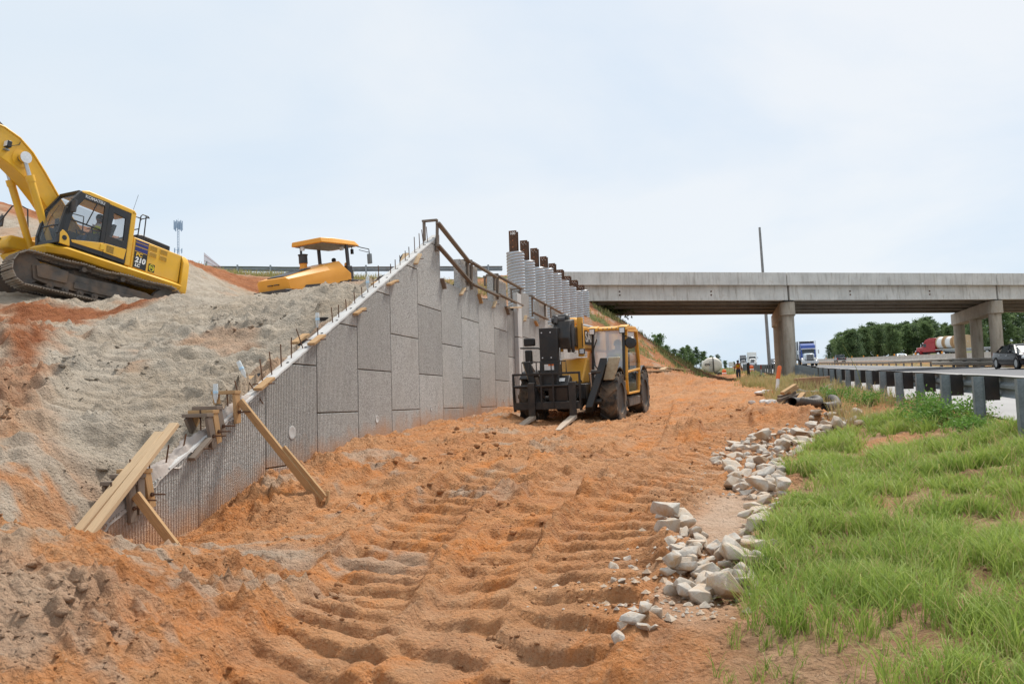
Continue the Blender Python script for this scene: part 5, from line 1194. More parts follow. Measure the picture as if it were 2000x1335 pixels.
    for y in (yb + .12, yb + .04):
        pts = [(x - .09 * (1 if z < 4.9 else .4), y + .0, z + (.02 if z < 4.9 else .10)) for x, z in top[2:9]]; pi.tube(pts, .022, 6)
    pi.build('hydraulic_pipe', Y_, boom); hs = MB(); q = top[8]
    for y in (yb + .12, yb + .02, yb - .1): hs.tube([(brot(*q)[0], y, brot(*q)[1]) for q in ((2.45, 5.72), (2.8, 6.05), (3.3, 6.2), (3.9, 6.1), (4.3, 5.95))], .026, 6)
    hs.build('hydraulic_hose', M['black'], boom)
    pn_ = Vector((brot(2.18, 4.72)[0], yb, brot(2.18, 4.72)[1])); bs = MB(); bs.cyl((pn_.x, yb + hw_, pn_.z), (pn_.x, yb + .50, pn_.z), .10, 18); bs.cyl((pn_.x, yb - hw_, pn_.z), (pn_.x, yb - .50, pn_.z), .10, 18); bs.build('boom_pin', M['mud_steel'], boom)
    pc = MB(); pc.lathe([(.16, 0), (.16, .015), (.001, .02)], (pn_.x, yb + .50, pn_.z), (0, 1, 0), 18); pc.build('pin_cap', M['lens'], boom)
    cc = MB(); cc.lathe([(.24, 0), (.24, .014), (.10, .02)], (pn_.x, yb + hw_, pn_.z), (0, 1, 0), 24); cc.build('pin_boss', Y_, boom)
    for sgn in (1, -1):
        y = yb + sgn * .42; base = Vector((1.28, y, 1.42)); tip = Vector((pn_.x, y, pn_.z)); d = (tip - base).normalized()
        cy = MB(); cy.tube([base, base + d * 1.95], .098, 14); cy.tube([base + d * 1.80, base + d * 1.97], .118, 14); cy.tube([base + d * .25 + Vector((-.11, .0, 0)), base + d * 1.85 + Vector((-.12, 0, 0))], .018, 6); c = cy.build('boom_cylinder', Y_, o)
        r_ = MB(); r_.tube([base + d * 1.95, tip], .055, 12); r_.build('cylinder_rod', M['rod'], c); e = MB(); e.cyl((tip.x, y - .07, tip.z), (tip.x, y + .07, tip.z), .12, 16); e.build('rod_eye', Y_, c)
    wx, wz = brot(2.68, 5.11); wl_ = MB(); wl_.bb((wx - .06, yb + hw_ + .05, wz - .09), (wx + .06, yb + hw_ + .22, wz + .09)); wk = wl_.build('work_lamp', M['black'], boom, .015); l2 = MB(); l2.bb((wx + .061, yb + hw_ + .07, wz - .07), (wx + .072, yb + hw_ + .20, wz + .07)); l2.build('lens', M['lens'], wk); br = MB(); br.bb((wx - .08, yb + hw_, wz - .15), (wx + .04, yb + hw_ + .12, wz - .11)); br.build('bracket', M['galv'], wk); 
    cbm = MB(); cbm.tube([(wx - .1, yb + hw_ + .14, wz), (wx - .35, yb + hw_ + .02, wz + .16), (wx - .38, yb + hw_ + .02, wz + .26)], .009, 5); cbm.build('lamp_cable', M['black'], boom)
    # stick, link and bucket complete the boom beyond the frame
    stp = [(x + .75, z - 1.55) for x, z in [(4.95, 5.9), (5.6, 6.0), (5.75, 5.2), (5.6, 3.2), (5.35, 3.1), (5.15, 4.8)]]; sm = MB(); sm.px(stp, yb - .19, yb + .19); sm.build('stick', Y_, o, .02)
    bk = MB(); bk.px([(x + .75, z - 1.55) for x, z in [(5.2, 3.15), (5.75, 3.1), (5.75, 2.3), (5.3, 1.9), (4.75, 2.1), (4.9, 2.35), (5.25, 2.4)]], yb - .5, yb + .5); bk.build('bucket', M['mud_steel'], o, .02)
    ho = MB(); ho.bb((.7, -.3, 1.30), (1.3, .33, 1.55)); ho.tube([(1.3, .18, 1.5), (1.42, .2, 1.75), (1.35, .2, 2.0)], .03, 6); ho.tube([(1.3, .05, 1.5), (1.45, .05, 1.8), (1.36, .05, 2.1)], .03, 6); ho.build('boom_foot', Y_, o)
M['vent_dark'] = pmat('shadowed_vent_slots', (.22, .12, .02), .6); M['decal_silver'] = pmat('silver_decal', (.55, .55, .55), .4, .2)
build_excavator()
# ------------------------------------------------------------------ people
def person(lab, loc, rotz, joints, vest=True, hat=None, hair=None, skin='skin', legs='jeans', torso='shirt', name='person'):
    """joints in metres, x forward, y left, z up; the skin modifier grows one continuous body from the skeleton"""
    o = thing(name, lab, 'person', loc, (0, 0, rotz)); J = {k: Vector(v) for k, v in joints.items()}
    V = []; E = []; Rr = []
    def add(p, r, prev=None):
        V.append(Vector(p)); Rr.append(r); i = len(V) - 1
        if prev is not None: E.append((prev, i))
        return i
    def grow(name_, m, chains, parent, lev=2, fixed=()):
        V.clear(); E.clear(); Rr.clear(); ids = {}
        for ch in chains:
            prev = None
            for key, r in ch:
                if key in ids: prev = ids[key]; continue
                ids[key] = prev = add(J[key], r, prev)
        me = bpy.data.meshes.new(name_); me.from_pydata([tuple(v) for v in V], list(E), []); b = bpy.data.objects.new(name_, me); C.objects.link(b); b.parent = parent; me.materials.append(M[m])
        sk = b.modifiers.new('skin', 'SKIN'); sk.use_smooth_shade = True; lay = me.skin_vertices[0].data
        for k, r in enumerate(Rr): lay[k].radius = (r, r) if not isinstance(r, tuple) else r
        lay[0].use_root = True; ss = b.modifiers.new('sub', 'SUBSURF'); ss.levels = ss.render_levels = lev; return b
    # fingers: five short chains rooted in each palm
    fing = []
    for s in ('l', 'r'):
        w = J['wrist_' + s]; h = J['hand_' + s]; d = (h - w).normalized(); sd_ = Vector((1, 0, 0)); sd_ = (sd_ - d * sd_.dot(d)).normalized(); pal = d.cross(sd_) * (1 if s == 'r' else -1)
        J['palm_' + s] = w + d * .075
        for k, (off, ln) in enumerate(((.032, .072), (.011, .082), (-.011, .076), (-.031, .060))):
            J[f'f{k}a_{s}'] = w + d * .10 + sd_ * off; J[f'f{k}b_{s}'] = w + d * (.10 + ln * .55) + sd_ * off + pal * .008; J[f'f{k}c_{s}'] = w + d * (.10 + ln) + sd_ * off + pal * .028
            fing.append([('palm_' + s, (.040, .016)), (f'f{k}a_{s}', .0095), (f'f{k}b_{s}', .0088), (f'f{k}c_{s}', .0075)])
        J[f'th_a_{s}'] = w + d * .045 + sd_ * .042; J[f'th_b_{s}'] = w + d * .085 + sd_ * .062 + pal * .012; fing.append([('palm_' + s, (.040, .016)), (f'th_a_{s}', .012), (f'th_b_{s}', .009)])
    body = [[('pelvis', .125), ('waist', .13), ('chest', (.16, .125)), ('neckb', .075), ('neck', .058), ('head', .088), ('crown', .075)]]
    for s in ('l', 'r'):
        body.append([('neckb', .075), ('sh_' + s, .062), ('elb_' + s, .045), ('wrist_' + s, .030), ('palm_' + s, (.040, .016))])
        body.append([('pelvis', .125), ('hip_' + s, .095), ('knee_' + s, .062), ('ank_' + s, .045), ('toe_' + s, .042)])
    b = grow('body', skin, body + fing, o)
    tr = [[('pelvis', .145), ('waist', .14)]]
    for s in ('l', 'r'): tr.append([('pelvis', .145), ('hip_' + s, .11), ('knee_' + s, .082), ('ank_' + s, .072)])
    grow('trousers', legs, tr, o)
    sh = [[('waist', .148), ('chest', (.178, .140)), ('neckb', .085)]]
    for s in ('l', 'r'):
        J['mid_' + s] = J['sh_' + s].lerp(J['elb_' + s], .72); sh.append([('neckb', .085), ('sh_' + s, .078), ('mid_' + s, .066)])
    grow('shirt', torso, sh, o)
    if vest:
        J['vtop'] = J['neckb'] - Vector((0, 0, .03)); v = grow('safety_vest', 'hivis', [[('waist', .180), ('chest', (.215, .172)), ('vtop', .13)]], o)
        tp = MB(); c = J['waist'].lerp(J['chest'], .45); d = (J['chest'] - J['waist']).normalized(); tp.lathe([(.188, -.02), (.198, -.02), (.198, .02), (.188, .02)], c, d, 24, True); tp.build('reflective_tape', 'x' and M['hivis_orange'], v)
        for s in (-1, 1):
            t2 = MB(); t2.tube([J['waist'] + Vector((-.172, .085 * s, 0)), J['chest'] + Vector((-.168, .095 * s, .06)), J['neckb'] + Vector((-.075, .09 * s, .02)), J['neckb'] + Vector((.06, .09 * s, .02))], .026, 6); t2.build('reflective_tape', M['hivis_orange'], v)
    for s in ('l', 'r'):
        bt = MB(); a, t_ = J['ank_' + s], J['toe_' + s]; bt.loft([[a + Vector((-.085, y, z)) for y, z in ((-.045, -.09), (.045, -.09), (.045, .06), (-.045, .06))], [a + Vector((.03, y, z)) for y, z in ((-.05, -.09), (.05, -.09), (.048, .05), (-.048, .05))], [t_ + Vector((.06, y, z)) for y, z in ((-.045, -.05), (.045, -.05), (.04, .015), (-.04, .015))]]); bt.build('boot', M['boot'], o, .02)
    hc = J['head'].lerp(J['crown'], .35)
    f = MB(); f.add([hc + Vector(v) for v in ((.082, 0, .02), (.118, 0, -.03), (.085, .018, -.035), (.085, -.018, -.035))], [(0, 1, 2), (0, 3, 1), (1, 3, 2)]); f.build('nose', M[skin], b)
    for y in (-.034, .034): e = MB(); e.lathe([(.0, -.012), (.012, -.006), (.012, .006), (.0, .012)], hc + Vector((.086, y, .012)), (1, 0, 0), 8); e.build('eye', M['seat'], b)
    m = MB(); m.bb(tuple(hc + Vector((.078, -.026, -.075))), tuple(hc + Vector((.088, .026, -.065)))); m.build('mouth', M['red_lens'], b)
    for y in (-.092, .092): e = MB(); e.lathe([(.0, -.02), (.03, -.01), (.03, .01), (.0, .02)], hc + Vector((0, y, 0)), (.2, 1, 0), 10); e.build('ear', M[skin], b)
    if hair: h = MB(); h.lathe([(.096, -.05), (.103, .0), (.098, .05), (.07, .09), (.02, .108)], hc + Vector((-.012, 0, .02)), (-.12, 0, 1), 18); h.build('hair', M[hair], o)
    if hat: h = MB(); h.lathe([(.135, .0), (.135, .012), (.112, .02), (.108, .06), (.085, .10), (.03, .125)], hc + Vector((0, 0, .055)), (0, 0, 1), 20); h.build('hard_hat', M[hat], o)
    return o
WALK = dict(pelvis=(0, 0, .93), waist=(0, 0, 1.08), chest=(.01, 0, 1.30), neckb=(.0, 0, 1.46), neck=(.01, 0, 1.52), head=(.035, 0, 1.60), crown=(.04, 0, 1.70),
            sh_l=(0, .19, 1.42), elb_l=(-.05, .27, 1.14), wrist_l=(.05, .30, .90), hand_l=(.09, .30, .80), sh_r=(0, -.19, 1.42), elb_r=(-.10, -.27, 1.15), wrist_r=(-.08, -.30, .90), hand_r=(-.07, -.30, .80),
            hip_l=(0, .095, .88), knee_l=(.10, .10, .49), ank_l=(.12, .10, .09), toe_l=(.26, .11, .05), hip_r=(0, -.095, .88), knee_r=(.02, -.09, .50), ank_r=(-.22, -.09, .17), toe_r=(-.10, -.09, .05))
gp_ = on_ground(P(1443, 745, 66)); gp_.z = P(1443, 745.5, 66).z
person('man in a yellow safety vest, white shirt and jeans walking away along the dirt road', gp_, R(90 - 17), WALK, hair='hair')
SIT = dict(pelvis=(0, 0, .10), waist=(-.02, 0, .25), chest=(-.05, 0, .47), neckb=(-.05, 0, .63), neck=(-.03, 0, .69), head=(.0, 0, .77), crown=(.0, 0, .87),
           sh_l=(-.04, .19, .59), elb_l=(.06, .27, .34), wrist_l=(.28, .22, .32), hand_l=(.38, .20, .33), sh_r=(-.04, -.19, .59), elb_r=(.06, -.27, .34), wrist_r=(.28, -.22, .32), hand_r=(.38, -.20, .33),
           hip_l=(.06, .10, .09), knee_l=(.44, .13, .12), ank_l=(.52, .13, -.28), toe_l=(.65, .14, -.32), hip_r=(.06, -.10, .09), knee_r=(.44, -.13, .12), ank_r=(.52, -.13, -.28), toe_r=(.65, -.14, -.32))
def seated(lab, root, local, hat=None, hair='hair', skin='skin'):
    Mx = Matrix.LocRotScale(root.location, root.rotation_euler, None); p = person(lab, Mx @ Vector(local), 0, SIT, hat=hat, hair=hair, skin=skin); p.rotation_euler = root.rotation_euler; return p
seated('operator in a yellow vest seated behind the excavator cab door glass', exc, (.28, .85, 1.74))

# ------------------------------------------------------------------ telehandler (origin on the ground midway between the axles)
TH_F = Vector((-.335, -.942, -.045)).normalized()
tl_o = Vector((2.03, 22.05, 0)); tl_o.z = -.50
tele = thing('telehandler', 'black and ochre telehandler parked on the dirt road with its forks lowered towards the viewer', 'telehandler', tl_o)
_fy = Vector((0, 0, 1)).cross(TH_F).normalized(); _fz = TH_F.cross(_fy); tele.rotation_euler = Matrix((TH_F, _fy, _fz)).transposed().to_euler()
def build_tele():
    o = tele; YL = M['tele_yellow']; BK = M['black']; BD_ = M['black_dusty']
    RW = .655
    for x in (1.6, -1.6):
        for sd_ in (1, -1): wheel(o, (x, sd_ * 1.02, RW), RW, .43, sd_, 'wheel', 15, 'black_dusty')
        ax = MB(); ax.tube([(x, -.85, RW), (x, -.3, RW), (x, -.22, RW), (x, .22, RW), (x, .3, RW), (x, .85, RW)], [.11, .13, .22, .22, .13, .11], 14); ax.build('axle', BD_, o)
    ch = MB(); ch.px([(-2.5, .62), (-2.3, .52), (1.9, .52), (2.05, .70), (2.05, 1.05), (-2.5, 1.05)], -.45, .45); ch.build('chassis', BD_, o, .02)
    # tower plates holding the boom pivot at the back
    for y in (-.36, .30):
        tw = MB(); tw.px([(-2.55, 1.0), (-1.2, 1.0), (-1.75, 2.35), (-2.35, 2.45)], y, y + .05); tw.build('tower_plate', YL, o)
    # engine box on the right side, sloping nose
    en = MB(); en.px([(-1.35, .80), (1.15, .80), (1.25, 1.05), (.95, 1.28), (-.2, 1.52), (-1.35, 1.55)], -1.22, -.42); en.build('engine_hood', YL, o, .05)
    ec = MB(); ec.px([(1.16, .82), (1.30, .84), (1.30, 1.05), (1.16, 1.10)], -1.2, -.44); ec.build('hood_grille', BK, o, .01)
    gl = MB(); gl.px([(.1, 1.44), (.98, 1.275), (1.0, 1.30), (.1, 1.475)], -1.18, -.46); gl.build('hood_top_plate', M['galv_dull'], o)
    # body between the nose of the chassis and the cab (yellow belly, hoses)
    nb = MB(); nb.px([(.95, 1.05), (1.75, 1.05), (1.55, 1.28), (1.2, 1.66), (.95, 1.70)], -.38, .30); nb.build('boom_rest', YL, o, .04)
    bb_ = MB(); bb_.bb((1.2, .34, .78), (1.62, .74, 1.00)); bb_.build('side_box', YL, o, .02)
    hs = MB()
    for k in range(6): y = -.25 + k * .1; hs.tube([(1.5, y, 1.05), (1.9, y + .03, .95 + .04 * k), (2.1, y, .72), (1.95, y, .6)], .02, 6)
    hs.build('hydraulic_hose', BK, o)
    # fenders
    for x, yy in ((1.6, 1), (1.6, -1), (-1.6, 1), (-1.6, -1)):
        f = MB(); pts = [(x + math.sin(a) * .74, RW + math.cos(a) * .74) for a in np.linspace(-1.05, .75, 10)]; pts2 = [(x + math.sin(a) * .78, RW + math.cos(a) * .78) for a in np.linspace(.75, -1.05, 10)]
        f.px(pts + pts2, yy * .84 if yy > 0 else -1.22, 1.22 if yy > 0 else -.84); f.build('fender', BK, o, .01)
    # stabiliser legs with pads, folded up
    for sd_ in (1, -1):
        y = sd_ * .78
        lg = MB(); pr = [(1.80, .42), (2.12, .36), (2.30, .50), (2.18, .85), (2.02, 1.30), (1.98, 1.66), (1.78, 1.40), (1.72, 1.05), (1.70, .6)]; lean = lambda v, z: v + sd_ * (z - 1.0) * .30
        lg.prism([(x + .25, z) for x, z in pr], lambda u, v, w: (u, lean(w, v), v), y - .09, y + .09); st_ = lg.build('stabiliser_leg', BK, o, .015)
        pl = MB(); pl.prism([(2.00, 1.12), (2.18, 1.12), (2.18, 1.66), (2.00, 1.66)], lambda u, v, w: (u, lean(w, v) * 1.0, v), y + sd_ * .10, y + sd_ * (.36 if sd_ > 0 else .14)); pl.build('stabiliser_pad', M['pad'], st_, .02)
        pn_ = MB(); pn_.cyl((2.22, y - .12, 1.32), (2.22, y + .12, 1.32), .06, 14); pn_.cyl((2.30, y - .12, .62), (2.30, y + .12, .62), .07, 14); pn_.build('pivot_pin', BD_, st_)
        cy = MB(); cy.tube([(2.05, y - sd_ * .15, .75), (2.2, y - sd_ * .15, 1.3)], .05, 10); cy.build('stabiliser_cylinder', M['rod'], st_)
    # boom
    bz = 2.26
    bo = MB(); bo.px([(-2.45, 1.86), (1.42, 1.93), (1.42, 2.50), (-2.45, 2.42)], -.24, .22); boom = bo.build('boom', YL, o, .02)
    tp = MB(); tp.tube([(-2.3, .10, 2.47), (1.3, .10, 2.545)], .045, 10); tp.build('boom_pipe', M['galv'], boom)
    co = MB(); co.px([(1.40, 1.72), (1.50, 1.72), (1.50, 2.70), (1.40, 2.70)], .16, .30); co.px([(1.40, 1.86), (1.50, 1.86), (1.50, 2.62), (1.40, 2.62)], -.31, -.245); co.build('boom_collar', YL, boom, .01)
    sp_ = MB(); sp_.lathe([(.15, -.16), (.17, -.1), (.17, .1), (.15, .16)], (1.15, -.05, 2.56), (0, 1, 0), 18)
    sp_.build('hose_guide', YL, boom)
    inn = MB(); inn.px([(1.42, 1.98), (1.75, 1.99), (1.75, 2.44), (1.42, 2.45)], -.19, .17); inn.build('inner_boom', BK, boom, .01)
    # black head with hydraulic tubes
    hd = MB(); hd.px([(1.70, 2.02), (2.05, 1.96), (2.20, 1.90), (2.28, 2.2), (2.05, 2.62), (1.70, 2.66)], -.28, .16); hd.lathe([(.10, -.3), (.13, -.28), (.13, .10), (.10, .12)], (1.86, -.06, 2.66), (0, 1, 0), 16); hd.build('boom_head', BD_, o, .03)
    tb = MB()
    for k, y in enumerate((.02, .12)): tb.tube([(2.02, y + .05, 2.52), (2.08, y + .06, 2.3), (2.06, y + .06, 1.95), (2.0, y + .05, 1.85)], .045, 8)
    tb.tube([(1.9, -.22, 2.72), (2.05, -.22, 2.70), (2.12, -.22, 2.55)], .05, 8); tb.tube([(1.98, -.34, 2.64), (1.98, .0, 2.64)], .075, 12); tb.build('tilt_hose', M['dark_plastic'], o)
    # tilt tower and cover plate in front
    tw = MB(); tw.bb((2.16, -.56, 1.64), (2.42, -.10, 2.44)); tw.px([(2.14, 1.18), (2.52, .92), (2.52, 1.10), (2.425, 1.645), (2.14, 1.645)], -.57, -.09); tower_ = tw.build('carriage_tower', BK, o, .012)
    bl = MB()
    for y, z in ((-.49, 2.33), (-.27, 2.33), (-.49, 1.72), (-.27, 1.72)): bl.cyl((2.42, y, z), (2.432, y, z), .016, 8)
    bl.build('bolt', M['lens'], tower_)
    dc = MB(); dc.bb((2.47, -.44, 1.42), (2.476, -.20, 1.56)); d_ = dc.build('warning_decal', M['decal_white'], tower_); d2 = MB(); d2.bb((2.4765, -.34, 1.52), (2.479, -.20, 1.56)); d2.build('decal_band', M['decal_red2'], d_)
    dc.v = []; d3 = MB(); d3.bb((2.25, -.094, 1.55), (2.30, -.088, 1.95)); d3.build('side_decal', M['decal_white'], tower_)
    # pallet-fork carriage
    xc = 2.62; y0, y1 = -1.20, .46; ym = (y0 + y1) / 2
    ca = bpy.data.objects.new('fork_carriage', None); C.objects.link(ca); ca.parent = o; ca.location = (xc, ym, 0); hw = (y1 - y0) / 2
    lo = MB(); lo.bb((-.07, -hw, .48), (.03, hw, .66)); lo.build('lower_beam', BD_, ca, .01)
    sh = MB(); sh.tube([(0, -hw, 1.04), (0, hw, 1.04)], .035, 12); sh.build('fork_shaft', BK, ca)
    tr = MB(); tr.bb((-.03, -hw - .02, 1.31), (.03, hw + .02, 1.36)); tr.build('upper_rail', BK, ca, .006)
    for y in (-hw, hw): s = MB(); s.px([(-.10, .44), (.02, .44), (.05, .9), (.03, 1.36), (-.03, 1.36), (-.06, .9)], y - .02, y + .02); s.build('side_plate', BK, ca, .004)
    for y in (-.12, .18): s = MB(); s.beam((.02, y, .50), (.0, y, 1.34), .05, .04, (0, 1, 0)); s.build('upright', BK, ca)
    rk = MB(); rk.tube([(0, -hw * .72, 1.34), (0, -hw * .72, 1.62), (0, hw * .62, 1.62), (0, hw * .62, 1.34)], .014, 6)
    for k in range(1, 6): y = -hw * .72 + k * hw * 1.34 / 6; rk.tube([(0, y, 1.34), (0, y, 1.62)], .014, 6)
    rk.build('load_backrest', BK, ca)
    qd = MB(); qd.px([(-.42, .55), (-.08, .60), (-.05, 1.0), (-.30, 1.28), (-.5, 1.20)], .02, .52); q_ = qd.build('quick_hitch', BK, ca, .02); dl = MB(); dl.add([(-.155, .14, 1.128), (-.155, .42, 1.128), (-.225, .42, 1.205), (-.225, .14, 1.205)], [(0, 1, 2, 3)]); dl = dl.build('warning_decal', M['decal_white'], q_); dl.location = (.012, 0, .01)
    for y in (-.36, .66):
        f = MB(); f.bb((.04, y - .085, .34), (.10, y + .085, 1.12)); f.cyl((0, y - .085, 1.07), (0, y + .085, 1.07), .06, 12); fk = f.build('fork_shank', BD_, ca, .006)
        b = MB(); w = .07; b.loft([[(.04, y - .08, .26), (.04, y + .08, .26), (.04, y + .08, .34), (.04, y - .08, .34)], [(.95, y - .08, .15), (.95, y + .08, .15), (.95, y + .08, .20), (.95, y - .08, .20)], [(1.42, y - .055, .09), (1.42, y + .055, .09), (1.42, y + .055, .105), (1.42, y - .055, .105)]]); b.build('fork_blade', M['fork_wear'], fk, .004)
    # cab on the left
    cab = bpy.data.objects.new('cab', None); C.objects.link(cab); cab.parent = o; cab.location = (0, 0, 0); cy0, cy1 = .34, 1.22
    def post(a, b, w, d, m, nm='cab_post'):
        mb = MB(); mb.beam(a, b, w, d, (0, 1, 0)); mb.build(nm, m, cab, .012)
    fx_, rx = .86, -.92
    for y in (cy0 + .04, cy1 - .04):
        post((fx_ + .10, y, 1.0), (fx_ - .10, y, 2.38), .08, .07, BK); post((rx, y, .9), (rx + .06, y, 2.40), .08, .09, YL)
    ro = MB(); ro.px([(.84, 2.36), (.84, 2.42), (.55, 2.475), (-.7, 2.49), (-.98, 2.40), (-.98, 2.33), (-.6, 2.40), (.5, 2.40)], cy0, cy1); ro.build('cab_roof', YL, cab, .02)
    gd = MB()
    for k in range(7): y = cy0 + .1 + k * .115; gd.bb((.30, y - .012, 2.40), (.86, y + .012, 2.425))
    for k in range(3): gd.bb((.80 - k * .2, cy0 + .05, 2.38 - 0 * k), (.83 - k * .2, cy1 - .05, 2.398))
    gd.build('roof_guard', M['galv_dull'], cab)
    wsn = MB(); wsn.add([(fx_ + .125, cy0 + .07, 1.02), (fx_ + .125, cy1 - .07, 1.02), (fx_ + .02, cy1 - .07, 1.8), (fx_ - .08, cy1 - .07, 2.36), (fx_ - .08, cy0 + .07, 2.36), (fx_ + .02, cy0 + .07, 1.8)], [(0, 1, 2, 5), (5, 2, 3, 4)]); wsn.build('windscreen', M['film'], cab, 0, True)
    fl = MB(); fl.bb((rx, cy0, .82), (fx_ + .12, cy1 - .1, .98)); fl.build('cab_floor', BD_, cab, .01); lp = MB(); lp.px([(fx_ + .05, .8), (fx_ + .16, .98), (fx_ + .14, 1.08), (fx_ + .05, 1.04)], cy0, cy1); lp.build('front_panel', YL, cab, .01)
    # door: yellow frame with two glazed openings
    dr = MB(); dy = cy1 + .015
    def bar(a, b, w=.075): dr.beam((a[0], dy, a[1]), (b[0], dy, b[1]), .05, w, (0, 1, 0))
    for a, b in (((.88, .74), (.92, 1.1)), ((.92, 1.1), (.72, 2.34)), ((.72, 2.34), (-.62, 2.36)), ((-.62, 2.36), (-.82, 1.5)), ((-.82, 1.5), (-.55, .74)), ((-.55, .74), (.88, .74)), ((.9, 1.28), (-.74, 1.34))): bar(a, b)
    dr.build('door', YL, cab, .008); dg = MB(); dg.add([(x, dy - .012, z) for x, z in ((.88, .76), (.92, 1.1), (.72, 2.32), (-.62, 2.34), (-.82, 1.5), (-.55, .76))], [(0, 1, 2, 3, 4, 5)]); dg.build('door_glass', M['glass_dark'], cab)
    dh = MB(); dh.bb((-.30, dy + .03, 1.22), (-.05, dy + .07, 1.27)); dh.build('door_handle', BK, cab, .008)
    mr = MB(); mr.lathe([(.02, -.03), (.13, -.025), (.15, .0), (.13, .03), (.02, .04)], (.80, cy1 + .14, 2.02), (1, .15, 0), 22); mr.tube([(.78, cy1, 2.2), (.80, cy1 + .14, 2.15), (.80, cy1 + .14, 2.0)], .012, 6); mr.build('round_mirror', BK, cab)
    for y in (cy0 - .02, cy1 - .12):
        lm = MB(); lm.px([(.60, 2.50), (.98, 2.44), (1.0, 2.34), (.70, 2.36)], y - .03, y + .21); hl = lm.build('lamp_hood', YL, cab, .02); l2 = MB(); l2.bb((.985, y + .02, 2.26), (1.02, y + .17, 2.42)); l2.build('lamp_housing', BK, hl, .01); l3 = MB(); l3.bb((1.021, y + .035, 2.28), (1.028, y + .155, 2.40)); l3.build('lens', M['lens'], hl)
    wp = MB(); wp.tube([(fx_ + .14, cy0 + .12, 1.45), (fx_ + .06, cy0 + .06, 1.85), (fx_ + .02, cy0 + .16, 2.15)], .014, 6); wp.tube([(fx_ + .16, cy0 + .1, 1.5), (fx_ + .10, cy0 + .35, 1.15)], .016, 6); wp.build('wiper', BK, cab)
    se = MB(); se.bb((-.55, .55, 1.15), (-.05, 1.02, 1.28)); se.px([(-.60, 1.25), (-.48, 1.25), (-.62, 1.85), (-.72, 1.85)], .55, 1.02); se.build('seat', M['seat'], cab, .03)
    sw = MB(); sw.tube([Vector((.42, .78, 1.55)) + Vector((math.cos(a) * .08, math.sin(a) * .2, math.cos(a) * .18)) for a in np.linspace(0, 2 * math.pi, 21)], .016, 6); sw.tube([(.42, .78, 1.55), (.7, .78, 1.0)], .03, 8); sw.build('steering_wheel', BK, cab)
    step = MB(); step.bb((-.75, .9, .40), (.72, 1.24, .62)); step.build('step', M['mud_steel'], o, .02)
    # right-hand mirrors on an arm
    am = MB(); am.tube([(1.6, -.50, 1.78), (1.75, -.80, 1.98), (1.75, -1.28, 2.0)], .022, 8); arm = am.build('mirror_arm', BK, o)
    m1 = MB(); m1.bb((1.70, -1.18, 2.04), (1.79, -.88, 2.24)); m1.build('mirror', BK, arm, .03); m2 = MB(); m2.bb((1.70, -1.16, 1.58), (1.79, -.97, 1.94)); m2.build('mirror', BK, arm, .03)
    l = MB(); l.bb((1.50, .20, 1.78), (1.56, .34, 1.92)); lk = l.build('work_lamp', BK, o, .01); l = MB(); l.bb((1.561, .215, 1.795), (1.568, .325, 1.905)); l.build('lens', M['lens'], lk)
    cbx = MB(); cbx.tube([(1.52, .30, 2.55), (1.53, .30, 2.2), (1.53, .30, 1.95)], .012, 6); cbx.build('lamp_cable', BK, o)
    ys = .2215; pb = MB(); pb.bb((-.62, ys, 2.03), (1.02, ys + .004, 2.40)); pb.build('name_plate', M['decal_black'], boom)
    text_mesh('lettering', 'SANY', .36, M['decal_white'], basis((.36, ys + .0055, 2.215), (-1, 0, 0), (0, 0, 1), (0, 1, 0)), boom, .001, .012, 1.35)
    ov = MB(); ov.px([(1.16, 2.10), (1.21, 2.10), (1.23, 2.2), (1.23, 2.38), (1.20, 2.42), (1.16, 2.40)], .223, .228); ov.build('boom_decal', M['decal_white'], boom)
M['pad'] = pmat('muddy_cream_pad', (.42, .37, .26), .8, 0, .2, 3, .8, (.20, .14, .08), 4); M['fork_wear'] = pmat('worn_fork_steel', (.46, .38, .30), .7, .1, .15, 3, .3, (.42, .25, .12), 4); M['decal_red2'] = pmat('orange_warning_band', (.75, .2, .05), .5)
build_tele()
seated('driver in a yellow vest seated behind the telehandler door glass', tele, (-.30, .78, 1.22))
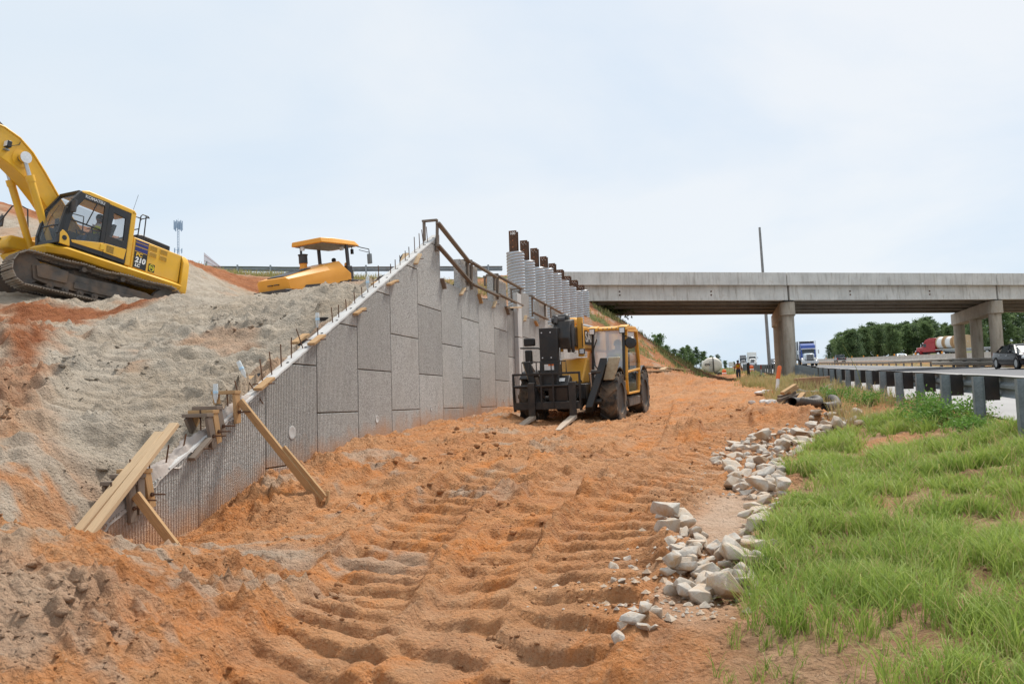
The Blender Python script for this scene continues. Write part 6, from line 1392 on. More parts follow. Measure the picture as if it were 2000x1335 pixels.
# ------------------------------------------------------------------ road roller behind the sand mound (x forward)
RO_Y = 36.0
rol = thing('road_roller', 'yellow roller with a flat canopy seen from behind over the sand mound', 'road roller', P(641, 614, RO_Y), (0, R(-4), R(57)))
def build_roller():
    o = rol; YL = M['roll_yellow']; BK = M['black']
    b = MB(); w0, w1 = -.95, .95                     # engine cover: low at the tail, rising to the seat
    prof = lambda y, k: [(-2.25, .95), (-2.25, 1.36), (-.35, 1.98 + k), (.30, 2.05 + k), (.62, 1.72), (.62, .95)]
    b.loft([[(x, -.95, z) for x, z in [(-2.95, .95), (-3.02, 1.34), (-.7, 1.82), (.30, 1.95), (.62, 1.76), (.62, .95)]], [(x, -.80, z) for x, z in [(-3.0, .95), (-3.07, 1.42), (-.75, 2.08), (.05, 2.28), (.50, 1.90), (.62, .95)]], [(x, .80, z) for x, z in [(-3.0, .95), (-3.07, 1.42), (-.75, 2.08), (.05, 2.28), (.50, 1.90), (.62, .95)]], [(x, .95, z) for x, z in [(-2.95, .95), (-3.02, 1.34), (-.7, 1.82), (.30, 1.95), (.62, 1.76), (.62, .95)]]])
    eb = b.build('engine_cover', YL, o, .02)
    g = MB(); nrm = Vector((-.273, 0, .962)); a = Vector((-2.85, 0, 1.487)); e = Vector((-1.35, 0, 1.913)); 
    g.loft([[tuple(p + Vector((0, y, 0)) + nrm * k) for y, k in ((-.52, 0), (.52, 0), (.50, .04), (-.50, .04))] for p in (a, e)]); gr = g.build('radiator_grille', M['dark_plastic'], eb, .01)
    s = MB()
    for k in range(4): y = -.32 + k * .21; s.beam(a + Vector((.08, y, 0)) + nrm * .045, e + Vector((-.06, y, 0)) + nrm * .045, .015, .012)
    s.build('grille_bar', M['galv_dull'], gr)
    h = MB();
    for y in (-.28, .10): h.tube([(-3.02, y - .12, 1.16), (-3.10, y - .12, 1.16), (-3.10, y + .12, 1.16), (-3.02, y + .12, 1.16)], .022, 6)
    h.build('handle', BK, eb); bp_ = MB(); bp_.bb((-3.22, -.98, .72), (-2.85, .98, .94)); bp_.build('bumper', M['dark_plastic'], o, .02)
    sv = MB(); sv.px([(-.25, 1.12), (.45, 1.12), (.45, 1.44), (-.10, 1.36)], -.985, -.955); v = sv.build('side_vent', M['dark_plastic'], eb); p_ = MB(); p_.px([(.0, 1.2), (.36, 1.2), (.36, 1.34), (.05, 1.30)], -.992, -.986); p_.build('side_plate', M['galv'], v); s2 = MB(); s2.px([(-2.2, 1.0), (-1.3, 1.0), (-1.3, 1.22), (-2.1, 1.14)], -.985, -.94); s2.build('side_vent', M['dark_plastic'], eb)
    st = MB(); st.lathe([(.16, 0), (.16, .30), (.20, .32)], (-.78, .52, 1.95), (0, 0, 1), 16); st.build('intake_base', YL, eb, .01); t = MB(); t.lathe([(.15, 0), (.19, .03), (.19, .36), (.215, .38), (.215, .42), (.10, .44)], (-.78, .52, 2.25), (0, 0, 1), 18); t.build('intake_filter', M['dark_plastic'], eb)
    ca = MB(); cz = 3.02
    ca.loft([[(-1.05, y, z) for y, z in ((-.92, cz), (.92, cz), (.88, cz + .20), (-.88, cz + .20))], [(-.4, y, z) for y, z in ((-.98, cz), (.98, cz), (.90, cz + .24), (-.90, cz + .24))], [(1.0, y, z) for y, z in ((-.98, cz), (.98, cz), (.90, cz + .20), (-.90, cz + .20))], [(1.35, y, z) for y, z in ((-.85, cz), (.85, cz), (.80, cz + .08), (-.80, cz + .08))]]); cp = ca.build('canopy', YL, o, .03)
    un = MB(); un.bb((-.9, -.82, cz - .03), (1.1, .82, cz - .002)); un.build('canopy_lining', M['galv_dull'], cp)
    for x, y in ((.55, -.86), (.55, .86)): po = MB(); po.beam((x + .06, y, 1.0), (x - .04, y, cz), .14, .10, (0, 1, 0)); po.build('canopy_post', M['dark_plastic'], o, .01)
    po = MB(); po.beam((-.78, .62, 2.3), (-.78, .62, cz), .07, .07); po.build('canopy_post', M['dark_plastic'], o)
    pl = MB(); pl.bb((.4, -.95, 1.2), (1.5, .95, 1.5)); pl.bb((1.2, -.3, 1.5), (1.45, .3, 2.05)); pl.bb((.45, -.92, 1.5), (.75, -.7, 2.1)); pl.build('platform', M['dark_plastic'], o, .02)
    be = MB(); be.lathe([(.07, 0), (.07, .08), (.05, .14), (.01, .16)], (.60, -.68, 2.1), (0, 0, 1), 12); be.build('beacon', M['amber'], o)
    for q in ((-.85, .42), (.55, -.55)): l = MB(); l.bb((q[0] - .06, q[1] - .09, cz - .2), (q[0] + .02, q[1] + .09, cz - .04)); lk = l.build('work_lamp', M['lens'], cp)
    mr = MB(); mr.tube([(1.1, -.9, cz - .02), (1.2, -1.1, cz - .1), (1.25, -1.5, cz - .22), (1.25, -1.52, cz - .42)], .022, 6); mr.tube([(1.15, -1.0, cz + .02 - .22), (1.25, -1.48, cz - .36)], .016, 6); mk = mr.build('mirror_arm', BK, o); m2 = MB(); m2.bb((1.2, -1.63, cz - .88), (1.27, -1.40, cz - .42)); m2.build('mirror', M['galv_dull'], mk, .03); m3 = MB(); m3.bb((1.271, -1.62, cz - .87), (1.30, -1.41, cz - .43)); m3.build('mirror_shell', BK, mk, .02)
    m4 = MB(); m4.tube([(1.0, -.7, cz), (1.0, -.72, cz - .15)], .02, 6); m4.bb((.96, -.78, cz - .36), (1.04, -.66, cz - .14)); m4.build('camera_housing', BK, cp)
    for y in (-.7, .7): wheel(o, (-1.8, y, .62), .62, .45, 1 if y > 0 else -1, 'wheel', 13, 'roll_yellow')
    dr = MB(); dr.lathe([(.70, -1.05), (.75, -1.02), (.75, 1.02), (.70, 1.05)], (1.9, 0, .75), (0, 1, 0), 36); dr.build('drum', M['track_steel'], o); fr = MB()
    for y in (-1.15, 1.07): fr.bb((.6, y, .55), (2.8, y + .08, 1.0))
    fr.bb((2.7, -1.15, .55), (2.85, 1.15, 1.0)); fr.bb((.5, -.5, .6), (1.0, .5, 1.2)); fr.build('drum_frame', YL, o, .02)
    se = MB(); se.bb((.35, -.25, 1.5), (.8, .25, 1.75)); se.px([(.32, 1.7), (.42, 1.7), (.34, 2.3), (.24, 2.3)], -.25, .25); se.build('seat', M['seat'], o, .03)
build_roller()
seated('operator in a yellow vest seen from behind under the roller canopy', rol, (.62, .05, 1.62), skin='skin_light', hair='hair')

# ------------------------------------------------------------------ road vehicles
def car_wheels(o, xs, hw, r, w=.22, rim='galv_bright'):
    for x in xs:
        for s in (-1, 1): wheel(o, (x, s * hw, r), r, w, s, 'wheel', 0, rim, 'car_rubber', .68, 22)
def loft_body(o, sect, m, name='body', bev=.02):
    mb = MB(); mb.loft(sect); return mb.build(name, m, o, bev, True, 28)
def vloc(s, t, ahead, dz=0.02):
    """vehicle frame at road coordinates; ahead=+1 drives away from the viewer"""
    a = math.atan2(UY, UX) + (0 if ahead > 0 else math.pi); return dict(loc=ST(s, t, zroad(s) + dz), rot=(0, R(-2.4) * ahead, a))
def sedan(lab, v, paint, name='car', yaw=0):
    o = thing(name, lab, 'car', v['loc'], (v['rot'][0], v['rot'][1], v['rot'][2] + yaw)); pm = M[paint]
    # body side sections along x: (x, half width, bottom z, belt z)
    S = [(-2.36, .66, .42, .92), (-2.28, .80, .30, 1.00), (-1.7, .90, .24, 1.02), (-.9, .92, .22, .98), (.2, .92, .22, .95), (1.2, .91, .22, .90), (1.9, .86, .24, .80), (2.28, .74, .28, .70), (2.38, .58, .36, .60)]
    loft_body(o, [[(x, -w * .92, b), (x, -w, b + .14), (x, -w, (b + h) / 2 + .06), (x, -w * .93, h - .03), (x, -w * .75, h), (x, w * .75, h), (x, w * .93, h - .03), (x, w, (b + h) / 2 + .06), (x, w, b + .14), (x, w * .92, b)] for x, w, b, h in S], pm)
    G_ = [(-1.75, .62, 1.00, 1.03), (-1.05, .70, .98, 1.37), (-.4, .68, .96, 1.455), (.3, .66, .95, 1.44), (.75, .68, .94, 1.28), (1.30, .72, .88, .915)]
    gh = MB(); gh.loft([[(x, -w * 1.14, b), (x, -w * .88, h - .04), (x, -w * .6, h), (x, w * .6, h), (x, w * .88, h - .04), (x, w * 1.14, b)] for x, w, b, h in G_]); gh.build('greenhouse_glass', M['car_glass'], o, .01, True, 30)
    ro = MB(); ro.loft([[(x, -w * .90, h - .035), (x, -w * .6, h + .014), (x, w * .6, h + .014), (x, w * .90, h - .035)] for x, w, b, h in [(-1.12, .70, 0, 1.345), (-.9, .69, 0, 1.41), (-.4, .68, 0, 1.46), (.3, .66, 0, 1.445), (.55, .67, 0, 1.37)]]); ro.build('roof', pm, o, .005)
    for s in (-1, 1):
        for pa, pb, pw in (((1.25, s * .80, .90), (.55, s * .60, 1.37), .07), ((.0, s * .80, .95), (-.1, s * .62, 1.43), .08), ((-1.75, s * .70, 1.0), (-1.08, s * .62, 1.36), .12)):
            p = MB(); p.beam(pa, pb, pw, .05); p.build('pillar', pm, o)
        hl = MB(); hl.loft([[(2.02, s * .60, .60), (2.02, s * .86, .62), (2.02, s * .84, .76), (2.02, s * .62, .77)], [(2.33, s * .50, .58), (2.29, s * .72, .60), (2.24, s * .74, .71), (2.24, s * .52, .73)]]); hl.build('headlight', M['lens'], o, .01)
        m = MB(); m.bb((.78, s * .92, .96), (.95, s * 1.08, 1.10)); m.build('wing_mirror', pm, o, .03)
        tl = MB(); tl.bb((-2.36, s * .44, .74), (-2.24, s * .76, .90)); tl.build('tail_light', M['red_lens'], o, .01)
        dl = MB(); dl.bb((2.28, s * .46, .37), (2.37, s * .66, .42)); dl.build('running_light', M['white'], o)
        hd = MB(); hd.bb((.1, s * .925, .78), (.28, s * .945, .81)); hd.bb((-.95, s * .925, .80), (-.77, s * .945, .83)); hd.build('door_handle', M['chrome'], o)
        for x in (1.42, -1.42):
            aw = MB(); aw.lathe([(.37, -.01), (.37, .01), (.001, .012)], (x, s * .905, .34), (0, s, 0), 22); aw.build('wheel_arch', M['seat'], o)
    g = MB(); g.bb((2.30, -.36, .52), (2.395, .36, .70)); gg = g.build('grille', M['chrome'], o, .01); g2 = MB(); g2.bb((2.27, -.5, .30), (2.36, .5, .44)); g2.build('lower_intake', M['seat'], o); st = MB(); st.lathe([(.085, 0), (.085, .012), (.06, .014)], (2.39, 0, .62), (1, 0, 0), 16); st.build('badge', M['chrome'], gg)
    car_wheels(o, (1.42, -1.42), .83, .335)
    return o
M['car_black'] = pmat('black_car_paint', (.006, .007, .010), .22, 0, .1, 2, 0, (.2, .2, .2), 2, 0, 60, .35); M['car_grey'] = pmat('dark_grey_paint', (.05, .055, .065), .25); M['truck_blue'] = pmat('blue_truck_paint', (.025, .07, .30), .25); M['truck_red'] = pmat('red_truck_paint', (.36, .018, .025), .3, 0, .08, 2, .15, (.4, .2, .15), 3); M['truck_silver'] = pmat('pale_blue_truck_paint', (.52, .60, .66), .35)
sd_p = P(1973, 716, 49.5); s0, t0 = toST(sd_p.x, sd_p.y)
sedan('black sedan driving towards the viewer on the highway at the right edge', vloc(s0 - 1.2, t0 + .30, -1), 'car_black', yaw=R(4))
def pickup(lab, v, paint):
    o = thing('pickup_truck', lab, 'pickup truck', v['loc'], v['rot']); pm = M[paint]
    b = MB(); b.px([(-2.8, .55), (2.6, .50), (2.75, .7), (2.7, 1.12), (1.2, 1.18), (.9, 1.20), (-2.85, 1.20), (-2.85, .7)], -.98, .98); b.build('body', pm, o, .06)
    c = MB(); c.loft([[(x, -w, z), (x, w, z), (x * .86 - .02, w * .82, z2), (x * .86 - .02, -w * .82, z2)] for x, w, z, z2 in ((-.95, .95, 1.19, 1.86), (1.35, .95, 1.19, 1.88))]); c.build('cab_glass', M['car_glass'], o, .03)
    r = MB(); r.bb((-.85, -.79, 1.85), (1.18, .79, 1.91)); r.build('roof', pm, o, .03)
    for s in (-1, 1):
        for xa, xb_ in ((1.36, 1.14), (-.96, -.83), (.2, .18)): p = MB(); p.beam((xa, s * .93, 1.2), (xb_, s * .78, 1.88), .09, .07); p.build('pillar', pm, o)
        t = MB(); t.bb((-2.87, s * .80, .8), (-2.80, s * .97, 1.14)); t.build('tail_light', M['red_lens'], o); h = MB(); h.bb((2.68, s * .65, .82), (2.76, s * .95, 1.02)); h.build('headlight', M['lens'], o)
    bm = MB(); bm.bb((-3.0, -.95, .5), (-2.86, .95, .68)); bm.build('bumper', M['chrome'], o, .02); tg = MB(); tg.bb((-2.862, -.78, .76), (-2.853, .78, 1.14)); tg.build('tailgate', pm, o); pl = MB(); pl.bb((-3.01, -.16, .54), (-3.001, .16, .66)); pl.build('number_plate', M['white'], o)
    car_wheels(o, (1.75, -1.75), .86, .40, .27); return o
q = P(1641, 712, 185); s0, t0 = toST(q.x, q.y); v = vloc(s0, min(t0, 24), 1); pickup('dark pickup truck driving away on the highway, left of the concrete barriers', vloc(s0, t0, 1), 'car_grey')
q = P(1511, 717, 150); s0, t0 = toST(q.x, q.y); sedan('grey car partly hidden between the tall pole and the bridge pier', vloc(s0, t0, -1), 'car_grey')
q = P(1815, 706, 128); s0, t0 = toST(q.x, q.y); sedan('pale blue car half hidden behind the barriers below the red truck', vloc(158, 31, 1), 'truck_silver')
def semi(lab, v, paint, stacks=True, sleeper=True):
    o = thing('semi_truck', lab, 'truck', v['loc'], v['rot']); pm = M[paint]
    ch = MB(); ch.bb((-4.6, -.45, .75), (3.3, .45, 1.0)); ch.build('chassis', M['seat'], o)
    hd = MB(); hd.loft([[(x, -w, 1.0), (x, -w, h - .15), (x, -w * .7, h), (x, w * .7, h), (x, w, h - .15), (x, w, 1.0)] for x, w, h in ((1.2, .85, 2.05), (3.2, .62, 1.85))]); hd.build('hood', M['truck_silver'] if paint == 'truck_blue' else pm, o, .04)
    g = MB(); g.bb((3.2, -.55, 1.0), (3.28, .55, 1.86)); gg = g.build('grille_surround', M['chrome'], o, .03); g2 = MB(); g2.bb((3.281, -.47, 1.06), (3.30, .47, 1.78)); gk = g2.build('grille', M['seat'], gg); bars = MB()
    for k in range(9): y = -.42 + k * .105; bars.bb((3.301, y - .014, 1.08), (3.312, y + .014, 1.76))
    bars.build('grille_bar', M['chrome'], gk)
    cb = MB(); cb.px([(-1.9 if sleeper else -.4, 1.0), (1.25, 1.0), (1.25, 1.95), (.95, 2.72), (-1.9 if sleeper else -.4, 2.72)], -1.08, 1.08); cab = cb.build('cab', pm, o, .08)
    if sleeper: rf = MB(); rf.px([(.95, 2.70), (.55, 3.25), (-.4, 3.55), (-1.9, 3.55), (-1.9, 2.70)], -1.06, 1.06); rf.build('roof_fairing', pm, cab, .12); vs_ = MB(); vs_.px([(.98, 2.66), (1.25, 2.60), (1.25, 2.74), (.9, 2.82)], -1.05, 1.05); vs_.build('sun_visor', M['chrome'], cab)
    w = MB(); w.add([(1.262, -.92, 2.0), (1.262, .92, 2.0), (.985, .88, 2.62), (.985, -.88, 2.62)], [(0, 1, 2, 3)]); w.add([(x + .012, y, z) for x, y, z in [(1.262, -.92, 2.0), (1.262, .92, 2.0), (.985, .88, 2.62), (.985, -.88, 2.62)]], [(0, 1, 2, 3)]); w.build('windscreen', M['car_glass'], cab)
    for s in (-1, 1):
        sw = MB(); sw.bb((.25, s * 1.082, 1.95), (1.0, s * 1.09, 2.55)); sw.build('side_window', M['car_glass'], cab)
        f = MB(); pts = [(2.35 + math.sin(a) * .72, .55 + math.cos(a) * .78) for a in np.linspace(-1.5, 1.5, 10)] + [(2.35 + math.sin(a) * .62, .55 + math.cos(a) * .66) for a in np.linspace(1.5, -1.5, 10)]; f.px(pts, s * .66, s * 1.15); f.build('fender', M['white'] if paint == 'truck_blue' else pm, o, .03)
        l = MB(); l.bb((3.0, s * .68, 1.12), (3.16, s * 1.02, 1.34)); l.build('headlight', M['lens'], o, .03)
        m = MB(); m.bb((.95, s * 1.42, 1.9), (1.05, s * 1.60, 2.5)); m.tube([(1.0, s * 1.08, 2.4), (1.0, s * 1.5, 2.4)], .02, 5); m.build('mirror', M['chrome'], o)
        if stacks: t = MB(); t.tube([(-.2, s * 1.22, 1.2), (-.2, s * 1.22, 3.75), (-.3, s * 1.22, 3.95)], .10, 10); t.build('exhaust_stack', M['chrome'], o)
    bp = MB(); bp.bb((3.15, -1.2, .42), (3.42, 1.2, .86)); bp.build('bumper', M['chrome'], o, .05)
    car_wheels(o, (2.35, -2.6, -3.9), .95, .52, .30, 'chrome'); return o
q = P(1580, 717, 126); s0, t0 = toST(q.x, q.y); bt = semi('blue and white semi truck with chrome grille driving towards the viewer beside the pier', vloc(s0 + 1, t0, -1), 'truck_blue')
def trailer_on(root, lab, m, name='box_trailer', L=13.5):
    Mx = Matrix.LocRotScale(root.location, root.rotation_euler, None); o = thing(name, lab, 'trailer', Mx @ Vector((-2.4, 0, 0))); o.rotation_euler = root.rotation_euler
    b = MB(); b.bb((-L, -1.27, 1.2), (0, 1.27, 3.95)); b.build('trailer_box', M[m], o, .04); f = MB(); f.bb((-L, -.5, .95), (-.5, .5, 1.19)); f.build('trailer_frame', M['seat'], o); car_wheels(o, (-L + 1.2, -L + 2.5), .98, .52, .3); return o
trailer_on(bt, 'dark flat sided trailer behind the blue and white truck', 'car_grey')
q = P(1470, 718, 240); s0, t0 = toST(q.x, q.y)
bx = semi('white box truck driving towards the viewer, seen over the dark wooden post', vloc(s0, t0, -1), 'white', False, False); bx['category'] = 'box truck'
Mx = Matrix.LocRotScale(bx.location, bx.rotation_euler, None)
b = MB(); b.bb((-6.5, -1.25, 1.05), (-.3, 1.25, 3.9)); b.build('cargo_box', M['white'], bx, .04)
q = P(1452, 716, 285); s0, t0 = toST(q.x, q.y)
tk = semi('dark flatbed truck following the white box truck', vloc(s0, t0, -1), 'car_grey', False, True)
# red truck and its flatbed of cable drums on the far carriageway
sR = 168; tR = 38.5
rt = semi('red sleeper cab truck driving away on the far carriageway before the trees', dict(loc=ST(sR, tR, zroad(sR) + .55), rot=(0, R(-2), math.atan2(UY, UX) + R(30))), 'truck_red', False, True)
Mx = Matrix.LocRotScale(rt.location, rt.rotation_euler, None)
fb = thing('flatbed_trailer', 'long pale flatbed trailer coupled behind the red truck', 'trailer', Mx @ Vector((-2.2, 0, 0))); fb.rotation_euler = rt.rotation_euler
b = MB(); b.bb((-14, -1.28, 1.25), (0, 1.28, 1.42)); b.bb((-14, -.5, .9), (-.8, .5, 1.249)); b.build('deck', M['galv_bright'], fb); car_wheels(fb, (-12.6, -11.3), .98, .52, .3)
for k, (x, nm) in enumerate(((-1.7, 'cable drum nearest the red cab on the flatbed, wooden flanges and white wrap'), (-3.7, 'middle cable drum on the flatbed behind the red cab, white wrap'), (-6.2, 'widest cable drum on the flatbed, white wrap between brown flanges'))):
    cdp = Mx @ Vector((x - 1.2, 0, 2.62)); o = thing('cable_drum', nm, 'cable drum', cdp, rt.rotation_euler, 'cable drums on the flatbed'); wd = .7 if k < 2 else 1.0
    c = MB(); c.cyl((-wd, 0, 0), (wd, 0, 0), 1.08, 24); c.build('wrapped_cable', M['white'], o)
    for sx in (-wd, wd): f = MB(); f.lathe([(.12, -.06), (1.2, -.06), (1.2, .06), (.12, .06)], (sx, 0, 0), (1, 0, 0), 28, True); f.build('flange', M['wood_pale'], o)
# white water tank truck parked at the end of the dirt road
def tank_truck():
    g = on_ground(P(1393, 744, 106)); g.z = P(1393, 742.5, 106).z
    o = thing('tank_truck', 'white plastic tank truck parked with its back to the viewer at the dirt road end', 'tank truck', g, (0, 0, R(90 - 11)))
    tk = MB(); tk.lathe([(.45, 0), (.85, .10), (1.02, .35), (1.06, .9), (1.06, 3.6), (1.0, 4.0), (.5, 4.3)], (0, 0, 1.98), (1, 0, 0), 28); ob = tk.build('tank', M['offwhite'], o, 0, True, 50)
    for v in ob.data.vertices: v.co.y *= 1.28 / 1.06
    ld = MB()
    for y in (.0, .34): ld.tube([(-.10, y, 1.0), (-.13, y, 2.5)], .02, 5)
    for k in range(6): ld.tube([(-.12, 0, 1.2 + k * .24), (-.12, .34, 1.2 + k * .24)], .016, 5)
    ld.build('ladder', M['galv_dull'], o); st = MB(); st.tube([(.2, -.1, 3.06), (-.06, -.12, 2.5), (-.12, -.14, 1.5), (-.1, -.16, .95)], .06, 6); st.build('hose', M['fabric_black'], o)
    ch = MB(); ch.bb((-.5, -.5, .62), (6.2, .5, .90)); ch.bb((-.55, -1.1, .55), (-.42, 1.1, .80)); ch.build('chassis', M['mud_steel'], o); mf = MB(); mf.bb((-.5, -1.25, .1), (-.47, -.62, .98)); mf.build('mudflap', M['fabric_black'], o); m2 = MB(); m2.bb((-.5, .62, .1), (-.47, 1.25, .98)); m2.build('mudflap', M['fabric_black'], o)
    for y in (-.75, .75): t = MB(); t.bb((-.60, y - .12, .62), (-.555, y + .12, .74)); t.build('tail_light', M['red_lens'], o)
    text_mesh('lettering', 'CW', .42, M['decal_black'], basis((-.005, .62, 2.05), (0, -1, 0), (0, 0, 1), (-1, 0, 0)), o, .05, .01, 1.0)
    cb = MB(); cb.px([(4.4, .8), (6.4, .8), (6.5, 1.8), (6.2, 2.7), (4.5, 2.8)], -1.15, 1.15); cb.build('cab', M['white'], o, .06); car_wheels(o, (.6, 5.6), .95, .5, .32, 'mud_steel'); return o
tank_truck()
# ------------------------------------------------------------------ riprap
M['rock'] = None
def rockmat():
    n = NT('granite_riprap'); v = n.coord('Object'); a = n.noise(2.2, 6, .65, v); f = n.noise(26, 4, .7, v); r = n.rand()
    c = n.mix(n.rng(a, .32, .68), (.38, .35, .31), (.62, .575, .51)); c = n.mix(n.rng(r, .0, 1, 0, .65), c, (.52, .43, .33)); c = n.mix(n.rng(n.noise(1.3, 5, .6, v, .4), .44, .62, 0, .85), c, (.46, .29, .155))
    c = n.mix(n.rng(f, .56, .70, 0, .6), c, (.22, .215, .21)); return n.fin(c, .85, n.bump(n.math('ADD', f, a), .6, .012), 0, .25)
M['rock'] = rockmat()
def build_rocks():
    protos = []
    for k in range(14):
        b = bmesh.new(); ax = Vector((rnd.uniform(.85, 1.25), rnd.uniform(.65, 1.0), rnd.uniform(.5, .8)))
        for q in range(15 + k % 8):
            v = Vector((rnd.gauss(0, 1), rnd.gauss(0, 1), rnd.gauss(0, 1))).normalized(); v = v * (.5 + .5 / max(abs(v.x), abs(v.y), abs(v.z))) * rnd.uniform(.34, .46); b.verts.new((v.x * ax.x, v.y * ax.y, v.z * ax.z))
        r = bmesh.ops.convex_hull(b, input=b.verts); bmesh.ops.delete(b, geom=[g for g in r['geom_interior'] if isinstance(g, bmesh.types.BMVert)], context='VERTS')
        bmesh.ops.dissolve_limit(b, angle_limit=R(14), verts=b.verts, edges=b.edges); bmesh.ops.bevel(b, geom=list(b.edges), offset=.014, segments=1, affect='EDGES')
        bmesh.ops.triangulate(b, faces=b.faces); bmesh.ops.subdivide_edges(b, edges=b.edges, cuts=1)
        for v in b.verts: v.co += v.co.normalized() * float(fbm(v.co.x * 6 + k, v.co.y * 6 + v.co.z * 5, 2, 400)) * .022
        me = bpy.data.meshes.new('rock'); b.to_mesh(me); b.free(); me.materials.append(M['rock'])
        for p in me.polygons: p.use_smooth = True
        me.set_sharp_from_angle(angle=R(24)); protos.append(me)
    def inpoly(x, y, pl):
        c = False
        for i in range(len(pl)):
            (ax, ay), (bx, by) = pl[i], pl[(i + 1) % len(pl)]
            if (ay > y) != (by > y) and x < (bx - ax) * (y - ay) / (by - ay) + ax: c = not c
        return c
    zones = [
        ([(1712, 814), (1640, 813), (1560, 830), (1480, 853), (1392, 880), (1372, 896), (1432, 912), (1412, 936), (1440, 955), (1500, 962), (1530, 935), (1572, 888), (1602, 862), (1700, 830)], 190, (.16, .36), 1, 'pale angular riprap stone in the dense upper band beside the grass'),
        ([(1470, 955), (1535, 945), (1522, 1000), (1502, 1062), (1455, 1075), (1448, 1030)], 30, (.14, .30), 1, 'pale riprap stone between the sandy silt patch and the grass'),
        ([(1292, 1000), (1340, 1010), (1385, 1055), (1440, 1068), (1480, 1090), (1468, 1150), (1410, 1165), (1335, 1158), (1290, 1120), (1305, 1060)], 74, (.12, .30), 2, 'grey angular riprap stone in the heaped lower pile below the silt patch'),
        ([(1245, 1180), (1290, 1185), (1280, 1212), (1215, 1268), (1195, 1250)], 9, (.08, .19), 0, 'pale stone in the last straggle of the riprap, nearest the viewer'),
        ([(1168, 1132), (1215, 1068), (1238, 1082), (1225, 1148)], 9, (.07, .14), 0, 'small pale stone lying loose in the mud left of the riprap pile'),
        ([(1480, 838), (1600, 826), (1580, 845), (1500, 860)], 6, (.20, .30), 0, 'tan boulder at the upper edge of the riprap below the black pipes')]
    for pl, n, (r0, r1), lay, lab in zones:
        xs = [p[0] for p in pl]; ys = [p[1] for p in pl]; placed = []; tries = 0
        while len(placed) < n and tries < n * 60:
            tries += 1; q = (rnd.uniform(min(xs), max(xs)), rnd.uniform(min(ys), max(ys)))
            if not inpoly(*q, pl): continue
            g = G(*q, n=260); sz = r0 + (r1 - r0) * rnd.random() ** 1.6; over = [p for p in placed if (p[0] - g).length < .28 * (p[1] + sz)]
            if len(over) > (lay) or any((p[0] - g).length < .15 * (p[1] + sz) for p in placed): continue
            z = HD(g.x, g.y) + sz * .12 + (sz * .30 if over else 0); placed.append((g, sz))
            o = bpy.data.objects.new('riprap_rock', protos[rnd.randrange(14)]); C.objects.link(o); o.location = (g.x, g.y, z); o.scale = (sz * rnd.uniform(.9, 1.25),) * 2 + (sz * rnd.uniform(.85, 1.1),); o.rotation_euler = (rnd.uniform(-.45, .45), rnd.uniform(-.45, .45), rnd.uniform(0, 6.3)); tag(o, lab, 'rock', 'riprap stones, ' + lab.split(' in ')[-1].split(' between ')[-1].split(' at ')[-1])
build_rocks()
def build_chips():
    n = 1300; al = rng.uniform(0, .80, n); k = al * (len(DITCH) - 1.001); i = k.astype(int); f = k - i; D = np.array([(p.x, p.y) for p in DITCH]); p = D[i] * (1 - f)[:, None] + D[i + 1] * f[:, None]; d = D[i + 1] - D[i]; d /= np.linalg.norm(d, axis=1)[:, None] + 1e-9; off = rng.normal(0, .36, n); x = p[:, 0] - d[:, 1] * off; y = p[:, 1] + d[:, 0] * off
    dd, m = detail(x, y); keep = m['silt'] < .75; x, y, z = x[keep], y[keep], (H(x, y) + dd)[keep]; n = len(x)
    base = np.array([(1, 0, 0), (-.9, .2, 0), (0, 1, 0), (.1, -.9, 0), (0, .1, .8), (.1, 0, -.7)]); fc = np.array([(0, 2, 4), (2, 1, 4), (1, 3, 4), (3, 0, 4), (2, 0, 5), (1, 2, 5), (3, 1, 5), (0, 3, 5)])
    r = .011 * np.exp(rng.exponential(.55, n)); r = np.minimum(r, .045); a = rng.uniform(0, 6.28, n); v = base[None] * (1 + rng.uniform(-.35, .35, (n, 6, 3))) * r[:, None, None]
    co = np.stack([v[..., 0] * np.cos(a)[:, None] - v[..., 1] * np.sin(a)[:, None] + x[:, None], v[..., 0] * np.sin(a)[:, None] + v[..., 1] * np.cos(a)[:, None] + y[:, None], v[..., 2] * .8 + z[:, None] + .004], -1).reshape(-1, 3); f_ = (fc[None] + (np.arange(n) * 6)[:, None, None]).reshape(-1, 3)
    o = MB(); o.v = co.tolist(); o.f = f_.tolist(); o = o.build('stone_chips', M['rock'], None, 0, False, fixn=False); tag(o, 'small stone chips and gravel filling gaps along the riprap ditch', 'gravel', None, 'stuff')
build_chips()

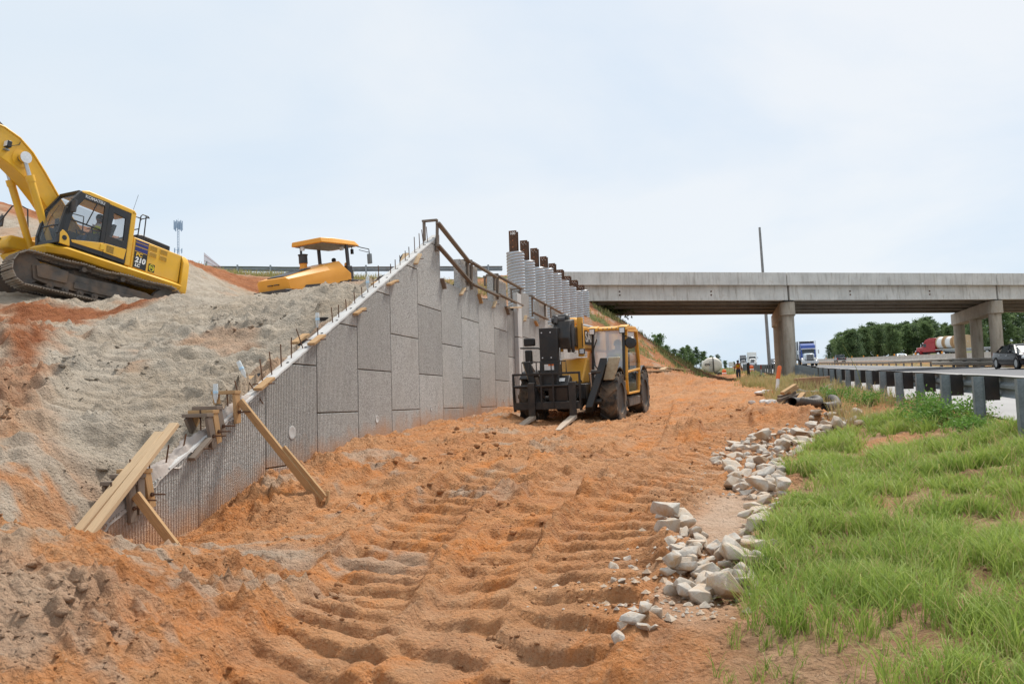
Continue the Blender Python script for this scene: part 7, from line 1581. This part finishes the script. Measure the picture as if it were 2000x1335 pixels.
# ------------------------------------------------------------------ blades: grass and weeds
def blades(name, label, x, y, h, w, bend, tint, mat, z=None, cat='grass', chunks=None):
    n = len(x)
    if z is None:
        d, _ = detail(x, y); z = H(x, y) + d
    a = rng.uniform(0, 2 * np.pi, n); b = a + rng.normal(0, .9, n); ca, sa = np.cos(a), np.sin(a); cb, sb = np.cos(b), np.sin(b)
    base = np.stack([x, y, z - .015], -1); wd = np.stack([-sa, ca, np.zeros(n)], -1) * (w / 2)[:, None]; bd = np.stack([cb, sb, np.zeros(n)], -1) * (bend * h)[:, None]; up = np.zeros((n, 3)); up[:, 2] = h
    p = [base - wd, base + wd, base + up * .5 + bd * .22 - wd * .85, base + up * .5 + bd * .22 + wd * .85, base + up * .84 + bd * .62 - wd * .5, base + up * .84 + bd * .62 + wd * .5, base + up * (1 - .18 * bend[:, None]) + bd]
    co = np.stack(p, 1).reshape(-1, 3); o = (np.arange(n) * 7)[:, None]
    li = np.concatenate([o + np.array([[0, 1, 3, 2]]), o + np.array([[2, 3, 5, 4]]), o + np.array([[4, 5, 6]])], 1).ravel(); st = (np.arange(n) * 11)[:, None] + np.array([[0, 4, 8]])
    me = bpy.data.meshes.new(name); me.vertices.add(len(co)); me.vertices.foreach_set('co', co.ravel().astype(np.float32)); me.loops.add(len(li)); me.loops.foreach_set('vertex_index', li.astype(np.int32)); me.polygons.add(3 * n); me.polygons.foreach_set('loop_start', st.ravel().astype(np.int32)); me.update(calc_edges=True)
    at = me.attributes.new('tint', 'FLOAT', 'POINT'); at.data.foreach_set('value', np.repeat(tint, 7).astype(np.float32)); me.materials.append(mat); ob = bpy.data.objects.new(name, me); C.objects.link(ob); tag(ob, label, cat, None, 'stuff'); return ob
M['grass'] = leafmat('green_grass', [(.145, .250, .036), (.375, .470, .105), (.56, .49, .22)], False); M['drygrass'] = leafmat('dry_grass', [(.24, .28, .08), (.48, .38, .19), (.46, .30, .16)], False); M['leaf'] = leafmat('tree_leaves', [(.100, .160, .064), (.215, .295, .122)]); M['pine'] = leafmat('pine_needles', [(.082, .135, .070), (.165, .230, .115)]); M['weed'] = leafmat('weed_leaves', [(.085, .20, .03), (.20, .34, .075)], False)
M['bark'] = wood('bark', (.16, .125, .10), .5, .3)
def tufts(nt, per, srange, trange, maskfn, rad):
    s = np.exp(rng.uniform(np.log(srange[0]), np.log(srange[1]), nt)); t = rng.uniform(*trange, nt); x = s * UX + t * UY; y = s * UY - t * UX
    k = rng.random(nt) < maskfn(x, y, s, t); x, y, s = x[k], y[k], s[k]; m = len(x); per_ = per
    r = np.abs(rng.normal(0, 1, (m, per_))) * (rad * (.6 + .8 * rng.random(m)))[:, None]; a = rng.uniform(0, 6.283, (m, per_)); X = (x[:, None] + r * np.cos(a)).ravel(); Y = (y[:, None] + r * np.sin(a)).ravel()
    return X, Y, np.repeat(rng.random(m), per_), np.repeat(s, per_)
def grass_mask(x, y, s, t):
    m = poly_mask(x, y, GRASS_POLY, .12); bare = np.zeros(len(x))
    for b in BARE_POLYS: bare = np.maximum(bare, poly_mask(x, y, b, .15))
    sp = sstep(-.22, .28, fbm(x * 1.1 + 2, y * 1.1, 4, 501) + .10); thin = .34 + .66 * sstep(4.55, 6.2, s + .9 * pn(x * 1.1, y * 1.1, 502) + .35 * (t - 1.6)); return m * (1 - .97 * bare) * (.06 + .94 * sp) * thin
def build_grass():
    X, Y, q, s = tufts(13500, 15, (2.4, 18.5), (.1, 4.15), grass_mask, .04); n = len(X)
    h = (.085 + .150 * q ** 1.5 + .05 * rng.random(n)) * (.75 + .5 * sstep(-.4, .5, fbm(X * .8, Y * .8, 2, 510))); w = np.clip(.0045 + .0022 * rng.random(n), 0, 1) * np.clip(s / 6, 1, 1.8); bend = rng.uniform(.2, 1.25, n)
    tint = np.clip(.45 * q + .35 * rng.random(n) + .3 * fbm(X * .7, Y * .7, 2, 520), 0, .74); tint = np.where(rng.random(n) < .07, rng.uniform(.82, 1, n), tint)
    blades('grass', 'bright green grass covering the bank between the riprap and the guardrail', X, Y, h, w, bend, tint, M['grass'])
    def verge(x, y, s, t):
        edge = 1.75 - .045 * np.maximum(s - 18, 0) + .5 * pn(s * .35, s * 0, 530); return sstep(edge, edge + .7, t) * (1 - sstep(3.75, 4.1, t) * .8) * (1 - .85 * ((s > 18.3) & (s < 25) & (t > 1.0) & (t < 3.3))) * sstep(-.45, .2, fbm(x * .7, y * .7, 2, 531) + .12)
    X, Y, q, s = tufts(3400, 10, (16.5, 62), (.3, 4.2), verge, .07); n = len(X); h = (.16 + .30 * q ** 2 + .12 * rng.random(n)); w = (.005 + .004 * rng.random(n)) * np.clip(s / 14, 1, 3); tint = np.clip(.5 * q + .55 * rng.random(n), 0, 1)
    blades('dry_grass', 'tall tan and green grass growing along the guardrail and round the pier foot', X, Y, h, w, rng.uniform(.1, .6, n), tint, M['drygrass'])
    def crest(x, y, s, t): return np.where((y - .19 * x > 46.6) & (y - .19 * x < 49.2), 1., 0)
    x = rng.uniform(-24, 4, 9000); off = rng.uniform(46.2, 49.0, 9000); y = off + .19 * x + .0; n = len(x); blades('crest_grass', 'yellow green grass along the crest below the approach guardrail', x, y, rng.uniform(.15, .42, n), rng.uniform(.015, .035, n), rng.uniform(.1, .6, n), rng.random(n), M['drygrass'])
    x0 = rng.uniform(0, 1, 9000); s_ = 46 + 40 * x0; t_ = rng.uniform(-8, -.5, 9000); X, Y = s_ * UX + t_ * UY, s_ * UY - t_ * UX; mm = (fbm(X * .35, Y * .5, 3, 99) > .12); X, Y = X[mm], Y[mm]; n = len(X)
    blades('slope_weeds', 'green weeds patching the orange dirt mound under the bridge end', X, Y, rng.uniform(.12, .36, n), rng.uniform(.03, .07, n), rng.uniform(.1, .6, n), rng.random(n) * .7, M['drygrass'])
    s_ = rng.uniform(70, 150, 9000); t_ = rng.uniform(-6, 3.4, 9000); X, Y = s_ * UX + t_ * UY, s_ * UY - t_ * UX; mm = (t_ > 1.8) | (s_ > 104); X, Y = X[mm], Y[mm]; n = len(X); blades('verge_grass', 'pale green grass verge between the dirt road end and the highway', X, Y, rng.uniform(.1, .4, n), rng.uniform(.04, .10, n), rng.uniform(.1, .6, n), rng.random(n) * .9, M['drygrass'])
build_grass()
def build_straw():
    X, Y, q, s = tufts(2600, 3, (2.4, 18.5), (.1, 4.15), grass_mask, .10); n = len(X); blades('straw', 'dead straw and seed stalks standing among the green grass of the bank', X, Y, .14 + .20 * rng.random(n), np.full(n, .0035) * np.clip(s / 6, 1, 1.8), rng.uniform(.1, 1.3, n), .5 + .5 * rng.random(n), M['drygrass'])
    sp = lambda x, y, s, t: poly_mask(x, y, GRASS_POLY, .35) * .8 * (1 - sstep(5.5, 7.5, s)); X, Y, q, s = tufts(1500, 9, (2.3, 7.5), (-.1, 4.1), sp, .022); n = len(X); blades('sparse_grass', 'thin tufts of young grass scattered over the bare near end of the bank', X, Y, .05 + .12 * q * rng.random(n) + .05 * rng.random(n), np.full(n, .0042), rng.uniform(.2, 1.0, n), rng.random(n) * .8, M['grass'])
build_straw()
def leaf_cloud(pts, size, tint, name, mat, parent):
    n = len(pts); a = rng.normal(0, 1, (n, 3)); a /= np.linalg.norm(a, axis=1)[:, None]; b = rng.normal(0, 1, (n, 3)); b -= a * (a * b).sum(1)[:, None]; b /= np.linalg.norm(b, axis=1)[:, None]; sz = size * rng.uniform(.6, 1.3, n)
    co = np.stack([pts - a * sz[:, None], pts + b * (sz * .55)[:, None], pts + a * sz[:, None], pts - b * (sz * .55)[:, None]], 1).reshape(-1, 3)
    me = bpy.data.meshes.new(name); me.vertices.add(4 * n); me.vertices.foreach_set('co', co.ravel().astype(np.float32)); me.loops.add(4 * n); me.loops.foreach_set('vertex_index', np.arange(4 * n, dtype=np.int32)); me.polygons.add(n); me.polygons.foreach_set('loop_start', np.arange(0, 4 * n, 4, dtype=np.int32)); me.update(calc_edges=True)
    at = me.attributes.new('tint', 'FLOAT', 'POINT'); at.data.foreach_set('value', np.repeat(np.clip(tint, 0, 1), 4).astype(np.float32)); me.materials.append(mat); o = bpy.data.objects.new(name, me); C.objects.link(o); o.parent = parent; return o
def bush(q, lab, r, h, n, size, flowers=0, name='shrub', mat='weed', p=None):
    b = on_ground(P(*q)) if p is None else p; o = thing(name, lab, 'shrub', b); c = rng.normal(0, .45, (14, 3)) * np.array([r, r, 0]); c[:, 2] = rng.uniform(.25, .8, 14) * h; k = rng.integers(0, 14, n); pts = c[k] + rng.normal(0, .22, (n, 3)) * np.array([r, r, h * .8]); pts[:, 2] = np.abs(pts[:, 2]) * .9 + .03
    leaf_cloud(pts, size, rng.random(n), 'foliage', M[mat], o); mb = MB()
    for i in range(12): mb.tube([(0, 0, -.05), Vector(c[i]) * .5, Vector(c[i])], [.008 * r * 2, .006 * r * 2, .003], 5)
    mb.build('stem', M['bark'], o)
    if flowers:
        for i in range(flowers):
            f = pts[rng.integers(0, n)] + np.array([0, 0, .04]); m2 = MB()
            for a in range(5): d = Vector((math.cos(a * 1.2566), math.sin(a * 1.2566), .25)) * .020; s_ = Vector((-d.y, d.x, 0)) * .45; fc = Vector(f); m2.add([fc, fc + d * .6 + s_, fc + d, fc + d * .6 - s_], [(0, 1, 2, 3)])
            m2.build('flower', M['white'], o)
    return o
bush((1862, 846, 13.6), 'leafy white flowering bush on the bank in front of the nearest guardrail posts', .62, .50, 2600, .026, 22)
bush((1905, 872, 12.0), 'low white flowering bush spreading over the road edge below the guardrail', .45, .26, 1300, .022, 9)
bush((1812, 818, 15.6), 'small leafy weed clump at the foot of the fourth guardrail post', .38, .45, 1100, .024, 5)
bush((1640, 790, 22), 'green leafy weeds growing between the black pipes', .5, .4, 900, .03)
bush((1700, 806, 18.5), 'green weed clump behind the far end of the riprap', .45, .4, 900, .026)
for q, lab in (((1150, 612, 56), 'dark green bush on the slope tucked against the farthest sleeve'), ((1176, 640, 57), 'dark green bush on the slope under the bridge end'), ((1195, 652, 60), 'round bush on the slope above the telehandler cab')):
    p = P(*q); bush(q, lab, 1.3, 1.6, 1500, .11, 0, 'shrub', 'leaf', Vector((p.x, p.y, HD(p.x, p.y) - .1)))
# ------------------------------------------------------------------ trees
def tree_meshes(kind, seed, H_):
    r_ = np.random.default_rng(seed); pr = random.Random(seed); root = None; mb = MB(); lean = Vector((pr.uniform(-.03, .03), pr.uniform(-.03, .03), 1)); top = lean * H_ * .93; rad = H_ * .014
    mb.tube([(0, 0, -.8), lean * H_ * .3, lean * H_ * .65, top], [rad * 1.3, rad, rad * .6, rad * .15], 7); C_ = []
    lo = .06 if kind == 'leaf' else .22
    nb = 27 if kind == 'leaf' else 21
    for i in range(nb):
        f = lo + (1 - lo) * (i + pr.random() * .7) / nb; a = i * 2.4 + pr.random(); L = H_ * ((.17 * (1.12 - abs(f - .5)) if kind == 'leaf' else .20 * (1.25 - f) + .03)) * pr.uniform(.55, 1.2); b0 = lean * H_ * f * .93; e = b0 + Vector((math.cos(a) * L, math.sin(a) * L, L * (.45 if kind == 'leaf' else .15))); mb.tube([b0, b0.lerp(e, .5) + Vector((0, 0, L * .06)), e], [rad * .4 * (1.1 - f), rad * .25 * (1.1 - f), .02], 5); C_ += [(np.array(e), L * .55), (np.array(b0.lerp(e, .62)), L * .40)]
    C_.append((np.array(top), H_ * .05)); P_ = []; T_ = []
    for c, sg in C_:
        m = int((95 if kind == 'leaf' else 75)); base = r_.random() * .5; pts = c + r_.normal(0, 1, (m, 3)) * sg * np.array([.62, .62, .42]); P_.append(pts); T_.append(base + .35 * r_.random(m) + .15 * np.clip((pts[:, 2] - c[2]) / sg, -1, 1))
    return mb, np.concatenate(P_), np.concatenate(T_)
protos_t = {}
def tree(px, ytop, Y, kind, lab, grp, ybase=None):
    p = P(px, ytop, Y); g = HD(p.x, p.y); Ht = p.z - g + .3; key = (kind, rnd.randrange(5))
    if key not in protos_t:
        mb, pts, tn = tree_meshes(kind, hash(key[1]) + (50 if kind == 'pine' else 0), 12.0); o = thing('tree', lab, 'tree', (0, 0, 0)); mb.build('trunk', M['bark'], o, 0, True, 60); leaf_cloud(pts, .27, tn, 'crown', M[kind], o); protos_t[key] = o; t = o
    else: t = copy_tree(protos_t[key])
    t.name = 'broadleaf_tree' if kind == 'leaf' else 'pine_tree'; k = Ht / 12.0; t.location = (p.x, p.y, g - .2); t.scale = (k * rnd.uniform(.85, 1.15), k * rnd.uniform(.85, 1.15), k); t.rotation_euler = (0, 0, rnd.uniform(0, 6.3)); tag(t, lab, 'tree', grp); return t
def build_trees():
    tops = [(1622, 668), (1640, 650), (1658, 646), (1676, 640), (1696, 636), (1714, 634), (1730, 640), (1748, 636), (1764, 630), (1780, 627), (1798, 626), (1814, 630), (1830, 640), (1846, 640), (1862, 634), (1878, 632), (1894, 630)]
    for i, (px, y) in enumerate(tops):
        for row in (0, 1, 2):
            tree(px + rnd.uniform(-7, 7) + row * 6, y + rnd.uniform(-6, 7) - row * 2, 235 + row * 22 + rnd.uniform(-8, 8), 'leaf' if (i + row) % 3 else 'pine', 'dark green tree in the wood beyond the far carriageway, left of the second pier', 'trees of the wood behind the red truck')
    for i, (px, y) in enumerate([(1905, 612), (1922, 606), (1940, 610), (1958, 602), (1975, 606), (1992, 600), (2012, 602), (1915, 640), (1950, 640), (1985, 640)]):
        tree(px, y, 175 + rnd.uniform(-8, 8), 'leaf' if i % 2 else 'pine', 'tall dark tree behind the black sedan and the second pier', 'tall trees at the right edge under the bridge')
    for i, (px, y, Y) in enumerate([(1268, 662, 225), (1284, 652, 232), (1300, 674, 240), (1316, 680, 236), (1332, 678, 240), (1344, 674, 250), (1358, 676, 246), (1372, 686, 250), (1388, 694, 255), (1401, 691, 240), (1416, 704, 262), (1434, 706, 270), (1446, 708, 280), (1326, 690, 228), (1378, 697, 232), (1306, 690, 226), (1350, 690, 226)]):
        tree(px, y, Y, 'pine' if i % 3 == 0 else 'leaf', 'green tree in the far row behind the orange mound and the tank truck', 'far trees left of the dirt road end')
build_trees()
# ------------------------------------------------------------------ pipes, scraps, planks
def black_pipe(pix, r_, lab, lift=0.):
    pts = [on_ground(G(*q), r_ + lift) for q in pix]; pts = smooth_path(pts, 9); mb = MB(); fine = []
    L = 0; out = []; rad = []
    for i in range(len(pts) - 1):
        n = max(2, int((pts[i + 1] - pts[i]).length / .022))
        for k in range(n): out.append(pts[i].lerp(pts[i + 1], k / n)); rad.append(r_ + .006 * math.cos(len(out) * 2 * math.pi / 4))
    mb.tube(out, rad, 16, False); inn = [p for p in out]; mb.tube(inn, [r_ * .86] * len(inn), 16, False); o = mb.build('corrugated_pipe', M['black_pipe'], None, 0, True, 60, fixn=False); tag(o, lab, 'drain pipe', 'black corrugated drain pipes in the weeds'); return o
black_pipe([(1652, 752), (1622, 764), (1598, 775), (1572, 778), (1556, 772)], .095, 'long black corrugated pipe lying up towards the guardrail posts', .04)
black_pipe([(1638, 756), (1622, 772), (1617, 782), (1630, 794), (1636, 804), (1628, 813), (1610, 817)], .095, 'wavy black corrugated pipe with its open mouth above the stones', .02)
black_pipe([(1549, 803), (1562, 799), (1580, 794), (1596, 795), (1600, 802), (1588, 806), (1566, 806)], .10, 'coiled black corrugated pipe with two open mouths beside the timber scraps', .05)
def scraps():
    S = [((1528, 768), (1553, 752), 'pale square timber offcut on top of the scrap heap'), ((1540, 766), (1556, 756), 'short golden timber offcut beside the top piece of the scrap heap'), ((1522, 775), (1552, 766), 'grey timber offcut lying level in the scrap heap'), ((1520, 793), (1532, 776), 'long pale offcut standing against the front of the scrap heap'), ((1530, 795), (1538, 778), 'brown offcut leaning beside the standing pale one'), ((1545, 778), (1560, 770), 'dull brown offcut at the back of the scrap heap'), ((1560, 780), (1569, 768), 'fresh yellow offcut at the right of the scrap heap'), ((1521, 781), (1545, 772), 'thin grey board at the bottom of the scrap heap')]
    for i, (a, b, lab) in enumerate(S):
        Y = 20.6 + .12 * (i % 3); pa, pb = P(*a, Y), P(*b, Y + .35); plank_ = plank('timber_offcut', pa, pb, .12, .075, M['wood_new' if i in (0, 1, 3, 6) else 'wood_old']); tag(plank_, lab, 'timber offcut', 'timber offcuts heaped by the black pipes')
    for i, (q, sc, lab) in enumerate((((1484, 771), .24, 'grey white block of rubble farthest left of the scrap heap'), ((1494, 766), .20, 'white crumpled block of rubble behind the orange dirt'), ((1503, 762), .16, 'small white rubble piece near the marker post'), ((1468, 789), .16, 'small white bag alone on the dirt'), ((1492, 787), .24, 'white rubble lump left in the front row'), ((1506, 790), .26, 'white rubble lump middle of the front row'), ((1518, 788), .22, 'white rubble lump touching the timber scraps'))):
        g = on_ground(G(q[0], q[1] + 3)); b = bmesh.new()
        for k in range(16): v = Vector((rnd.gauss(0, 1), rnd.gauss(0, 1), rnd.gauss(0, 1))).normalized(); b.verts.new((v.x * sc * .9, v.y * sc * .6, v.z * sc * .45))
        bmesh.ops.convex_hull(b, input=b.verts); me = bpy.data.meshes.new('rubble'); b.to_mesh(me); b.free(); me.materials.append(M['rubble']); o = bpy.data.objects.new('white_rubble', me); C.objects.link(o); o.location = g + Vector((0, 0, sc * .2)); bv = o.modifiers.new('bevel', 'BEVEL'); bv.width = .02; tag(o, lab, 'rubble', 'white rubble by the timber scraps')
    for a, b, Y, lab in (((1262, 732), (1345, 722), 45, 'longest pale plank lying across the orange mound right of the telehandler'), ((1268, 735), (1310, 729), 44, 'short pale plank below the longest one on the orange mound'), ((1292, 728), (1300, 736), 44.5, 'stubby plank end poking from the orange mound'), ((1305, 731), (1346, 727), 45.5, 'thin weathered plank beside the longest one on the orange mound')):
        pa, pb = P(*a, Y), P(*b, Y + 1); pa.z = max(pa.z, HD(pa.x, pa.y) + .06); pb.z = max(pb.z, HD(pb.x, pb.y) + .06); o = plank('plank', pa, pb, .28, .07, M['wood_pale']); tag(o, lab, 'plank', 'planks dumped on the orange mound')
M['rubble'] = pmat('white_rubble', (.68, .66, .63), .85, 0, .12, 6, .3, (.5, .35, .22), 5); scraps()
# twigs and tall weed stalks
st = MB(); b = on_ground(P(1694, 796, 20)); t = P(1646, 672, 19.5); mid = b.lerp(t, .55) + Vector((.08, 0, .05)); st.tube([b, mid, t], [.010, .007, .003], 5); ob = st.build('weed_stalk', M['weed_stalk'] if 'weed_stalk' in M else pmat('weed_stalk', (.26, .32, .10), .7), None); tag(ob, 'single tall thin green weed stalk leaning left in front of the guardrail', 'weed')
